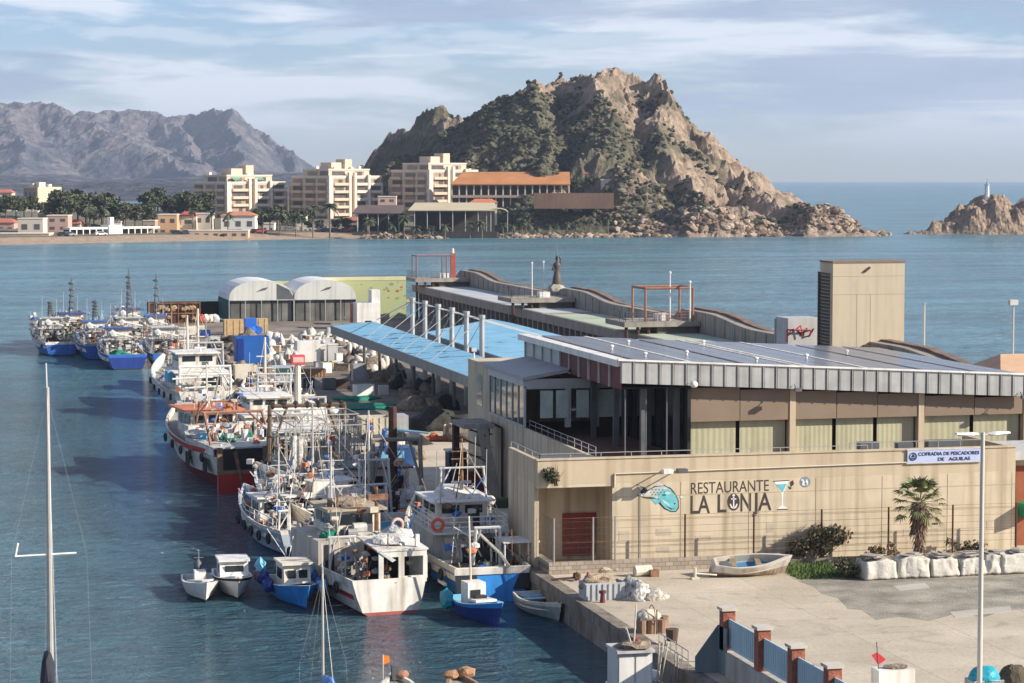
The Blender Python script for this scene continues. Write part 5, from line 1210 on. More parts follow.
def fenders(o, H, side, us, m=None, r=.16):
    for u in us:
        x = side * (H.half(u) + r * .8); y = u * H.L; MB().blob((x, y, .55), (r, r, .34), 3, .02, 2).build('fender', m or M('pale fender', (.62, .60, .56), .6), o)
def net_reel(o, x, y, z, w_, r, m=netm):
    re = MB().tube((x - w_ / 2, y, z), (x + w_ / 2, y, z), r * .75, n=12).build('net_reel', m, o)
    MB().tube((x - w_ / 2 - .06, y, z), (x - w_ / 2, y, z), r, n=14).tube((x + w_ / 2, y, z), (x + w_ / 2 + .06, y, z), r, n=14).build('flange', steel, re)
def deckheap(o, x, y, z, r, h, m, seed): MB().blob((x, y, z), (r, r * 1.2, h), seed, .5, 2, 2, flat=-.1).build('net_pile', m, o)
def boxes(o, lst, mats, name='fish_box'):
    for x, y, z, k in lst:
        MB().box(x - .38, x + .38, y - .25, y + .25, z, z + .24, 0, .1 * k).build(name, mats[k % len(mats)], o)
def moor(o, a, c, sag=.5):
    a, c = Vector(a), Vector(c); MB().path([a.lerp(c, k / 6) - Vector((0, 0, sag * 4 * (k / 6) * (1 - k / 6))) for k in range(7)], .013, 3).build('mooring_rope', netm, o)
def clutter(o, x0, x1, y0, y1, z, n, seed, h=1.0):
    """winches, pots, bollards and bins that fill a working deck"""
    rr = random.Random(seed); ms = [dgrey, rust, lgrey, white2, netm, steel, orange, blue]
    for k in range(n):
        x, y = rr.uniform(x0, x1), rr.uniform(y0, y1); m = ms[min(7, int(rr.random() ** 1.5 * 8))]; q = rr.random(); s = rr.uniform(.15, .38)
        if q < .35: MB().box(x - s, x + s, y - s * .7, y + s * .7, z, z + s * rr.uniform(.8, 2) * h, 0, rr.uniform(0, 1)).build('deck_locker', m, o)
        elif q < .6: MB().tube((x, y, z), (x, y, z + s * 2.2 * h), s * .7, n=9).build('drum', m, o)
        elif q < .8: MB().tube((x - s, y, z + s), (x + s, y, z + s), s * .8, n=9).box(x - s - .1, x + s + .1, y - s, y + s, z, z + s * .5).build('winch', m, o)
        else: MB().blob((x, y, z + s * .4), (s * 1.5, s * 1.5, s), k, .5, 1, 2).build('net_pile', rr.choice((netm, netw, netb, netg)), o)
def rods(o, x0, x1, y0, y1, z0, z1, n, seed, m=None, name='rod_rack'):
    rr = random.Random(seed); b = MB()
    for k in range(n):
        x, y = rr.uniform(x0, x1), rr.uniform(y0, y1); b.tube((x, y, z0), (x + rr.uniform(-.12, .12), y + rr.uniform(-.1, .1), rr.uniform(lerp(z0, z1, .6), z1)), rr.uniform(.02, .045), n=4)
    for z in (lerp(z0, z1, .35), lerp(z0, z1, .7), z1 - .1): b.tube((x0, y0, z), (x1, y0, z), .045, n=4).tube((x0, y1, z), (x1, y1, z), .045, n=4).tube((x0, y0, z), (x0, y1, z), .04, n=4).tube((x1, y0, z), (x1, y1, z), .04, n=4)
    b.build(name, m or steel, o)
def tangle(o, x0, x1, y0, y1, z0, z1, n, seed):
    rr = random.Random(seed); b = MB(); ms = [lgrey, netm, rust, dgrey, rope, white, netw, steel, blue, M('dull orange gear', (.40, .15, .07), .8, .2, 2)]
    for k in range(n):
        p = Vector((rr.uniform(x0, x1), rr.uniform(y0, y1), z0 + (z1 - z0) * rr.random() ** 1.8)); q = rr.random(); m = min(9, int(rr.random() ** 1.5 * 10))
        if q < .45: d = Vector((rr.gauss(0, .5), rr.gauss(0, .5), rr.choice((.2, 1, 1.6)))) * rr.uniform(.3, 1.1); b.tube(p, p + d, rr.uniform(.015, .045), n=4, mi=m)
        elif q < .75: s_ = rr.uniform(.1, .28); b.blob(p, (s_ * 1.3, s_, s_ * .8), k, .5, 1, 2, mi=m)
        else: s_ = rr.uniform(.1, .25); b.box(p.x - s_, p.x + s_, p.y - s_, p.y + s_ * .6, p.z, p.z + s_ * 1.2, m, rr.uniform(0, 1.5))
    t_ = b.build('deck_gear', ms, o); t_['kind'] = 'stuff'
GB = 'fishing boats moored along the quay'
def boat(lab, x, y, rz=0, name='fishing_boat', cat='fishing boat', grp=GB): return thing(name, lab, cat, (x, y, 0), R(rz), grp)

# 1 --- red and white trawler
o = boat('white trawler with dark red lower hull, orange wheelhouse roof and wide open dark stern', 21.3, 166.6, 8)
H = Hull(19, 5.6, 2.9, 1.5, .78, 2.4, 1.8)
make_hull(o, H, .5, [maroon, white, red, cream], (.40, .62, .86))
MB().box(-2.12, 2.12, -.3, -.02, -.3, 1.35).build('transom_plate', red, o)
MB().box(-2.15, 2.15, -.26, -.02, 1.35, 1.6).box(-2.15, -1.75, -.24, -.02, 1.6, 3.2).box(1.1, 1.95, -.24, -.02, 1.6, 3.2).build('stern_frame', M('brown boat timber', (.22, .14, .08), .7, .2, 1.5), o)
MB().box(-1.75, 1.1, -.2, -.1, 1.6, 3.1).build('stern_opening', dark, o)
MB().box(-2.4, 2.4, -.2, 8, 3.1, 3.22).build('shelter_roof', lgrey, o)
MB().box(-2.4, -2.3, .1, 8, 2.6, 3.09).box(2.3, 2.4, .1, 8, 2.6, 3.09).build('shelter_wall', white, o)
for y in (1.5, 5.5): MB().box(-2.75 + .25 * (y < 2), -2.70 + .25 * (y < 2), y, y + 1.1, 1.35, 2.3).build('freeing_port', dark, o)
w_ = cabin(o, -1.7, 1.7, 9, 13, 2.6, 4.9, white, 3, 4, 3, orange, .55)
MB().box(-2.3, 2.3, 7.4, 9.4, 3.25, 4.0).build('deckhouse', white, o); MB().box(-1.7, -1.2, 7.35, 7.397, 3.4, 3.9).build('red_panel', red, o)
MB().blob((-1.3, 6.6, 3.5), (1.5, .8, .45), 4, .3, 2).build('net_pile', netw, o); MB().box(-1.9, -1.0, 5.5, 6.2, 3.23, 3.65).build('blue_bin', sky_blue, o)
gantry(o, 1.4, -2.2, 2.2, 3.2, 5.3, pink, .11, 2.2); gantry(o, 8.3, -1.5, 1.5, 4.0, 5.7, pink, .08, -.6)
mast(o, 0, 11, 4.9, 8.2, white2, .09, 2, 1.5, [(-2, 17, 3.6), (2.2, 2, 6), (-2.2, 2, 6)]); radar(o, .6, 11.5, 5.1); antennas(o, [(-1.2, 10, 5, 8), (1.3, 12, 5, 7.6)])
clutter(o, -2, 2, .6, 7, 3.22, 12, 2, 1); MB().tube((-.9, -.25, 2.9), (-.3, -.35, .2), .16, .1).build('exhaust_chain', rust, o)
MB().box(-.9, .9, 14.2, 16, 3.6, 4.1).build('bow_locker', white2, o)
moor(o, (2, 0, 1.8), (9.6, -3.5, 1.5), .6)

# 2 --- white trawler with tall mast and red box
o = boat('white trawler with big pale superstructure and thick white mast topped by a red box', 25.3, 175.5, 3)
H = Hull(19, 5.2, 2.2, 1.5, .85); make_hull(o, H, .8, [maroon, white, white, white2])
cabin(o, -2.2, 2.2, 3.5, 10.5, 1.5, 4.0, white, 0, 3, 3, white2, .25, door=False)
MB().tube((-1.1, 3.46, 3.2), (-1.1, 3.3, 3.2), .75, n=16).build('dark_hatch', dark, o); MB().box(.5, 1.7, 3.44, 3.497, 2.7, 3.6).build('window', glass, o)
cabin(o, -1.5, 1.6, 6, 9.5, 4.13, 5.2, white, 3, 4, 2, white2, .3)
b = MB().tube((1.5, 2.6, 1.4), (1.5, 2.6, 8.0), .30, .24, 8).tube((.2, 2.6, 5.6), (2.8, 2.6, 5.6), .1); b.build('mast', cream, o)
MB().box(1.0, 2.0, 2.3, 2.9, 8.0, 8.7).build('mast_box', M('red lamp box', (.62, .07, .09), .5, .1, 2), o); MB().box(1.1, 1.9, 2.27, 2.297, 8.15, 8.55).build('mast_box_mark', M('pale pink mark', (.7, .42, .36), .5), o)
gantry(o, .8, -2.1, 2.1, 1.4, 4.4, lgrey, .1, .4, bars=2); MB().path([(-1.7, 1.8, 1.5), (-1.7, 1.8, 4.2), (-1.2, 1.8, 4.7), (1.5, 1.8, 4.7), (2.0, 1.8, 1.5)], .16, 8).build('arch_frame', white2, o)
clutter(o, -2, 2, .6, 3, 1.4, 12, 5); deckheap(o, -.6, 1.6, 1.45, 1.1, .8, netw, 3); antennas(o, [(-1, 9, 5.6, 8.5), (0, 8, 5.6, 8), (1, 9, 5.6, 7.8)]); radar(o, 0, 7.5, 5.62); fenders(o, H, -1, (.1, .3, .5))

# 3 --- white trawler further out
o = boat('white trawler with rounded grey bow and cluttered foredeck, farthest of the white ones', 24.2, 217, 4)
H = Hull(21, 6, 2.6, 2.2, .85, 2.6, 1.2); make_hull(o, H, .9, [navy, lgrey, white, white2])
cabin(o, -2.3, 2.4, 3, 9, 1.8, 4.1, white, 0, 3, 3, white2, .25); MB().box(.2, 1.9, 2.9, 2.997, 2.8, 3.7).build('window', glass, o)
cabin(o, -1.7, 1.8, 5, 8.5, 4.23, 5.7, white, 2, 4, 2, white2, .35)
gantry(o, 1, -2.4, 2.4, 1.8, 4.8, white2, .12, 0, bars=2); gantry(o, 12.5, -1.5, 1.5, 2.2, 5.5, lgrey, .09); mast(o, 0, 10, 3, 9, cream, .13, 3, 1.6, [(-2, 20, 4.5), (2, 1, 6), (-2, 1, 6)])
clutter(o, -2, 2, 10, 16, 2.2, 26, 7, 1.3); clutter(o, -2, 2, .5, 2.6, 1.75, 8, 8); deckheap(o, -1.2, 11.5, 2.2, 1.2, .9, netw, 9); deckheap(o, .8, 14, 2.3, 1.0, 1.0, netb, 12)
MB().box(-2.9, -2.2, 4, 5.6, 3.2, 4.2).build('blue_tarp', sky_blue, o); radar(o, .5, 6, 5.82); antennas(o, [(-1, 6, 5.8, 8.6), (1.2, 7, 5.8, 8.3)])
b = MB(); b.tube((-3.1, .3, 3.8), (.6, .3, 3.9), .09).tube((-2.3, -1.5, 3.1), (1, -1.5, 3.2), .09); b.build('boom', white2, o)

# 4 --- pale blue white boat with bow to the left
o = boat('long white boat with pale blue hull, flat deck awning and raft rack', 24.6, 138, 11)
H = Hull(18.5, 5, 1.7, 1.5, .85, 2.2, 1.5); make_hull(o, H, .8, [navy, M('pale blue hull', (.46, .54, .60), .45, .08, .8, streak=.35), sky_blue, white2], (.1, .5, .8))
cabin(o, -1.7, 1.9, 8.0, 11.2, 1.0, 3.2, white, 3, 3, 2, white2, .5); MB().box(-2.1, 2.2, 4.6, 7.4, 2.7, 2.85).build('awning_roof', white2, o)
for x in (-2, 2.1):
    for y in (4.7, 7.3): MB().tube((x, y, .9), (x, y, 2.7), .06).build('awning_post', steel, o)
MB().box(-1.9, 2.0, 7.5, 8, 2.0, 3.0).build('gap_shade_block', dark, o)  # dark block painted in for the shade between awning and cabin
mast(o, 0, 9, 3.3, 8.0, lgrey, .08, 2, 1.6, [(-1, 17, 3), (2, 1, 2.6), (-2, 1, 2.6)]); gantry(o, 1.2, -1.9, 1.9, 1.0, 3.8, lgrey, .08)
clutter(o, -1.8, 1.8, .6, 7, .95, 26, 14); clutter(o, -1.2, 1.2, 12, 15, 1.8, 8, 15); boxes(o, [(-1, 3, 1, 0), (-.2, 3.1, 1, 1), (-1, 3, 1.25, 2), (.9, 2.2, 1, 3)], [white2, blue, white2, orange])
fenders(o, H, -1, (.15, .4, .6)); antennas(o, [(-1.2, 9, 3.3, 6.5), (1.4, 10, 3.3, 6.8)]); radar(o, .9, 9.6, 3.35)
MB().box(-2.0, 1.9, 5, 7, 2.86, 3.0).box(-1.4, .9, 5.2, 6.4, 3.0, 3.6).build('life_raft_rack', white, o)

# 5 --- rod gantry boat behind
o = boat('pale longliner hidden under a dense gantry of vertical rods and hanging lamps', 25.4, 154, 3)
H = Hull(19, 5.4, 1.8, 1.4, .9); make_hull(o, H, .8, [maroon, lgrey, white, lgrey]); cabin(o, -1.8, 1.9, 10, 14, 1.2, 4.4, white, 3, 3, 2, white2, .3)
rods(o, -2.5, 2.7, .5, 4.0, 1.0, 5.9, 70, 3, M('rod grey', (.36, .34, .30), .6, .2, 2)); rods(o, -2.5, 2.7, 4.5, 8.5, 1.0, 6.2, 52, 4, M('rope grey steel', (.40, .37, .32), .6))
gantry(o, 9, -2.6, 2.8, 1.2, 6.35, M('brown gantry', (.15, .10, .06), .7, .2, 1), .15, 0, bars=1); 
for k in range(7): MB().blob((-2.3 + k * .8, 9, 6.4), (.24, .2, .3), k, .3, 1).build('gantry_float', netb, o)
for k in range(7): MB().blob((-2.1 + k * .75, 2.2 + (k % 3), 3.6 + (k % 2) * .8), (.22, .22, .3), k, .05, 2).build('hanging_lamp', [white2, cream, lgrey][k % 3], o)
clutter(o, -2.2, 2.2, .5, 9, 1.05, 26, 21, 1.4); deckheap(o, 0, 6, 1.0, 1.6, 1.2, netw, 9); MB().box(.2, .7, 3, 3.3, 3.9, 4.8).build('red_flag_board', red, o)
b = MB(); b.tube((-2.7, .2, 1), (-2.6, .4, 5.2), .28, .22, 7).tube((-2.2, .2, 1), (-2.2, .4, 5.0), .22, .2, 7); b.build('rope_bundle', netw, o)

# 6 --- white wheelhouse boat behind the blue trawler
o = boat('white cabin trawler with three dark square windows facing astern and dark shadowed aft deck', 27.2, 141.2, 0)
H = Hull(17, 5, 1.8, 1.6, .9); make_hull(o, H, .9, [navy, white, white, white2]); MB().box(-2.2, 2.2, .5, 7, .95, 1.05).build('dark_work_deck', dark, o)  # dark sheet over the aft deck stands for the shadow on it
w_ = cabin(o, -2.2, 2.1, 7.4, 11.5, 1.0, 3.6, white2, 3, 3, 2, dgrey, .25, wz=(.50, .82), door=False); MB().box(-2.4, 2.3, 7.0, 7.37, 1.9, 2.1).build('visor', white, o)
MB().prism([(-3.3, 7.2, 1.2), (-2.23, 7.2, 1.2), (-2.23, 7.2, 2.9), (-2.6, 7.2, 2.6)], (0, 3.5, 0)).build('bulwark_wing', lgrey, o)
gantry(o, 5.6, -.6, 2.6, 1, 5.6, M('grey brown gantry', (.23, .20, .16), .7, .2, 1), .14, .2); MB().tube((.9, 6.5, 1), (.9, 6.5, 7.6), .32, .26, 8).build('thick_mast', drust, o)
gantry(o, 3.2, -1.8, .2, 1, 4.6, lgrey, .08, .6); mast(o, -1.0, 4.5, 1, 7.6, lgrey, .09, 1, 1, [(-2.2, 1, 1.8), (2, 1, 1.8), (2.2, 9, 4.5)]); antennas(o, [(-2.1, 9, 3.7, 7), (-1.7, 9.2, 3.7, 6.8), (1.8, 8, 3.7, 6.4)])
radar(o, -.2, 9, 3.75); clutter(o, -2, 2, 1, 5, 1.05, 14, 31); deckheap(o, 2.0, 5.5, 1.05, .8, 1.6, netw, 4)

# 7 --- blue trawler
o = boat('bright blue trawler with cream bulwark, grey shelter and white upper bridge at the quay corner', 28.2, 120.4, 1)
H = Hull(17.5, 4.7, 1.75, 1.5, .86, 2.2, 1.4)
make_hull(o, H, .75, [brightblue, brightblue, cream, cream], (.12, .5, .80)); MB().prism([(-2.0, -.14, .55), (-.9, -.2, .55), (-.9, -.03, 1.4), (-2.05, -.03, 1.4)], (0, -.05, 0)).build('black_patch', black, o)
MB().prism([(1.0, -.16, .6), (1.9, -.2, .6), (1.95, -.03, 1.4), (1.4, -.03, 1.4)], (0, -.05, 0)).build('black_patch', black, o)
MB().box(-2.1, 1.9, -.12, -.02, 1.42, 1.75).build('stern_board', white, o)
MB().box(-1.95, 1.95, 5.2, 5.35, 1.0, 2.85).build('shelter_wall', grey, o); MB().box(-1.5, .1, 5.15, 5.197, 1.1, 2.6).build('shelter_door', lgrey, o); MB().box(.6, 1.6, 5.15, 5.197, 1.1, 2.5).build('dark_doorway', dark, o)
MB().box(-2.1, 2.1, 4.6, 11.4, 2.85, 2.95).build('bridge_deck', lgrey, o); MB().box(-2, -1.9, 5.35, 11, 1.2, 2.85).box(1.9, 2, 5.35, 11, 1.2, 2.85).build('side_wall', grey, o)
cabin(o, -1.4, 1.5, 7.2, 10.6, 2.96, 4.25, white, 2, 3, 2, white2, .35); MB().prism([(-1.4, 7.3, 4.38), (1.5, 7.3, 4.38), (.7, 8.6, 4.9), (-.6, 8.6, 4.9)], (0, 1.4, 0)).build('bridge_top', white, o)
MB().rail([(-2.0, 11, 2.95), (-2.0, 4.7, 2.95), (2.0, 4.7, 2.95), (2.0, 11, 2.95)], .8, .03, .9, 2).build('rail', white2, o)
gantry(o, 7.9, -1.0, 1.6, 4.3, 6.0, lgrey, .06, .3); mast(o, .3, 8.3, 4.8, 7.6, rust, .1, 2, 1.2, [(-2, 1, 1.9), (2, 1, 1.9)]); radar(o, .1, 7.6, 4.9); antennas(o, [(-1, 9, 4.4, 7.2), (1.2, 9, 4.4, 7.6), (1.6, 8, 4.4, 7.0), (.9, 9.5, 4.4, 7.2)])
ringbuoy(o, -1.9, 4.62, 3.4); MB().tube((.6, 6.2, 2.95), (.6, 6.2, 3.8), .2, .2, 8).blob((.6, 6.2, 3.9), (.22, .22, .22), 1, 0, 1).build('dark_figure', black, o)  # plain dark upright shape put in for an unclear figure on the bridge deck
MB().tube((2.1, 9, 2.95), (2.1, 9, 3.9), .06).blob((2.1, 9, 4.0), (.3, .3, .3), 0, 0, 2).build('dome', white2, o)
b = MB().box(.9, 2.9, 1.4, 3.4, 2.75, 2.83); [b.tube((x, y, 1), (x, y, 2.75), .05) for x in (1.0, 2.3) for y in (1.5, 3.3)]; b.build('stern_awning', white2, o)
gantry(o, 2.2, -.6, .9, 1.0, 3.6, lgrey, .08, -.5); MB().path([(-.2, 2, 3.2), (.5, .6, 2.4), (.8, -.2, 1.8)], .09).build('davit', cream, o); net_reel(o, -.1, 3.8, 1.7, 1.6, .7, netb)
clutter(o, -1.8, 1.8, .5, 4.6, 1.0, 20, 41); deckheap(o, -.8, 2.4, 1.0, 1.1, .7, netb, 3); moor(o, (1.9, .2, 1.7), (3.0, -.7, 1.5), .35); moor(o, (2, .1, 1.6), (4.4, -1.2, 1.5), .5)
MB().path([(-2.28, 1.2, .75), (-2.3, 2.6, .75)], .1, 4).build('name_mark', white2, o)

# 8 --- white boat with blunt white stern
o = boat('white fishing boat with blunt white stern, red stripe and rusty boot line', 22.25, 118, 7)
H = Hull(17.5, 4.25, 1.75, 1.5, .92, 2.0, 1.4); make_hull(o, H, .75, [M('rusty boot paint', (.30, .07, .05), .6, .2, 1), white, white, cream], (.09, .5, .84))
b = MB(); s_ = []
for u in [i / 10 * .75 + .03 for i in range(11)]:
    r_ = H.ring(u, [.40, .56]); s_ += [(-r_[0][0] - .012, r_[0][1], r_[0][2]), (-r_[1][0] - .012, r_[1][1], r_[1][2])]
b.add(s_, [(2 * i, 2 * i + 1, 2 * i + 3, 2 * i + 2) for i in range(10)]); b.build('red_stripe', red, o)
MB().box(-.3, 2.1, .02, .2, 1.7, 3.0).build('stern_shelter', cream, o) if False else None
# stern shelter with two openings
b = MB(); b.box(-.5, 2.0, .15, .27, 2.85, 3.15).box(-.5, -.25, .15, .27, 1.7, 2.85).box(.55, .85, .15, .27, 1.7, 2.85).box(1.85, 2.08, .15, .27, 1.7, 2.85).box(.85, 1.85, .15, .27, 1.7, 1.85).box(1.96, 2.08, .27, 3.4, 1.5, 3.15).prism([(-.6, .1, 3.15), (2.12, .1, 3.15), (2.12, 3.6, 3.4), (-.6, 3.6, 3.4)], (0, 0, .08)); b.build('stern_shelter', white, o)
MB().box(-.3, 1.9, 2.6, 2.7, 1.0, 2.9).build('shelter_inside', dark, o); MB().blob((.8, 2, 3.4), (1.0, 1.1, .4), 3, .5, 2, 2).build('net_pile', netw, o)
MB().prism([(-.6, .2, 3.2), (-.4, .2, 3.2), (.4, .2, 2.7), (.2, .2, 2.6)], (0, -.1, 0)).build('grey_tarp', lgrey, o); MB().box(1.55, 1.75, .4, .6, 3.3, 3.9).build('vent_post', white2, o)
b = MB().box(-2.1, 2.1, 5.6, 5.72, .95, 3.0).box(-2.1, 2.1, 5.72, 11, 2.9, 3.0).box(-2.1, -2.0, 5.72, 11, 1, 2.9).box(2.0, 2.1, 5.72, 11, 1, 2.9); b.build('deckhouse', M('beige deckhouse', (.47, .42, .35), .6, .1, .8, streak=.5), o)
MB().box(-1.75, -1.25, 5.55, 5.597, 1.0, 2.8).build('dark_doorway', dark, o); MB().box(.4, 1.3, 5.55, 5.597, 1.0, 2.7).build('dark_doorway', dark, o); MB().tube((-.7, 5.5, 1.6), (-.7, 5.3, 1.6), .32, n=12).build('porthole_ring', cream, o)
MB().box(.55, .8, 5.5, 5.597, 2.3, 2.85).build('red_box', red, o)
cabin(o, -.9, 1.8, 7.2, 10.5, 3.02, 4.3, cream, 1, 3, 2, M('tan roof', (.40, .32, .22), .7, .15, 1), .3, wz=(.42, .84)); MB().blob((.3, 8.6, 4.55), (1.1, 1.0, .4), 8, .5, 2, 2).build('net_pile', netm, o)
mast(o, 1.4, 6.6, 3, 5.6, rust, .13, 0); MB().box(.9, 2.0, 6.4, 6.7, 4.9, 5.2).build('lamp_bar', rust, o); ringbuoy(o, 2.15, 5.3, 3.7, (0, 1, 0), M('pale life ring', (.62, .42, .33), .6))
mast(o, -.4, 9, 4.4, 7.6, lgrey, .07, 2, 1.4, [(-1.9, 2, 1.8), (1.9, 2, 3.2), (0, 17, 3)]); antennas(o, [(-.6, 8, 4.4, 7), (1.5, 9, 4.4, 7.2)])
clutter(o, -1.9, .2, 1, 5.2, 1.0, 16, 52); clutter(o, -1.5, 1.8, 6, 7, 3.02, 8, 53); deckheap(o, 1.5, 4, 3.35, .9, .5, netw, 13); gantry(o, 3.8, -2, -.5, 1, 3.4, lgrey, .07, .3)
MB().blob((-2.35, 4.6, .9), (.3, .3, .4), 5, .1, 2).build('blue_fender', blue, o); MB().blob((-2.45, 6.2, 1.3), (.3, .4, .5), 5, .1, 2).build('blue_fender', sky_blue, o)
moor(o, (.3, -.05, 1.6), (-2.9, 1.5, .35), .35); moor(o, (.4, -.05, 1.6), (-2.6, .6, .1), .3)

# 9 --- grey bow boat tucked in
o = boat('small white decked boat with rounded rail and stacked white boxes on deck', 20.9, 137.5, 8)
H = Hull(12, 3.6, 1.5, 1.2, .8, 2.2, 1.2); make_hull(o, H, .7, [navy, M('grey blue hull', (.30, .34, .38), .5, .1, .8), white, white2]); cabin(o, -1.1, 1.1, 5.5, 7.5, .9, 2.7, white, 2, 3, 1, white2, .25)
boxes(o, [(x, y, .85 + z * .25, x_ + z) for x_, (x, y) in enumerate(((-1, 1), (-.2, 1.1), (.6, 1), (-1, 2), (-.2, 2), (.7, 2.2), (-.8, 3.2), (.2, 3.3))) for z in range(2)], [white2, white, lgrey]); MB().rail([(-1.6, 1, 1.5), (-1.6, 7, 1.6), (-1.2, 10, 2.2)], .6, .03, 1, 1).build('rail', white2, o)
mast(o, 0, 5.2, .9, 6, lgrey, .07, 2, 1.2, [(-1.4, 1, 1.5), (1.4, 1, 1.5)]); clutter(o, -1.2, 1.2, 3.8, 5.2, .85, 9, 61); gantry(o, .6, -1.4, 1.4, .9, 2.6, white2, .06)

# 10-11 --- two more working boats against the quay
o = boat('white boat with broad flat cabin top, large dark window band and sloping awning', 28.6, 184, 0)
H = Hull(17, 3.3, 2, 1.5, .9); make_hull(o, H, .8, [maroon, white, white, cream]); cabin(o, -1.4, 1.4, 4, 11, 1.3, 3.6, white, 2, 3, 3, white2, .3, wz=(.5, .78)); MB().prism([(-1.4, 3.0, 3.75), (1.4, 3.0, 3.75), (1.6, 1, 2.8), (-1.4, 1, 2.8)], (0, 0, .1)).build('sloping_awning', white2, o)
gantry(o, 1, -1.4, 1.4, 1.2, 4.8, lgrey, .09, .4, bars=2); mast(o, 0, 8, 3.7, 7.8, white2, .1, 2, 1.4, [(-2, 2, 2.2), (2, 2, 2.2)]); radar(o, .4, 6, 3.75); clutter(o, -1.2, 1.2, .5, 3.6, 1.2, 12, 71); antennas(o, [(1.3, 9, 3.7, 6.6)])
o = boat('pale working boat with grey winch deck between the tall masted trawler and the pier edge', 28.4, 202.5, 0)
H = Hull(18, 3.5, 2, 1.5, .9); make_hull(o, H, .8, [maroon, lgrey, white, white2]); cabin(o, -1.4, 1.4, 8, 12, 1.3, 3.0, white, 2, 3, 3, white2, .3); gantry(o, 1, -1.5, 1.5, 1.2, 5.2, lgrey, .09, 0, bars=2)
mast(o, 0, 6.5, 1.3, 8, cream, .16, 2, 1.5, [(-1.9, 1, 2.2), (1.9, 1, 2.2)]); clutter(o, -1.3, 1.3, .5, 7.5, 1.2, 22, 73, 1.3); deckheap(o, .4, 4, 1.2, 1.3, 1.0, netw, 6)
o = boat('white trawler with heaped grey nets on deck, last before the clear stretch of quay', 26.6, 240, 2)
H = Hull(18, 5, 2.1, 1.5, .85); make_hull(o, H, .8, [navy, lgrey, white, white2]); cabin(o, -1.9, 1.9, 8, 12, 1.3, 3.7, white, 2, 3, 3, white2, .3); gantry(o, 1, -2, 2, 1.2, 5.4, lgrey, .1, 0, bars=2)
mast(o, .3, 7, 1.3, 8.5, cream, .17, 2, 1.4, [(-1.9, 1, 2.2), (1.9, 1, 2.2)]); clutter(o, -2, 2, .5, 7.5, 1.2, 24, 77, 1.4); deckheap(o, -.6, 4.2, 1.2, 1.5, 1.1, netb, 6); deckheap(o, 1, 2.2, 1.2, 1.0, .9, netw, 7)

for i, ob in enumerate([x for x in list(C.objects) if x.get('group') == GB]):
    hv_ = [v.co for c in ob.children if c.name.startswith('hull') for v in c.data.vertices]; L_ = max(v.y for v in hv_); dz = min(v.co.z for c in ob.children if c.name.startswith('deck') and not c.name.startswith('deck_') and not c.name.startswith('deckhouse') for v in c.data.vertices)
    def halfw(y, zmin=.6): return max([abs(v.x) for v in hv_ if abs(v.y - y) < L_ / 25 and v.z > zmin] or [.3])
    h1, h2, h3 = (halfw(L_ * u) for u in (.1, .84, .5))
    tangle(ob, -h1 + .5, h1 - .5, .7, L_ * .45, dz, dz + 2.2, 110, 200 + i); tangle(ob, -h2 * .8, h2 * .8, L_ * .6, L_ * .8, dz + .5, dz + 2.3, 60, 300 + i); tangle(ob, -h3 * .7, h3 * .7, L_ * .3, L_ * .6, dz + 2.4, dz + 3.8, 50, 400 + i)
    for k in range(5):
        y = L_ * (.12 + k * .12); zt = max(v.z for v in hv_ if abs(v.y - y) < L_ / 25); MB().ring((-halfw(y, zt - .75) - .08, y, zt - .65), (1, 0, 0), .25, .09).build('tyre_fender', black, ob)
# far purse seiners at the end of the pier
def seiner(lab, x, y, rz, hullm, up, seed, L=17, B=5.4, lattice=0, housem=white, roofm=None, boxm=None):
    o = boat(lab, x, y, rz, grp='fishing boats rafted off the pier end'); H = Hull(L, B, 1.7, 1.9, .9, 2.2, 1.6); make_hull(o, H, .8, [black, hullm, up, lgrey], (.08, .5, .8))
    cabin(o, -B * .33, B * .33, L * .42, L * .66, 1.1, 3.0, housem, 2, 3, 2, roofm or lgrey, .3); MB().box(-B * .25, B * .22, L * .47, L * .6, 3.13, 4.2).build('upper_bridge', housem, o)
    MB().box(-B * .32, B * .32, L * .45, L * .62, 4.2, 4.35).build('bridge_canopy', (blue, navy, lgrey)[seed % 3], o)
    if lattice:
        b = MB(); zt = lattice
        for k in range(3): b.tube((.5 * math.cos(k * 2.1), L * .5 + .5 * math.sin(k * 2.1), 4.35), (0, L * .5, zt), .07, .03, 4)
        for k in range(5): z = 4.6 + (zt - 5) * k / 5; b.blob((0, L * .5, z + .4), (.42, .4, .2), k, .2, 1)
        b.build('lamp_mast', dgrey, o)
    MB().tube((B * .2, L * .25, 1), (B * .2, L * .25, 3.6), .14).tube((B * .2, L * .25, 3.5), (-B * .3, L * .1, 4.2), .11).blob((-B * .3, L * .1, 4.0), (.5, .4, .5), 1, .2, 1).build('power_block', lgrey, o)
    deckheap(o, -B * .12, L * .16, 1.0, 1.5, 1.1, (netm, netg, netb)[seed % 3], seed); clutter(o, -B * .4, B * .4, 1, L * .4, .95, 16, seed, 1.3)
    MB().box(B * .08, B * .34, L * .3, L * .38, 1, 2.5).build('deck_box', boxm or cream, o); b = MB(); b.rail([(-B * .45, .4, 1.7), (-B * .45, L * .6, 1.9)], .8, .03, 1.2, 1); b.build('rail', lgrey, o)
    antennas(o, [(-.8, L * .6, 4.3, 7), (.9, L * .55, 4.3, 6.6)]); rods(o, -B * .3, B * .3, L * .2, L * .4, 1.2, 4.4, 9, seed, dgrey); rods(o, -B * .4, B * .4, L * .7, L * .85, 1.8, 4, 8, seed + 40, rust); return o
seiner('navy blue seiner with green net, nearest left boat of the raft off the pier', 21.8, 276.5, 3, navy, blue, 4, 15, 5.0)
seiner('blue seiner with orange deck crate, nearest right in the raft off the pier', 27.0, 277, 1, blue, blue, 5, 16, 5.2, 0, white, None, orange)
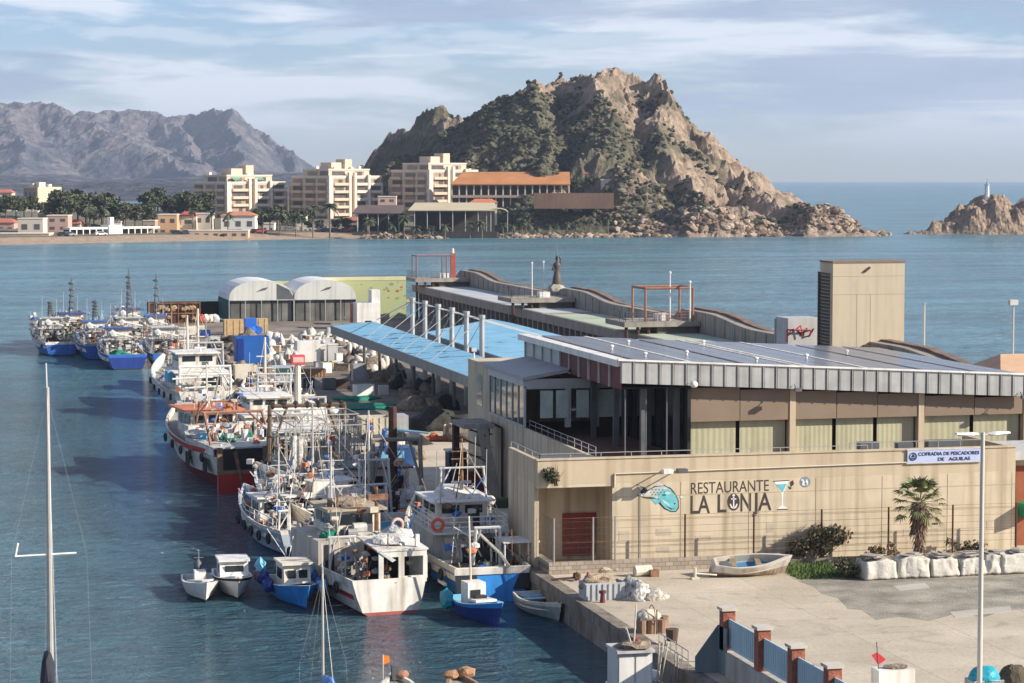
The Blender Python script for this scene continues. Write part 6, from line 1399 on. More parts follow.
seiner('blue hulled seiner with short lamp mast, left in the second row off the pier', 20.2, 292, 4, blue, blue, 6, 15, 5, 7.0)
seiner('whitish seiner with dark lattice lamp mast, outermost of the raft off the pier', 18.6, 308, 5, lgrey, white, 7, 18, 5.6, 9.0)
seiner('white and blue seiner with the tallest lamp mast, middle of the raft off the pier', 24.6, 297, 2, white, blue, 8, 17, 5.4, 10.5)
seiner('grey white seiner with lamp mast and maroon trim, hard against the pier end', 28.0, 300, 0, lgrey, maroon, 9, 17, 4.4, 9.8)

seiner('low blue and white boat at the left edge of the raft off the pier', 15.6, 300, 8, blue, white, 11, 14, 4.6, 6.5)
seiner('dark hulled boat behind the maroon trimmed seiner, innermost against the pier', 26.2, 318, 2, navy, maroon, 13, 16, 5, 8.5)
for i, ob in enumerate([x for x in list(C.objects) if x.get('group') == 'fishing boats rafted off the pier end']): tangle(ob, -1.9, 1.9, .8, 7, 1, 3.2, 90, 500 + i); tangle(ob, -1.6, 1.6, 9, 12.5, 2, 4.6, 60, 600 + i)
# ------------------------------------------------------------------ small craft
def inside_benches(o, H, z, ys, m=wood):
    for y in ys: h = H.half(y / H.L) - .12; MB().box(-h, h, y - .14, y + .14, z, z + .05).build('thwart', m, o)
sm = 'small boats afloat in the basin'
o = boat('small white motorboat with low bow and tiny mast, leftmost of the small craft', 14.2, 123.6, -160, 'motorboat', 'motorboat', sm); o.rotation_euler.z = R(180); o.location = (13.6, 128.0, 0)
H = Hull(4.6, 1.9, .75, .35, .85, 2, .5, .3); make_hull(o, H, .28, [black, white2, white2, white2], (.12, .5, .75)); MB().prism([(-.75, 2.2, .75), (.75, 2.2, .75), (.15, 4.4, 1.05), (-.15, 4.4, 1.05)], (0, 0, .08)).build('foredeck', white2, o)
MB().box(-.3, .3, 1.5, 2.1, .5, 1.25).build('console', white2, o); MB().blob((0, .9, 1.3), (.22, .22, .4), 1, .1, 2).build('covered_engine', dgrey, o); mast(o, 0, 1.4, 1.2, 2.3, steel, .03, 1, .5)
o = boat('small white cabin boat with dark windscreen, beside the leftmost white motorboat', 15.4, 128.8, 179, 'cabin_boat', 'cabin boat', sm)
H = Hull(5.0, 2.05, .85, .35, .85, 2.2, .5, .3); make_hull(o, H, .28, [black, white2, black, white2], (.1, .5, .86)); cabin(o, -.75, .75, 1.6, 3.2, .7, 1.75, white2, 2, 1, 1, white2, .08, .35, (.4, .8), 'cabin', False)
MB().prism([(-.8, 3.3, .85), (.8, 3.3, .85), (.12, 4.9, 1.15), (-.12, 4.9, 1.15)], (0, 0, .1)).build('foredeck', white2, o)
o = boat('small blue hulled boat with cream cabin and blue rags draped over both sides', 18.5, 121.4, -168, 'cabin_boat', 'cabin boat', sm); o.rotation_euler.z = R(184); o.location = (17.9, 126.2, 0)
H = Hull(6.2, 2.3, .85, .5, .85, 2, .6, .3); make_hull(o, H, .3, [navy, brightblue, brightblue, white2], (.1, .5, .85)); cabin(o, -.7, .7, 2.2, 4.0, .7, 2.0, cream, 1, 2, 1, cream, .12, .3, (.4, .8), 'cabin', False)
MB().prism([(-.9, 4.2, .95), (.9, 4.2, .95), (.15, 6, 1.35), (-.15, 6, 1.35)], (0, 0, .1)).build('foredeck', white2, o); MB().prism([(-.6, 1.0, 1.3), (.6, 1.0, 1.3), (.6, 2.0, 2.0), (-.6, 2.0, 2.0)], (0, 0, .06)).build('canvas_hood', cream, o)
for i, (x, y, z, m) in enumerate(((-1.25, 1.5, 1.2, navy), (-1.3, 2.6, 1.0, blue), (1.25, .8, 1.5, sky_blue), (1.3, 1.8, 1.0, navy), (1.3, 3.0, .8, navy), (-1.2, 4.6, .9, sky_blue), (1.2, .3, .9, M('pinkish buoy', (.5, .25, .18), .7)))): MB().blob((x, y, z), (.3, .4, .4), i, .5, 2, 2).build('draped_cloth' if i < 6 else 'buoy', m, o)
MB().tube((0, 2, 1.9), (.8, .4, 3.4), .025).tube((0, 2, 1.9), (-.5, .9, 3.0), .025).build('fishing_rod', white2, o)
o = boat('small blue open boat with white steering box and flat turquoise bow', 26.7, 118.7, -172, 'open_boat', 'small boat', sm); o.location = (26.0, 118.2, 0)
H = Hull(5.2, 2.0, .8, .5, .8, 2, .5, .3); make_hull(o, H, .3, [navy, navy, brightblue, sky_blue], (.1, .5, .8)); MB().box(-.5, .45, 1.2, 2.2, .5, 1.75).build('steering_box', white2, o); MB().box(-.2, .3, 2.203, 2.25, .8, 1.4).build('box_opening', black, o)
MB().prism([(-.55, 2.3, .9), (.55, 2.3, .9), (.55, 3.6, 1.0), (-.55, 3.6, 1.0)], (0, 0, .12)).build('hatch', white2, o); MB().box(-.3, .3, 2.5, 2.9, 1.03, 1.2).build('hatch_opening', black, o); MB().blob((1.15, 1.0, .8), (.3, .5, .55), 4, .3, 2).build('cloth_bundle', teal, o)
MB().tube((0, 1.4, 1.7), (.1, 1.4, 5.0), .05).tube((.1, 1.4, 4), (.7, .8, 4.4), .04).build('mast', cream, o); MB().prism([(-.4, 3.7, .95), (.4, 3.7, .95), (.1, 5.3, 1.25), (-.1, 5.3, 1.25)], (0, 0, .06)).build('foredeck', sky_blue, o)
o = boat('cream and grey green rowing boat afloat beside the quay, with blue tray inside', 29.4, 113.2, 20, 'rowing_boat', 'rowing boat', sm); a = at(527, 606, 0); c = at(562, 624, 0); o.rotation_euler.z = math.atan2(c.y - a.y, c.x - a.x) - R(90); o.location = (a.x, a.y, 0)
H = Hull(4.8, 2.0, .75, .25, .78, 2.2, .4, .3); make_hull(o, H, .4, [M('dull green', (.10, .13, .10), .7), M('grey green hull', (.30, .32, .27), .6, .15, 1, streak=.4), cream, cream], (.12, .5, .8), M('boat inside', (.36, .33, .27), .8)); inside_benches(o, H, .6, (1.3, 2.9), cream); MB().box(-.5, .6, .5, 1.1, .4, .72).build('blue_tray', sky_blue, o); MB().blob((-.4, 3.6, .6), (.3, .4, .25), 2, .3, 2).build('rag', netw, o)
o = boat('weathered white rowing boat with blue inside, beached on the concrete before the block wall', 0, 0, 0, 'rowing_boat', 'rowing boat', 'boats on the hard'); a = at(716, 577, 1.5); c = at(783, 576, 1.5); o.location = (a.x, a.y + .3, 1.72); o.rotation_euler = (R(1), R(17), math.atan2(c.y - a.y, c.x - a.x) - R(90))
H = Hull(3.7, 1.6, .55, .28, .55, 2.0, .35, .32); make_hull(o, H, .4, [M('worn rusty white', (.42, .33, .24), .8, .25, 2, streak=.6), M('worn white', (.62, .58, .50), .7, .12, 2, streak=.6), M('worn white rim', (.66, .62, .55), .7, .1, 2), M('worn cream', (.55, .48, .38), .8)], (.3, .6, .85), M('blue boat floor', (.06, .20, .34), .7, .2, 2)); inside_benches(o, H, .38, (1.0, 2.3), wood); MB().box(-.3, .3, .3, .8, .3, .45).build('grey_net', dgrey, o)
o = boat('half seen boat below the quay with white double door cabin and nets on top', 29.0, 96.0, 180, 'cabin_boat', 'cabin boat', sm)
H = Hull(7, 2.6, .9, .4, .85, 2, .5, .4); make_hull(o, H, .3, [navy, brightblue, white2, white2]); o.location = (28.3, 95.6, 0)
w_ = cabin(o, -.35, 1.15, .5, 2.0, .6, 2.5, lgrey, 0, 0, 0, lgrey, .06, 0, name='cabin', door=False)
for k in range(2): MB().box(-.28 + k * .72, .36 + k * .72, 2.003, 2.04, .75, 2.35).build('cabin_door', white2, w_)
MB().blob((.4, 1.7, 2.7), (.7, .6, .25), 3, .6, 2, 2).build('net_pile', netm, o); MB().blob((.1, 1.3, 2.8), (.14, .14, .14), 1, 0, 2).build('red_float', red, o); MB().blob((-.4, .6, 1.2), (.7, .4, .3), 4, .3, 2).build('white_cover', white2, o); MB().blob((-.2, .2, 1.1), (.4, .3, .25), 4, .3, 2).build('orange_float', orange, o)
b = MB(); [b.tube((x, y, .8), (x + dx, y, 2.6), .03) for x, y, dx in ((-1.0, .6, -.25), (-.95, .7, -.1), (-1.05, .8, -.35), (-.5, 1.7, -.4), (-.3, 1.9, .05))]; b.tube((.4, 1.5, 2.7), (.9, 2.4, 3.6), .04).tube((.3, 1.5, 2.7), (.2, 1.5, 4.4), .03); b.build('pole_bundle', cream, o)

# ---- yachts whose masts rise at the left
def yacht(lab, X, Y, top, r, L, cover, rz=0, spread=None, m=white2):
    o = boat(lab, X, Y, rz, 'sailing_yacht', 'sailboat', 'sailing yachts with bare masts'); H = Hull(L, L * .3, 1.0, .3, .8, 1.8, .7, .5); o.location = (X, Y - L * .55, 0)
    make_hull(o, H, .15, [navy, white2, navy, white2], (.08, .5, .9), M('yacht deck', (.66, .63, .57), .6, .05, 1)); ym = L * .55
    cabin(o, -L * .09, L * .09, L * .32, L * .7, .8, 1.45, white2, 1, 1, 3, white2, .03, .6, (.35, .8), 'coachroof', False)
    MB().tube((0, ym, 1), (0, ym, top), r, r * .62, 10).build('mast', M('bare mast alloy', (.48, .44, .39), .4, .1, 1.5, metal=.3), o)
    b = MB()
    if spread: b.tube((-1.25, ym, spread), (1.0, ym, spread + .05), .05, n=5).tube((-1.25, ym, spread), (-1.15, ym, spread + .5), .05, n=5)
    b.tube((0, ym, top), (-.02, ym, top + .9), .03, n=4).tube((0, ym - .1, 2.6), (0, ym - L * .4, 2.5), .07); b.build('spreader', m, o)
    b = MB()
    for x in (-L * .14, L * .14): b.path([(0, ym, top - .3), (x * .9, ym, spread or top * .5), (x, ym - .3, 1.1)], .004, 3)
    b.tube((0, ym, top - .2), (0, L + .5, 1.4), .006, n=3).tube((0, ym, top - .2), (0, .1, 1.2), .006, n=3); b.build('stay', steel, o)
    MB().blob((0, ym - L * .2, 2.95), (.24, L * .19, .42), 3, .25, 3).build('sail_cover', cover, o)
    if cover == black: MB().blob((-.12, ym - .25, 3.2), (.26, .3, 1.3), 6, .25, 2).build('sail_bunch', M('dark sail cover', (.03, .03, .045), .8), o)
a = atD(51, 683, 90); yacht('sailing yacht whose tall pale mast with single left spreader crosses the left water', a.x, a.y, 14.2, .13, 11, black, 0, 7.9)
a = atD(323, 683, 91); yacht('sailing yacht whose short bare grey mast rises in front of the white fishing boats', a.x, a.y, 7.3, .07, 7, blue)
# ------------------------------------------------------------------ things on the quay
def ground(px, py, z=1.51): return at(px, py, z)
gq = 'heaps of netting and sacks on the fish quay'
# van
a = ground(281, 386); o = thing('parked_van', 'silver grey van parked facing the camera on the fish quay', 'van', (a.x, a.y, 1.51), R(90) - R(180) + R(2))
prof = [(-2.3, .35), (2.2, .35), (2.25, .9), (1.55, 1.15), (.9, 1.85), (-2.2, 1.9), (-2.3, 1.0)]
MB().prism([(x, -.9, z) for x, z in prof], (0, 1.8, 0)).build('body', M('van silver', (.45, .46, .46), .3, .06, 1, metal=.3), o)
MB().prism([(1.56, -.75, 1.18), (1.56, .75, 1.18), (.95, .68, 1.8), (.95, -.68, 1.8)], (.05, 0, .04)).build('windscreen', M('van glass', (.03, .07, .06), .1, .2, 1), o)
for y in (-.905, .87): MB().box(-1.9, .8, y, y + .035, 1.15, 1.7).build('window', glass, o)
for x in (-1.4, 1.4): 
    for y in (-.92, .72): MB().tube((x, y, .35), (x, y + .2, .35), .35, n=12).build('wheel', black, o)
MB().box(2.22, 2.34, -.88, .88, .3, .62).build('bumper', dgrey, o)
for y in (-.78, .5): MB().box(2.18, 2.27, y, y + .28, .72, .9).build('headlight', white2, o)
# blue container and other large boxes
def crate(name, lab, cat, px, py, w_, d, h, mat, rz=0, grp=None, lid=None, open_=False, ribs=0):
    a = ground(px, py); o = thing(name, lab, cat, (a.x, a.y, 1.51), rz, grp)
    if open_: b = MB().box(-w_ / 2, w_ / 2, 0, .06, 0, h).box(-w_ / 2, w_ / 2, d - .06, d, 0, h).box(-w_ / 2, -w_ / 2 + .06, .06, d - .06, 0, h).box(w_ / 2 - .06, w_ / 2, .06, d - .06, 0, h).box(-w_ / 2, w_ / 2, 0, d, -.002, .06)
    else: b = MB().box(-w_ / 2, w_ / 2, 0, d, 0, h)
    for k in range(ribs): x = -w_ / 2 + w_ * (k + .5) / ribs; b.box(x - .05, x + .05, -.05, 0, .05, h - .05)
    b.build('body', mat, o)
    if lid: MB().box(-w_ / 2 - .05, w_ / 2 + .05, -.05, d + .05, h + .003, h + .1).build('lid', lid, o)
    return o
o = crate('shipping_container', 'deep blue steel container standing open behind the van on the fish quay', 'container', 253, 364, 3.6, 2.4, 3.0, M('container blue', (.02, .11, .38), .5, .12, 1, streak=.2), open_=True, ribs=0)
MB().box(-1.7, -1.0, -.05, -.003, .1, 2.8).build('door', navy, o)
o = crate('cage_rack', 'long rust brown rack packed with pots at the pier end', 'rack', 175, 324, 7.2, 3, 3.0, drust, open_=True)
b = MB()
for k in range(8): b.box(-3.6 + k * 1.0, -3.45 + k * 1.0, -.12, -.003, 0, 3)
for z in (0, 1.4, 2.85): b.box(-3.6, 3.6, -.15, -.02, z, z + .15)
b.build('frame', rust, o); b = MB(); rr = random.Random(2)
for k in range(26): b.blob((rr.uniform(-3.2, 3.2), -.15, rr.choice((.75, 2.1)) + rr.uniform(-.2, .3)), (.35, .2, .3), k, .4, 1)
b.build('pot_row', M('tan pots', (.34, .24, .13), .9, .3, 1), o)
o = crate('dark_fence', 'low dark fence panel between the rust rack and the left hangar', 'fence', 208, 317, 4.0, .3, 2.3, M('dark fence', (.05, .04, .035), .8, .2, 1), ribs=8)
crate('crate_stack', 'tan stack of crates beside the blue drums in front of the left hangar', 'crates', 234, 335, 2.5, 1.6, 2.0, M('tan crate', (.48, .33, .17), .8, .18, 2), ribs=3)
crate('crate_stack', 'smaller tan stack of crates right behind the blue drums', 'crates', 262, 333, 1.6, 1.4, 1.9, MATS['tan crate'], ribs=2)
a = ground(250, 334); o = thing('blue_drums', 'bright blue barrel cluster between two tan crate stacks', 'barrels', (a.x, a.y, 1.51))
MB().tube((0, 0, 0), (0, 0, 1.0), .75, n=10).box(-.5, 1.0, .8, 2, 0, 2.0).tube((1.2, 0, .5), (1.2, 1, .5), .5, n=10).build('barrel', M('barrel blue', (.03, .14, .52), .4, .1, 1), o)
a = ground(192, 322); o = thing('float_pile', 'red and white pile of floats right of the rust rack', 'floats', (a.x + .6, a.y - 2, 1.51)); b = MB(); [b.blob((k * .6, 0, .5), (.7, .6, .7), k, .2, 2, mi=k // 2) for k in range(5)]; b.build('float', [M('float red', (.5, .06, .06), .5), cream, lgrey], o)
crate('pale_tub', 'cream tub with open top on the quay left of the painted blue container', 'tub', 246, 381, 2.2, 1.8, 1.6, cream, open_=True)
crate('white_tank', 'large white plastic tank truck body behind the van', 'tank', 309, 362, 2.6, 2.0, 2.3, white2)
crate('white_tank', 'round shouldered white tank right beside the large white tank body', 'tank', 324, 361, 1.4, 1.6, 1.7, M('off white tank', (.58, .56, .50), .6, .06, 1), lid=white2)
crate('grey_bin', 'pale grey tall bin right of the two white tanks', 'bin', 333, 362, 1.1, 1.0, 1.9, lgrey, lid=white2)
crate('flatbed', 'long low trailer bed with red brown side boards right of the van', 'trailer', 312, 377, 3.0, 1.2, .8, M('trailer boards', (.28, .16, .10), .8, .3, 1.5), ribs=9)
crate('dark_cabinet', 'dark blue black cabinet under the trailer bed end', 'cabinet', 309, 388, 1.1, .8, 1.0, M('blue black', (.03, .05, .09), .5))
crate('dark_bin', 'dark open bin in the shade beside the trailer bed', 'bin', 330, 390, 1.2, 1.0, 1.1, dgrey, open_=True)
crate('dark_bin', 'brown dark stack of boxes in the shade further right of the trailer bed', 'bin', 343, 389, 1.3, 1.0, .9, M('brown dark box', (.09, .06, .045), .9, .3, 1))
crate('white_crate', 'white open crate with dark top standing alone by the green net', 'crate', 366, 398, 1.7, 1.4, 1.2, white2, rz=.15, open_=True)
crate('grey_crate', 'grey box in the deep shade under the blue roof', 'crate', 425, 384, 1.2, .8, .9, lgrey, rz=-.1)
crate('grey_crate', 'grey cabinet under the edge of the blue roof, left of the shade', 'crate', 360, 381, 1.4, 1.2, 1.7, grey)
crate('blue_sheet', 'small heap of blue sheeting on the shaded quay', 'sheet', 342, 388, 1.6, 1.0, .35, navy, rz=.3)
crate('white_trays', 'short stack of white trays right of the white crate', 'trays', 384, 395, .9, .6, .9, lgrey, ribs=0)
# truck bed and people behind the masts
a = ground(381, 442); o = thing('box_truck', 'flat truck bed with cream ribbed side boards near the quay edge', 'truck', (a.x - .3, a.y, 1.51))
b = MB().box(-1.2, 1.2, 0, .08, .6, 1.9).box(-1.2, 1.2, 2.2, 2.28, .6, 1.9).box(-1.2, -1.12, .08, 2.2, .6, 1.9); [b.box(-.8 + k * .5, -.72 + k * .5, -.06, -.003, .6, 1.9) for k in range(4)]; b.build('side_board', M('cream board', (.50, .46, .36), .7, .1, 1, streak=.3), o)
MB().box(-1.2, 2.6, 0, 2.3, .4, .58).build('chassis', dgrey, o); MB().box(1.35, 2.5, .1, 2.2, .6, 2.0).build('cab', grey, o); [MB().tube((x, y, .4), (x, y + .25, .4), .4, n=12).build('wheel', black, o) for x in (-.7, 1.9) for y in (-.1, 2.1)]
def person(lab, loc, rz, pose, cloth):
    """standing figure grown from one skeleton with the skin modifier"""
    o = thing('person', lab, 'person', loc, rz)
    me = bpy.data.meshes.new('body'); P = pose
    names = ['pel', 'bel', 'che', 'nek', 'hd0', 'hd1', 'ls', 'le', 'lw', 'lh', 'rs', 're', 'rw', 'rh', 'lhip', 'lk', 'la', 'lt', 'rhip', 'rk', 'ra', 'rt']
    ed = [('pel', 'bel'), ('bel', 'che'), ('che', 'nek'), ('nek', 'hd0'), ('hd0', 'hd1'), ('che', 'ls'), ('ls', 'le'), ('le', 'lw'), ('lw', 'lh'), ('che', 'rs'), ('rs', 're'), ('re', 'rw'), ('rw', 'rh'), ('pel', 'lhip'), ('lhip', 'lk'), ('lk', 'la'), ('la', 'lt'), ('pel', 'rhip'), ('rhip', 'rk'), ('rk', 'ra'), ('ra', 'rt')]
    rad = dict(pel=.15, bel=.14, che=.16, nek=.06, hd0=.09, hd1=.085, ls=.075, le=.05, lw=.036, lh=.04, rs=.075, re=.05, rw=.036, rh=.04, lhip=.10, lk=.07, la=.048, lt=.04, rhip=.10, rk=.07, ra=.048, rt=.04)
    me.from_pydata([P[k] for k in names], [(names.index(a_), names.index(c_)) for a_, c_ in ed], [])
    ob = bpy.data.objects.new('body', me); C.objects.link(ob)
    sk = ob.modifiers.new('skin', 'SKIN'); sk.use_smooth_shade = True; ob.modifiers.new('sub', 'SUBSURF').levels = 1
    for i, k in enumerate(names): me.skin_vertices[0].data[i].radius = (rad[k], rad[k])
    me.skin_vertices[0].data[0].use_root = True
    dg = bpy.context.evaluated_depsgraph_get(); m2 = bpy.data.meshes.new_from_object(ob.evaluated_get(dg)); bpy.data.objects.remove(ob)
    top, leg, skin, shoe = cloth; m2.materials.clear(); [m2.materials.append(m) for m in (top, leg, skin, shoe)]
    for p_ in m2.polygons:
        c_ = p_.center; hand = min((c_ - Vector(P['lh'])).length, (c_ - Vector(P['rh'])).length) < .12
        p_.material_index = 2 if c_.z > P['nek'][2] or hand else 3 if c_.z < .1 else 1 if c_.z < P['pel'][2] + .08 else 0
    m2.name = 'body'; bo = bpy.data.objects.new('body', m2); C.objects.link(bo); bo.parent = o
    h = Vector(P['hd1'])
    fb = MB()
    for s_ in (-1, 1): fb.blob((h.x + s_ * .035, h.y - .085, h.z - .01), (.014, .012, .012), 1, 0, 1)
    fb.build('eye', black, bo); MB().blob((h.x, h.y - .1, h.z - .05), (.016, .025, .025), 1, 0, 1).build('nose', skin, bo); MB().box(h.x - .03, h.x + .03, h.y - .09, h.y - .08, h.z - .1, h.z - .09).build('mouth', M('lip', (.3, .12, .1)), bo)
    fb = MB()
    for key, s_ in (('lh', -1), ('rh', 1)):
        p_ = Vector(P[key])
        for k in range(4): q_ = p_ + Vector((-.03 + .02 * k, 0, -.02)); fb.path([q_, q_ + Vector((0, -.02, -.05 - .006 * (k % 3))), q_ + Vector((0, -.045, -.08))], .009, 5)
        fb.path([p_, p_ + Vector((s_ * -.04, -.03, -.03)), p_ + Vector((s_ * -.045, -.045, -.06))], .01, 5)
    fb.build('fingers', skin, bo)
    return o, h, bo
pose = dict(pel=(0, 0, .93), bel=(0, 0, 1.08), che=(0, -.02, 1.3), nek=(0, -.03, 1.47), hd0=(0, -.04, 1.56), hd1=(0, -.05, 1.66), ls=(-.19, -.02, 1.38), le=(-.26, -.02, 1.1), lw=(-.2, -.2, .95), lh=(-.17, -.27, .92), rs=(.19, -.02, 1.38), re=(.27, 0, 1.1), rw=(.29, -.08, .86), rh=(.29, -.1, .79),
            lhip=(-.1, 0, .88), lk=(-.12, -.03, .48), la=(-.13, .02, .08), lt=(-.14, -.14, .04), rhip=(.1, 0, .88), rk=(.12, -.01, .48), ra=(.13, .03, .08), rt=(.15, -.13, .04))
a = ground(373, 440); o, h, bo = person('person in orange cap, navy top and pale trousers standing before the cream truck boards', (a.x, a.y - .5, 1.51), R(20), pose, (navy, M('pale trousers', (.55, .54, .52), .8), flesh, black))
q_ = ground(381, 442); o.location = (q_.x - .95, q_.y - .55, 1.51)
MB().blob((h.x, h.y, h.z + .06), (.12, .13, .1), 0, 0, 2, flat=-.3).box(h.x - .09, h.x + .09, h.y - .23, h.y - .08, h.z + .03, h.z + .05).build('cap', M('orange cap', (.72, .22, .03), .6), bo)
# blue knuckle crane
o = thing('loader_crane', 'blue knuckle boom crane at the quay edge behind the masts', 'crane', (31.9, 166.5, 1.51)); MB().box(-1.3, 1.4, 0, 1.5, 0, 1.3).build('base', M('crane blue dark', (.03, .09, .25), .5, .2, 1, streak=.3), o); MB().box(-1.2, .6, -.04, -.003, .6, 1.1).build('panel', sky_blue, o); MB().tube((-.9, .5, 1.3), (-.7, .5, 2.7), .2, .17).build('column', blue, o)
MB().tube((-.7, .5, 2.65), (2.4, .2, 2.3), .13, .08).tube((-.8, .5, 2.0), (.4, .4, 2.5), .07).build('boom', M('boom grey blue', (.12, .22, .32), .5, .2, 1), o)
# cream hut, gas bottle colours near the quay
a = ground(458, 490); o = thing('blue_cabin', 'tall dark blue portable cabin beside the rusty ice chute column', 'cabin', (a.x, a.y, 1.51)); MB().box(-.6, .6, 0, 1.2, 0, 2.5).build('cabin_wall', M('dark blue door', (.015, .03, .075), .6), o); MB().box(-.7, .7, -.08, 1.28, 2.503, 2.62).build('cabin_roof', lgrey, o)
o = thing('rag_heap', 'small heap of orange and red rags on the sunlit quay', 'rags', (*at(440, 441, 1.5).xy, 1.51)); MB().blob((0, 0, .1), (1.2, .4, .35), 3, .6, 2, 2, flat=-.2).blob((-.5, 0, .3), (.35, .3, .4), 7, .4, 2).build('cloth', M('orange rag', (.55, .20, .08), .9, .4, 3, rgb2=(.4, .08, .04)), o)
o = thing('wheeled_bin', 'green wheeled bin beside the multicoloured board on the sunlit quay', 'bin', (*at(457, 440, 1.5).xy, 1.51)); MB().add([(-.4, -.35, 0), (.4, -.35, 0), (.4, .35, 0), (-.4, .35, 0), (-.5, -.45, 1.2), (.5, -.45, 1.2), (.5, .45, 1.2), (-.5, .45, 1.2)], [(3, 2, 1, 0), (4, 5, 6, 7), (0, 1, 5, 4), (1, 2, 6, 5), (2, 3, 7, 6), (3, 0, 4, 7)]).build('bin_body', M('bin green', (.16, .27, .16), .6, .1, 2), o); MB().box(-.53, .53, -.48, .48, 1.203, 1.28).build('lid', lgrey, o)
o = thing('poster_board', 'tilted multicoloured board leaning against the green bin', 'board', (*at(447, 440, 1.5).xy, 1.51)); b = MB(); [b.prism([(-.4 + .16 * k, 0, 0), (-.26 + .16 * k, 0, 0), (.0 + .16 * k, .3, 1.2 - .1 * k), (-.14 + .16 * k, .3, 1.2 - .1 * k)], (0, .05, 0), k % 4) for k in range(5)]; b.build('board', [cream, orange, M('yellow strip', (.6, .45, .08)), red], o)
crate('red_tub', 'dark red tub standing by the foot of the ice chute', 'tub', 476, 491, 1.2, 1.0, 1.3, M('dark red tub', (.26, .04, .045), .5), lid=None); crate('white_sack', 'white sack leaning behind the dark red tub', 'sack', 471, 483, .9, .8, 1.3, cream)
crate('dark_pallet', 'low dark pallet with mossy rim beside the ice chute leg', 'pallet', 502, 508, 2.0, 1.0, .5, M('mossy pallet', (.07, .075, .045), .9, .3, 1))
# heaps: white and grey net bags along the quay
rr = random.Random(19); hp = []
def heap(px, py, r, h, m, lab, grp, rz=None, cat='net heap', name='net_heap', jit=.45, sub=3):
    a = ground(px, py); k = rr.randrange(999); o = MB().blob((0, 0, 0), (r, r * .8, h), k, jit, sub, 1.7, flat=-.05).build(name, m, None, True); o.location = (a.x, a.y, 1.51); o.rotation_euler.z = rr.uniform(0, 6.3); tag(o, lab, cat, grp); return o
heap(354, 399, 2.4, .3, netg, 'long spread of green netting on the shaded quay', None); MATS
o = heap(368, 407, 3.2, .25, netg, 'flat green tarp like net trailing right of the green netting', None)
heap(432, 428, 2.8, 1.7, netb, 'large dark brown net mound in the shade right of the thick mast', None); heap(450, 428, 2.2, 1.2, netb, 'black net mound against the foot of the large brown mound', None); heap(466, 440, 2.0, 1.3, netm, 'brown net mound nearest the beige block', None)
def scatter(quad, n, mk):
    for k in range(n):
        u, v = rr.random(), rr.random(); (ax, ay), (bx, by), (cx, cy), (dx, dy) = quad
        mk((ax * (1 - u) + bx * u) * (1 - v) + (dx * (1 - u) + cx * u) * v, (ay * (1 - u) + by * u) * (1 - v) + (dy * (1 - u) + cy * u) * v)
def sackat(px, py): heap(px, py, rr.uniform(.4, .85), rr.uniform(.6, 1.4), rr.choice((bagm, bagm, netw, netw, M('grey sack', (.36, .34, .30), .9, .3, 3))), 'white net sack in the crowded heap between the blue container and the hangars', 'white net sacks on the quay', cat='sack', name='net_sack', jit=.5, sub=2)
def darkat(px, py): heap(px, py, rr.uniform(.7, 1.5), rr.uniform(.5, 1.3), rr.choice((netb, netm, netm)), 'dark net heap on the shaded quay near the blue roof', 'dark net heaps on the quay', jit=.6, sub=2)
def edgeat(px, py): heap(px, py, rr.uniform(.5, 1.0), rr.uniform(.3, .7), rr.choice((netw, netm, netm, netb)), 'low net heap along the quay edge beside the moored boats', 'low net heaps along the quay edge', jit=.6, sub=2)
scatter(((262, 340), (340, 334), (352, 352), (268, 352)), 62, sackat); scatter(((345, 350), (372, 350), (392, 372), (352, 372)), 26, sackat); scatter(((258, 355), (300, 352), (300, 362), (262, 372)), 14, sackat)
scatter(((330, 334), (372, 345), (420, 385), (345, 380)), 34, darkat); scatter(((385, 380), (440, 392), (455, 410), (390, 412)), 16, darkat); scatter(((215, 338), (262, 340), (268, 352), (210, 356)), 10, darkat)
scatter(((205, 345), (240, 345), (262, 400), (232, 402)), 26, edgeat); scatter(((300, 400), (335, 405), (350, 440), (318, 436)), 14, edgeat); scatter(((395, 440), (425, 440), (430, 462), (400, 460)), 8, edgeat)
def panat(px, py):
    w_, h_ = rr.uniform(.7, 1.6), rr.uniform(.4, 1.2); m = rr.choice((cream, lgrey, netm, rust, white2, grey, MATS['tan crate'])); a = ground(px, py)
    o = thing('quay_box', 'odd box or crate among the nets on the middle of the quay', 'box', (a.x, a.y, 1.51), rr.uniform(-.5, .5), 'boxes among the nets'); MB().box(-w_ / 2, w_ / 2, 0, w_ * .7, 0, h_).build('body', m, o); MB().box(-w_ / 2 - .03, w_ / 2 + .03, -.03, w_ * .7 + .03, h_ + .003, h_ + .07).build('lid', rr.choice((lgrey, dgrey, cream)), o)
scatter(((240, 345), (330, 340), (375, 368), (330, 374)), 30, panat)
for px, py, wd, m in ((196, 334, 2.2, cream), (184, 338, 1.6, lgrey), (205, 338, 1.4, navy), (188, 348, 1.3, grey), (215, 345, 1.3, lgrey)): crate('fish_bin', {2.2: 'long cream bin on the bare quay near the rust rack', 1.6: 'pale grey bin left of the long cream bin', 1.4: 'navy bin right of the long cream bin'}.get(wd, 'grey bin on the pier edge behind the rafted seiners'), 'bin', px, py, wd, 1.1, 1.0, m, open_=True, grp='bins on the far quay')
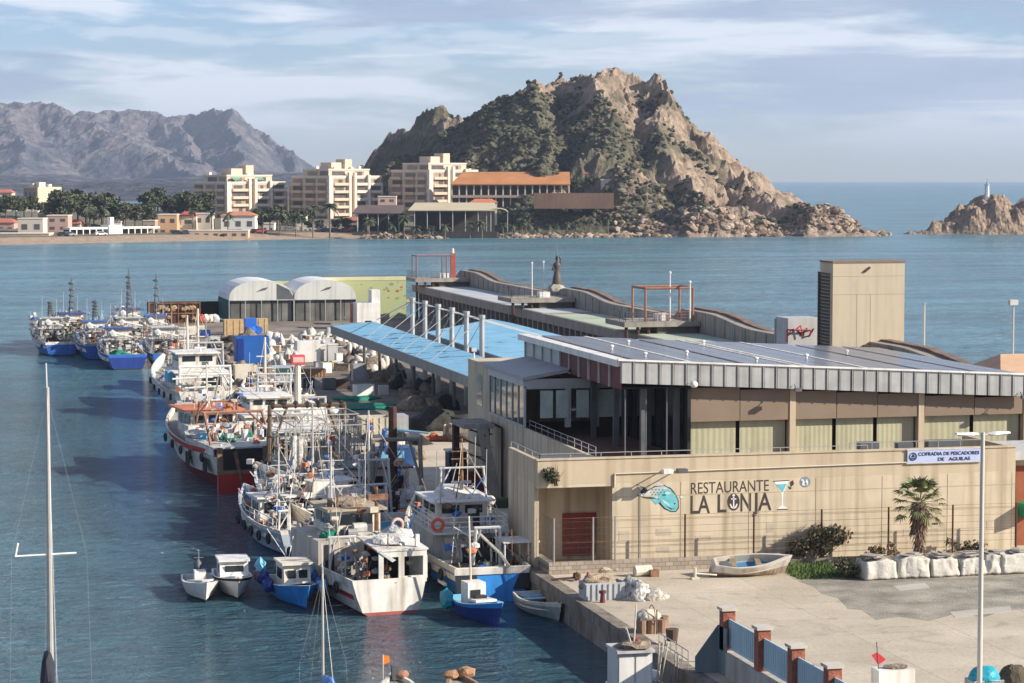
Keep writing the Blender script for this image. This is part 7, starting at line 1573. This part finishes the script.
# ---- near hard: bin with nets, barrel bundle, bollard, ladder
a = ground(609, 600); o = thing('net_bin', 'white ribbed plastic bin heaped with brown and white nets near the quay corner', 'bin', (a.x - .2, a.y, 1.504))
b = MB().box(-1.0, 1.0, 0, .06, 0, .85).box(-1.0, 1.0, 1.14, 1.2, 0, .85).box(-1, -.94, .06, 1.14, 0, .85).box(.94, 1, .06, 1.14, 0, .85); [b.box(-.95 + k * .28, -.87 + k * .28, -.05, 0, .05, .8) for k in range(7)]; b.build('bin_body', M('bin grey white', (.42, .43, .44), .6, .1, 2, streak=.3), o); MB().blob((-.2, .6, .75), (.85, .5, .45), 5, .5, 3, 2).build('net_pile', M('tan net', (.36, .27, .18), .95, .3, 4, bump=.9, bsc=14), o)
heap(633, 598, 1.0, .95, M('tangled net', (.10, .09, .08), .95, .3, 5, rgb2=(.74, .72, .66), bump=1, bsc=12), 'white and black tangled net heap leaning on the ribbed bin', None); heap(653, 598, .9, .45, M('rope tangle', (.34, .29, .22), .95, .4, 4, rgb2=(.6, .56, .5), bump=.9, bsc=12), 'low tangle of pale poles and rope right of the white net heap', None)
a = ground(602, 602); o = thing('mooring_bollard', 'small dark bollard before the ribbed net bin', 'bollard', (a.x, a.y - .1, 1.504)); MB().tube((0, 0, 0), (0, 0, .45), .14, .1, 10).tube((0, 0, .45), (0, 0, .58), .18, .18, 10).build('post', M('maroon iron', (.12, .03, .03), .6, .2, 2), o)
a = ground(588, 580); o = thing('red_cone', 'small red marker standing by the quay corner', 'marker', (a.x, a.y, 1.504)); MB().tube((0, 0, 0), (0, 0, .42), .17, .05, 10).box(-.2, .2, -.2, .2, 0, .04).build('cone', red, o)
a = ground(567, 581); o = thing('rusty_anchor', 'dark rusty anchor gear lying at the quay corner', 'anchor', (a.x, a.y, 1.504)); MB().tube((-.8, 0, .12), (.5, .1, .15), .06).tube((.4, -.3, .1), (.5, .4, .3), .07).blob((.55, .1, .2), (.25, .2, .22), 2, .3, 1).build('shank', drust, o)
a = ground(643, 576); o = thing('cream_roll', 'rolled cream mat lying against the low block wall', 'roll', (a.x, a.y, 1.504)); MB().tube((-.45, 0, .28), (.45, .1, .28), .28, n=10).build('roll', cream, o); MB().box(.3, .75, -.4, 0, 0, .35).build('stone', rust, o)
a = ground(604, 572); o = thing('sack_pair', 'two low tan sacks at the foot of the block wall', 'sacks', (a.x, a.y, 1.504)); MB().blob((0, 0, .15), (.4, .3, .2), 2, .2, 2).blob((.6, .1, .14), (.35, .3, .18), 5, .2, 2).build('sack', M('tan sack', (.36, .30, .22), .9), o)
a = ground(653, 633); o = thing('wrapped_bundle', 'strapped bundle of pale wrapped barrels on the hard', 'bundle', (a.x, a.y, 1.504))
MB().blob((-.15, .3, .72), (.6, .5, .32), 2, .12, 3).build('cover', M('cream cover', (.55, .47, .36), .85, .1, 2, bump=.5, bsc=5), o); b = MB(); [b.tube((x, 0, 0), (x, 0, .62), .22, .25, 10) for x in (-.55, -.1, .4)]; b.tube((.55, .3, .0), (.55, .3, .7), .25, .28, 10); b.build('barrel', M('brown keg', (.24, .15, .10), .8, .2, 2), o)
MB().ring((0, .15, .75), (1, 0, 0), .5, .02).tube((.1, -.25, 0), (.1, -.25, 1.1), .03).build('strap', M('brown strap', (.12, .08, .05)), o)
a = ground(640, 634); o = thing('quay_post', 'short dark post left of the strapped bundle', 'post', (a.x, a.y, 1.504)); MB().tube((0, 0, 0), (0, 0, .75), .08, .08, 8).build('post', dgrey, o)
a = ground(672, 645); o = thing('waste_basket', 'rusty round waste basket on legs at the quay edge', 'basket', (a.x, a.y, 1.504)); MB().tube((0, 0, .2), (0, 0, .72), .24, .3, 10).build('basket', M('dark rust basket', (.09, .06, .04), .8, .3, 3), o); MB().tube((-.3, 0, 0), (-.3, 0, .25), .03).tube((.2, 0, 0), (.2, 0, .25), .03).build('leg', drust, o)
a = ground(703, 662); o = thing('quay_post', 'short dark post at the end of the ladder rail', 'post', (a.x, a.y, 1.504)); MB().tube((0, 0, 0), (0, 0, .6), .07, .07, 8).build('post', dgrey, o)
a = ground(668, 655); c = ground(690, 672); o = thing('ladder_rail', 'pale steel handrail of the quay ladder', 'railing', (0, 0, 0)); MB().rail([(QX + .15, a.y + 1.0, 1.54), (QX + .15, c.y + .5, 1.54)], .75, .025, .8, 1).tube((QX + .15, c.y + .5, 1.6), (31.6, c.y + .6, 1.58), .025).path([(QX - .2, c.y + 1.2, -.5), (QX - .2, c.y + 1.2, 2.2)], .03).path([(QX - .2, c.y + .8, -.5), (QX - .2, c.y + .8, 2.2)], .03).build('rail', steel, o)
a = ground(695, 579); o = thing('trestle', 'white post and drawbar lying left of the beached rowing boat', 'trestle', (a.x, a.y, 1.504)); MB().tube((0, 0, 0), (0, 0, .6), .07).tube((0, 0, .3), (1.2, .1, .15), .04).box(-.2, .2, -.15, .15, 0, .1).build('frame', cream, o)
# ---- palm, bush, covered stacks
a = ground(909, 556); o = thing('fan_palm', 'short fan palm with brown skirted trunk before the mural wall', 'palm tree', (a.x - .75, 117.2, 1.5)); o.scale = (.86, .86, 1.06); rr = random.Random(77)
b = MB(); prev = None
for k in range(12):
    z0, z1 = k * .26, (k + 1) * .26; r0 = .24 + .1 * math.sin(k * 2.3) * .2 + (.16 if k > 5 else 0); b.tube((0, 0, z0), (0, 0, z1 + .03), r0 * 1.12, r0, 10)
for k in range(150):
    t_ = rr.random(); z = .3 + t_ * 2.8; a_ = rr.uniform(0, 6.3); r0 = .26 + (.18 if z > 1.6 else .02); b.tube((math.cos(a_) * r0, math.sin(a_) * r0, z), (math.cos(a_) * (r0 + .1 + .12 * t_), math.sin(a_) * (r0 + .1 + .12 * t_), z - rr.uniform(.15, .5)), .045, .01, 4)
b.build('trunk', M('palm fibre', (.13, .075, .05), .95, .4, 4, rgb2=(.24, .16, .11)), o)
lv = [M('palm leaf dark', (.06, .075, .022), .5, .3, 3), M('palm leaf', (.13, .145, .05), .55, .3, 3), M('palm leaf dry', (.17, .16, .07), .7, .3, 3)]
for k in range(38):
    a_ = k * 2.39996; e = -.6 + 1.75 * ((k + .5) / 38); d = Vector((math.cos(a_) * math.cos(e), math.sin(a_) * math.cos(e), math.sin(e))); L_ = rr.uniform(.85, 1.1); p0 = Vector((0, 0, 3.15)) + d * .15; p1 = p0 + d * L_ + Vector((0, 0, -.12 * L_))
    b = MB().tube(p0, p1, .02, .012, 4); s_ = d.cross(Vector((0, 0, 1))).normalized(); u_ = s_.cross(d).normalized()
    for j in range(12):
        f = -1.35 + 2.7 * j / 11; dl = (d * math.cos(f) + s_ * math.sin(f)); l_ = rr.uniform(.62, .8); w_ = (s_ * math.cos(f) - d * math.sin(f)) * .048
        m_ = p1 + dl * l_ * .5 + u_ * .05; t_ = p1 + dl * l_ + Vector((0, 0, -.14 * rr.uniform(.3, 1.3)))
        b.add([p1, m_ - w_, m_ + w_ + u_ * .02, t_], [(0, 1, 2), (1, 3, 2)])
    b.build('frond', lv[2 if e < -.3 else rr.randrange(2)], o)
bg_ = [M('bush dark', (.06, .06, .03), .9, .3, 2), M('bush olive', (.13, .12, .06), .9, .3, 2), M('bush dry', (.27, .19, .11), .9, .3, 2)]
def bush(lab, px, py, w_, h, n, seed, s=.16, z=1.5, y=None, name='bush', mats=bg_):
    rr = random.Random(seed); a = ground(px, py, z) if y is None else atY(px, py, y); o = thing(name, lab, 'bush', (a.x, a.y, z if y is None else a.z)); b = MB()
    for k in range(14): a_ = rr.uniform(0, 6.3); b.tube((rr.uniform(-w_, w_) * .2, 0, 0), (math.cos(a_) * w_ * rr.uniform(.2, .9), math.sin(a_) * w_ * .4, h * rr.uniform(.6, 1.05)), .03, .008, 4)
    b.build('stem', bark, o); b = MB()
    for k in range(9): leafball(b, (rr.uniform(-.75, .75) * w_, rr.uniform(-.35, .35) * w_, h * rr.uniform(.25, .8)), h * rr.uniform(.22, .42), n // 9, s, rr)
    b.build('foliage', mats, o); return o
bush('wide dry olive bush against the mural wall behind the beached boat', 818, 562, 2.0, 2.0, 1700, 5, .11); bush('dark creeping shrub at the left end of the covered stacks', 850, 578, 1.3, 1.1, 900, 6, .10, mats=[bg_[0], bg_[0], bg_[1]])
bush('brown dry shrub behind the covered stacks left of the palm', 882, 560, .9, .95, 450, 9, .09, mats=[bg_[2], bg_[1], bg_[2]]); bush('dry brown shrub behind the covered stacks near the lamp post', 965, 556, 1.5, 1.0, 500, 10, .09, mats=[bg_[2], bg_[1], bg_[0]])
bush('green wall shrub growing out of the left end of the parapet', 556, 486, .55, 1.1, 520, 7, .085, z=0, y=120.2, name='wall_shrub', mats=[bg_[0], leafA[1], leafA[2]])
a = ground(837, 576); o = thing('junk_heap', 'small dark heap of bicycle like scrap before the covered stacks', 'scrap', (a.x, a.y, 1.504)); b = MB(); [b.ring((k * .4, 0, .3), (.2, 1, 0), .28, .025) for k in range(3)]; b.path([(0, 0, .3), (.4, .1, .7), (.8, 0, .3), (.3, 0, .3), (.4, .1, .7)], .03); b.blob((.9, .2, .2), (.6, .4, .3), 3, .5, 2); b.build('scrap', black, o)
rr = random.Random(5)
tops = ['with grey boards on top', 'with slumped cloth front', 'with a dark gap at its left', 'with loose crumpled side', 'with brown branches on top', 'cut by the right picture edge']
for k, (px, wd) in enumerate(((876, 1.6), (909, 1.55), (941, 1.4), (968, 1.3), (990, 1.1), (1015, 2.0))):
    a = ground(px, 578 - (px - 876) * .045); o = thing('covered_stack', ('leftmost', 'second', 'third', 'fourth', 'fifth', 'rightmost')[k] + ' white cloth covered stack before the mural wall, ' + tops[k], 'covered stack', (a.x, a.y, 1.504), R(rr.uniform(-4, 4)), 'white cloth covered stacks')
    bm = bmesh.new(); bmesh.ops.create_cube(bm, size=1); bmesh.ops.subdivide_edges(bm, edges=bm.edges[:], cuts=9, use_grid_fill=True)
    for v in bm.verts:
        p_ = v.co; q_ = Vector((p_.x * wd, p_.y * 1.25, (p_.z + .5) * (.92 + .10 * math.sin(k * 1.7)) + .06)); n_ = NZ.noise_vector(Vector((q_.x * 3 + k * 9, q_.y * 3, q_.z * 1.2))); f_ = NZ.fractal(Vector((q_.x * 5, q_.y * 5 + k * 4, q_.z * .9)), 1, 2, 4)
        fl = .10 * (1 - (p_.z + .5)); v.co = q_ + n_ * .05 + Vector((p_.x * fl * 1.6, p_.y * fl, 0)) + Vector((0, 1 if p_.y > 0 else -1, 0)) * .13 * f_ + Vector((.10 * math.sin(k * 2.1) * (p_.z + .5), 0, 0)); 
        if p_.z > .49: v.co.z += .12 * NZ.noise(Vector((q_.x * 2 + k, q_.y * 2, 3))) - .06 * (abs(p_.x) > .4)
    me = bpy.data.meshes.new('cloth_cover'); bm.to_mesh(me); bm.free(); me.materials.append(bagm); me.polygons.foreach_set('use_smooth', [True] * len(me.polygons)); c_ = bpy.data.objects.new('cloth_cover', me); C.objects.link(c_); c_.parent = o
    MB().box(-wd / 2 - .05, wd / 2 + .05, -.6, .6, 0, .14).build('pallet', wood, o); b = MB()
    for j in range(4): b.box(rr.uniform(-.7, 0), rr.uniform(.1, .8), rr.uniform(-.5, 0), rr.uniform(.1, .5), 1.02 + j * .05, 1.06 + j * .05, 0, rr.uniform(0, 3))
    b.build('top_board', M('grey board', (.30, .27, .23), .9, .25, 2), o)
# ---- lamp post, brick fence, bottom edge things
a = atD(979.5, 683, 88); o = thing('street_lamp', 'tall pale street lamp with two flat arms in the right foreground', 'street lamp', (a.x, a.y, 1.5)); zt = atD(979.5, 433, 88).z - 1.5
lm = M('cream lamp paint', (.50, .47, .41), .5, .06, 1, streak=.2); MB().tube((0, 0, 0), (0, 0, zt + .1), .105, .075, 12).build('pole', lm, o); MB().tube((-.95, .05, zt), (.95, -.05, zt), .035).build('arm', lm, o)
for s_ in (-1, 1): MB().add([(s_ * .15, -.02, zt + .03), (s_ * .45, -.16, zt + .0), (s_ * 1.05, -.12, zt + .04), (s_ * 1.1, .1, zt + .04), (s_ * .45, .12, zt), (s_ * .2, -.02, zt + .08), (s_ * .5, -.1, zt + .11), (s_ * 1.05, -.06, zt + .1), (s_ * 1.06, .06, zt + .1), (s_ * .5, .08, zt + .11)], [(0, 1, 2, 3, 4), (5, 6, 7, 8, 9), (0, 1, 6, 5), (1, 2, 7, 6), (2, 3, 8, 7), (3, 4, 9, 8), (4, 0, 5, 9)]).build('lamp_head', white2, o)
MB().tube((0, 0, 0), (0, 0, .5), .2, .18, 12).build('base', steel, o)
brick = M('red brick', (.27, .085, .05), .85, .2, 3, rgb2=(.36, .13, .08), bump=.5, bsc=8); pan = M('blue grey panel', (.48, .60, .63), .5, .06, .8, streak=.15)
zf = 4.3; ys = [93.2, 88.9, 85.1, 81.3, 77.5]; XF = 31.75
o = thing('brick_fence', 'fence of red brick pillars with blue grey steel panels on a concrete plinth', 'fence', (XF, 77, 1.5))
MB().box(-.28, .28, -6, 15.6, 0, 1.02).build('plinth', M('fence plinth', (.40, .37, .32), .9, .12, 1, streak=.4), o)
for i, y in enumerate(ys):
    y -= 77; pl = MB().box(-.26, .26, y - .26, y + .26, 1.02, zf - 1.5 - .12).build('pillar', brick, o); MB().box(-.34, .34, y - .34, y + .34, zf - 1.5 - .12, zf - 1.5).build('cap', M('pillar cap', (.50, .45, .38), .8, .1, 2), pl)
for i in range(4):
    y0, y1 = ys[i + 1] - 77 + .262, ys[i] - 77 - .262; zA, zB = 1.2, zf - 1.5 - .45; b = MB().box(-.03, .03, y0, y1, zA, zB)
    p_ = b.build('panel', pan, o); b = MB(); [b.box(-.06, -.033, lerp(y0, y1, (k + .5) / 16) - .03, lerp(y0, y1, (k + .5) / 16) + .03, zA + .05, zB - .02) for k in range(16)]; b.box(-.07, .07, y0, y1, zA - .06, zA + .03).build('bar', pan, p_)
MB().prism([(-.26, 16.6, 2.0), (-.26, 16.6, 0), (-1.25, 16.6, 0), (-1.25, 16.6, .7)], (0, .05, 0)).build('wing_panel', M('slate panel', (.17, .21, .22), .6, .1, 1), o); MB().box(-.26, -.2, 15.6, 16.6, 0, 2.0).build('wing_panel', MATS['slate panel'], o)
a = at(893, 682, 2.4); o = thing('plastic_tub', 'white plastic tub with small red pennants at the bottom edge right of the brick fence', 'tub', (a.x, a.y, 1.5)); MB().box(-.75, .75, -.4, .4, .1, 1.45).build('tub_body', white2, o); MB().blob((.1, 0, 1.5), (.5, .3, .12), 4, .3, 2).build('net_pile', netm, o); MB().tube((-.6, 0, 1.4), (-.7, 0, 2.5), .02).build('stick', dgrey, o); MB().prism([(-.66, 0, 2.1), (-.3, 0, 1.8), (-.62, 0, 1.6), (-.9, 0, 2.0)], (0, .02, 0)).build('pennant', M('pennant red', (.5, .03, .04)), o)
a = at(985, 681, 2.4); o = thing('mesh_cage', 'white mesh cage under a teal blue tarpaulin beside the tall lamp post', 'cage', (a.x + .1, a.y + .3, 1.5)); b = MB(); [b.tube((-.6 + k * .12, -.5, 0), (-.6 + k * .12, -.5, .95), .012, n=4) for k in range(11)]; [b.tube((-.6, -.5, .1 + k * .14), (.6, -.5, .1 + k * .14), .012, n=4) for k in range(7)]; b.build('mesh', white2, o); MB().box(-.6, .6, -.46, .5, 0, .9).build('cage_inside', grey, o); MB().blob((0, 0, .95), (.62, .55, .5), 3, .15, 3, flat=-.1).build('tarpaulin', teal, o)
a = at(1013, 683, 2.0); o = thing('net_bundle', 'round dark brown net bundle in the bottom right corner', 'net bundle', (a.x, a.y, 1.5)); MB().blob((0, 0, .5), (.62, .6, .75), 3, .2, 3, flat=-.6).build('net', M('dark olive net', (.09, .075, .05), .95, .3, 3, bump=.8, bsc=14), o)
a = at(383, 684, 0); o = thing('marker_buoy', 'thin pole buoy with small orange flag in the dark water', 'buoy', (a.x, a.y, 0)); MB().tube((0, 0, -.4), (0, 0, 1.3), .025).build('pole', lgrey, o); MB().blob((0, 0, .02), (.16, .16, .14), 0, 0, 2).build('float', white2, o); MB().prism([(.02, 0, .85), (.3, 0, .95), (.28, 0, 1.22), (.02, 0, 1.28)], (0, .015, 0)).build('flag', M('orange flag', (.75, .22, .03), .6), o)
a = at(408, 690, .3); o = boat('tiny dinghy with dark outboard at the bottom edge below the flag buoy', a.x - .3, a.y - 1.2, 0, 'dinghy', 'dinghy', sm); H = Hull(3, 1.3, .5, .2, .8, 2, .3, .2); make_hull(o, H, .2, [white2, white2, cream, cream]); MB().box(-.15, .15, 2.4, 2.7, .5, 1.1).build('outboard', dgrey, o); MB().blob((.3, 2.5, .7), (.3, .2, .2), 3, .2, 2).build('float', pink, o); mast(o, -.1, 2.2, .4, 1.7, dgrey, .025, 0)
a = at(464, 690, .3); o = boat('brown cluttered dinghy bow peeping in at the bottom edge', a.x, a.y - 1.6, 0, 'dinghy', 'dinghy', sm); H = Hull(3.4, 1.4, .5, .2, .8, 2, .3, .2); make_hull(o, H, .2, [drust, wood, cream, wood]); MB().blob((-.3, 2.9, .7), (.35, .3, .22), 3, .4, 2).blob((.4, 3.0, .75), (.4, .3, .28), 6, .4, 2).build('net_pile', M('orange brown net', (.33, .19, .10), .95, .3, 4, bump=.6), o)

# ------------------------------------------------------------------ haze: one closed box of thin air round everything
hb = MB().box(-11500, 11500, -11500, 11500, -6, 330)
hm = bpy.data.materials.new('haze'); hm.use_nodes = True; ht = hm.node_tree; ht.nodes.clear()
ho = ht.nodes.new('ShaderNodeOutputMaterial'); hv = ht.nodes.new('ShaderNodeVolumePrincipled')
hv.inputs['Color'].default_value = (.68, .80, 1.0, 1); hv.inputs['Density'].default_value = 7e-5; hv.inputs['Anisotropy'].default_value = .2
ht.links.new(hv.outputs[0], ho.inputs['Volume'])
h_ = hb.build('haze', hm); h_['kind'] = 'stuff'; h_['label'] = 'thin bluish sea haze over the whole bay'
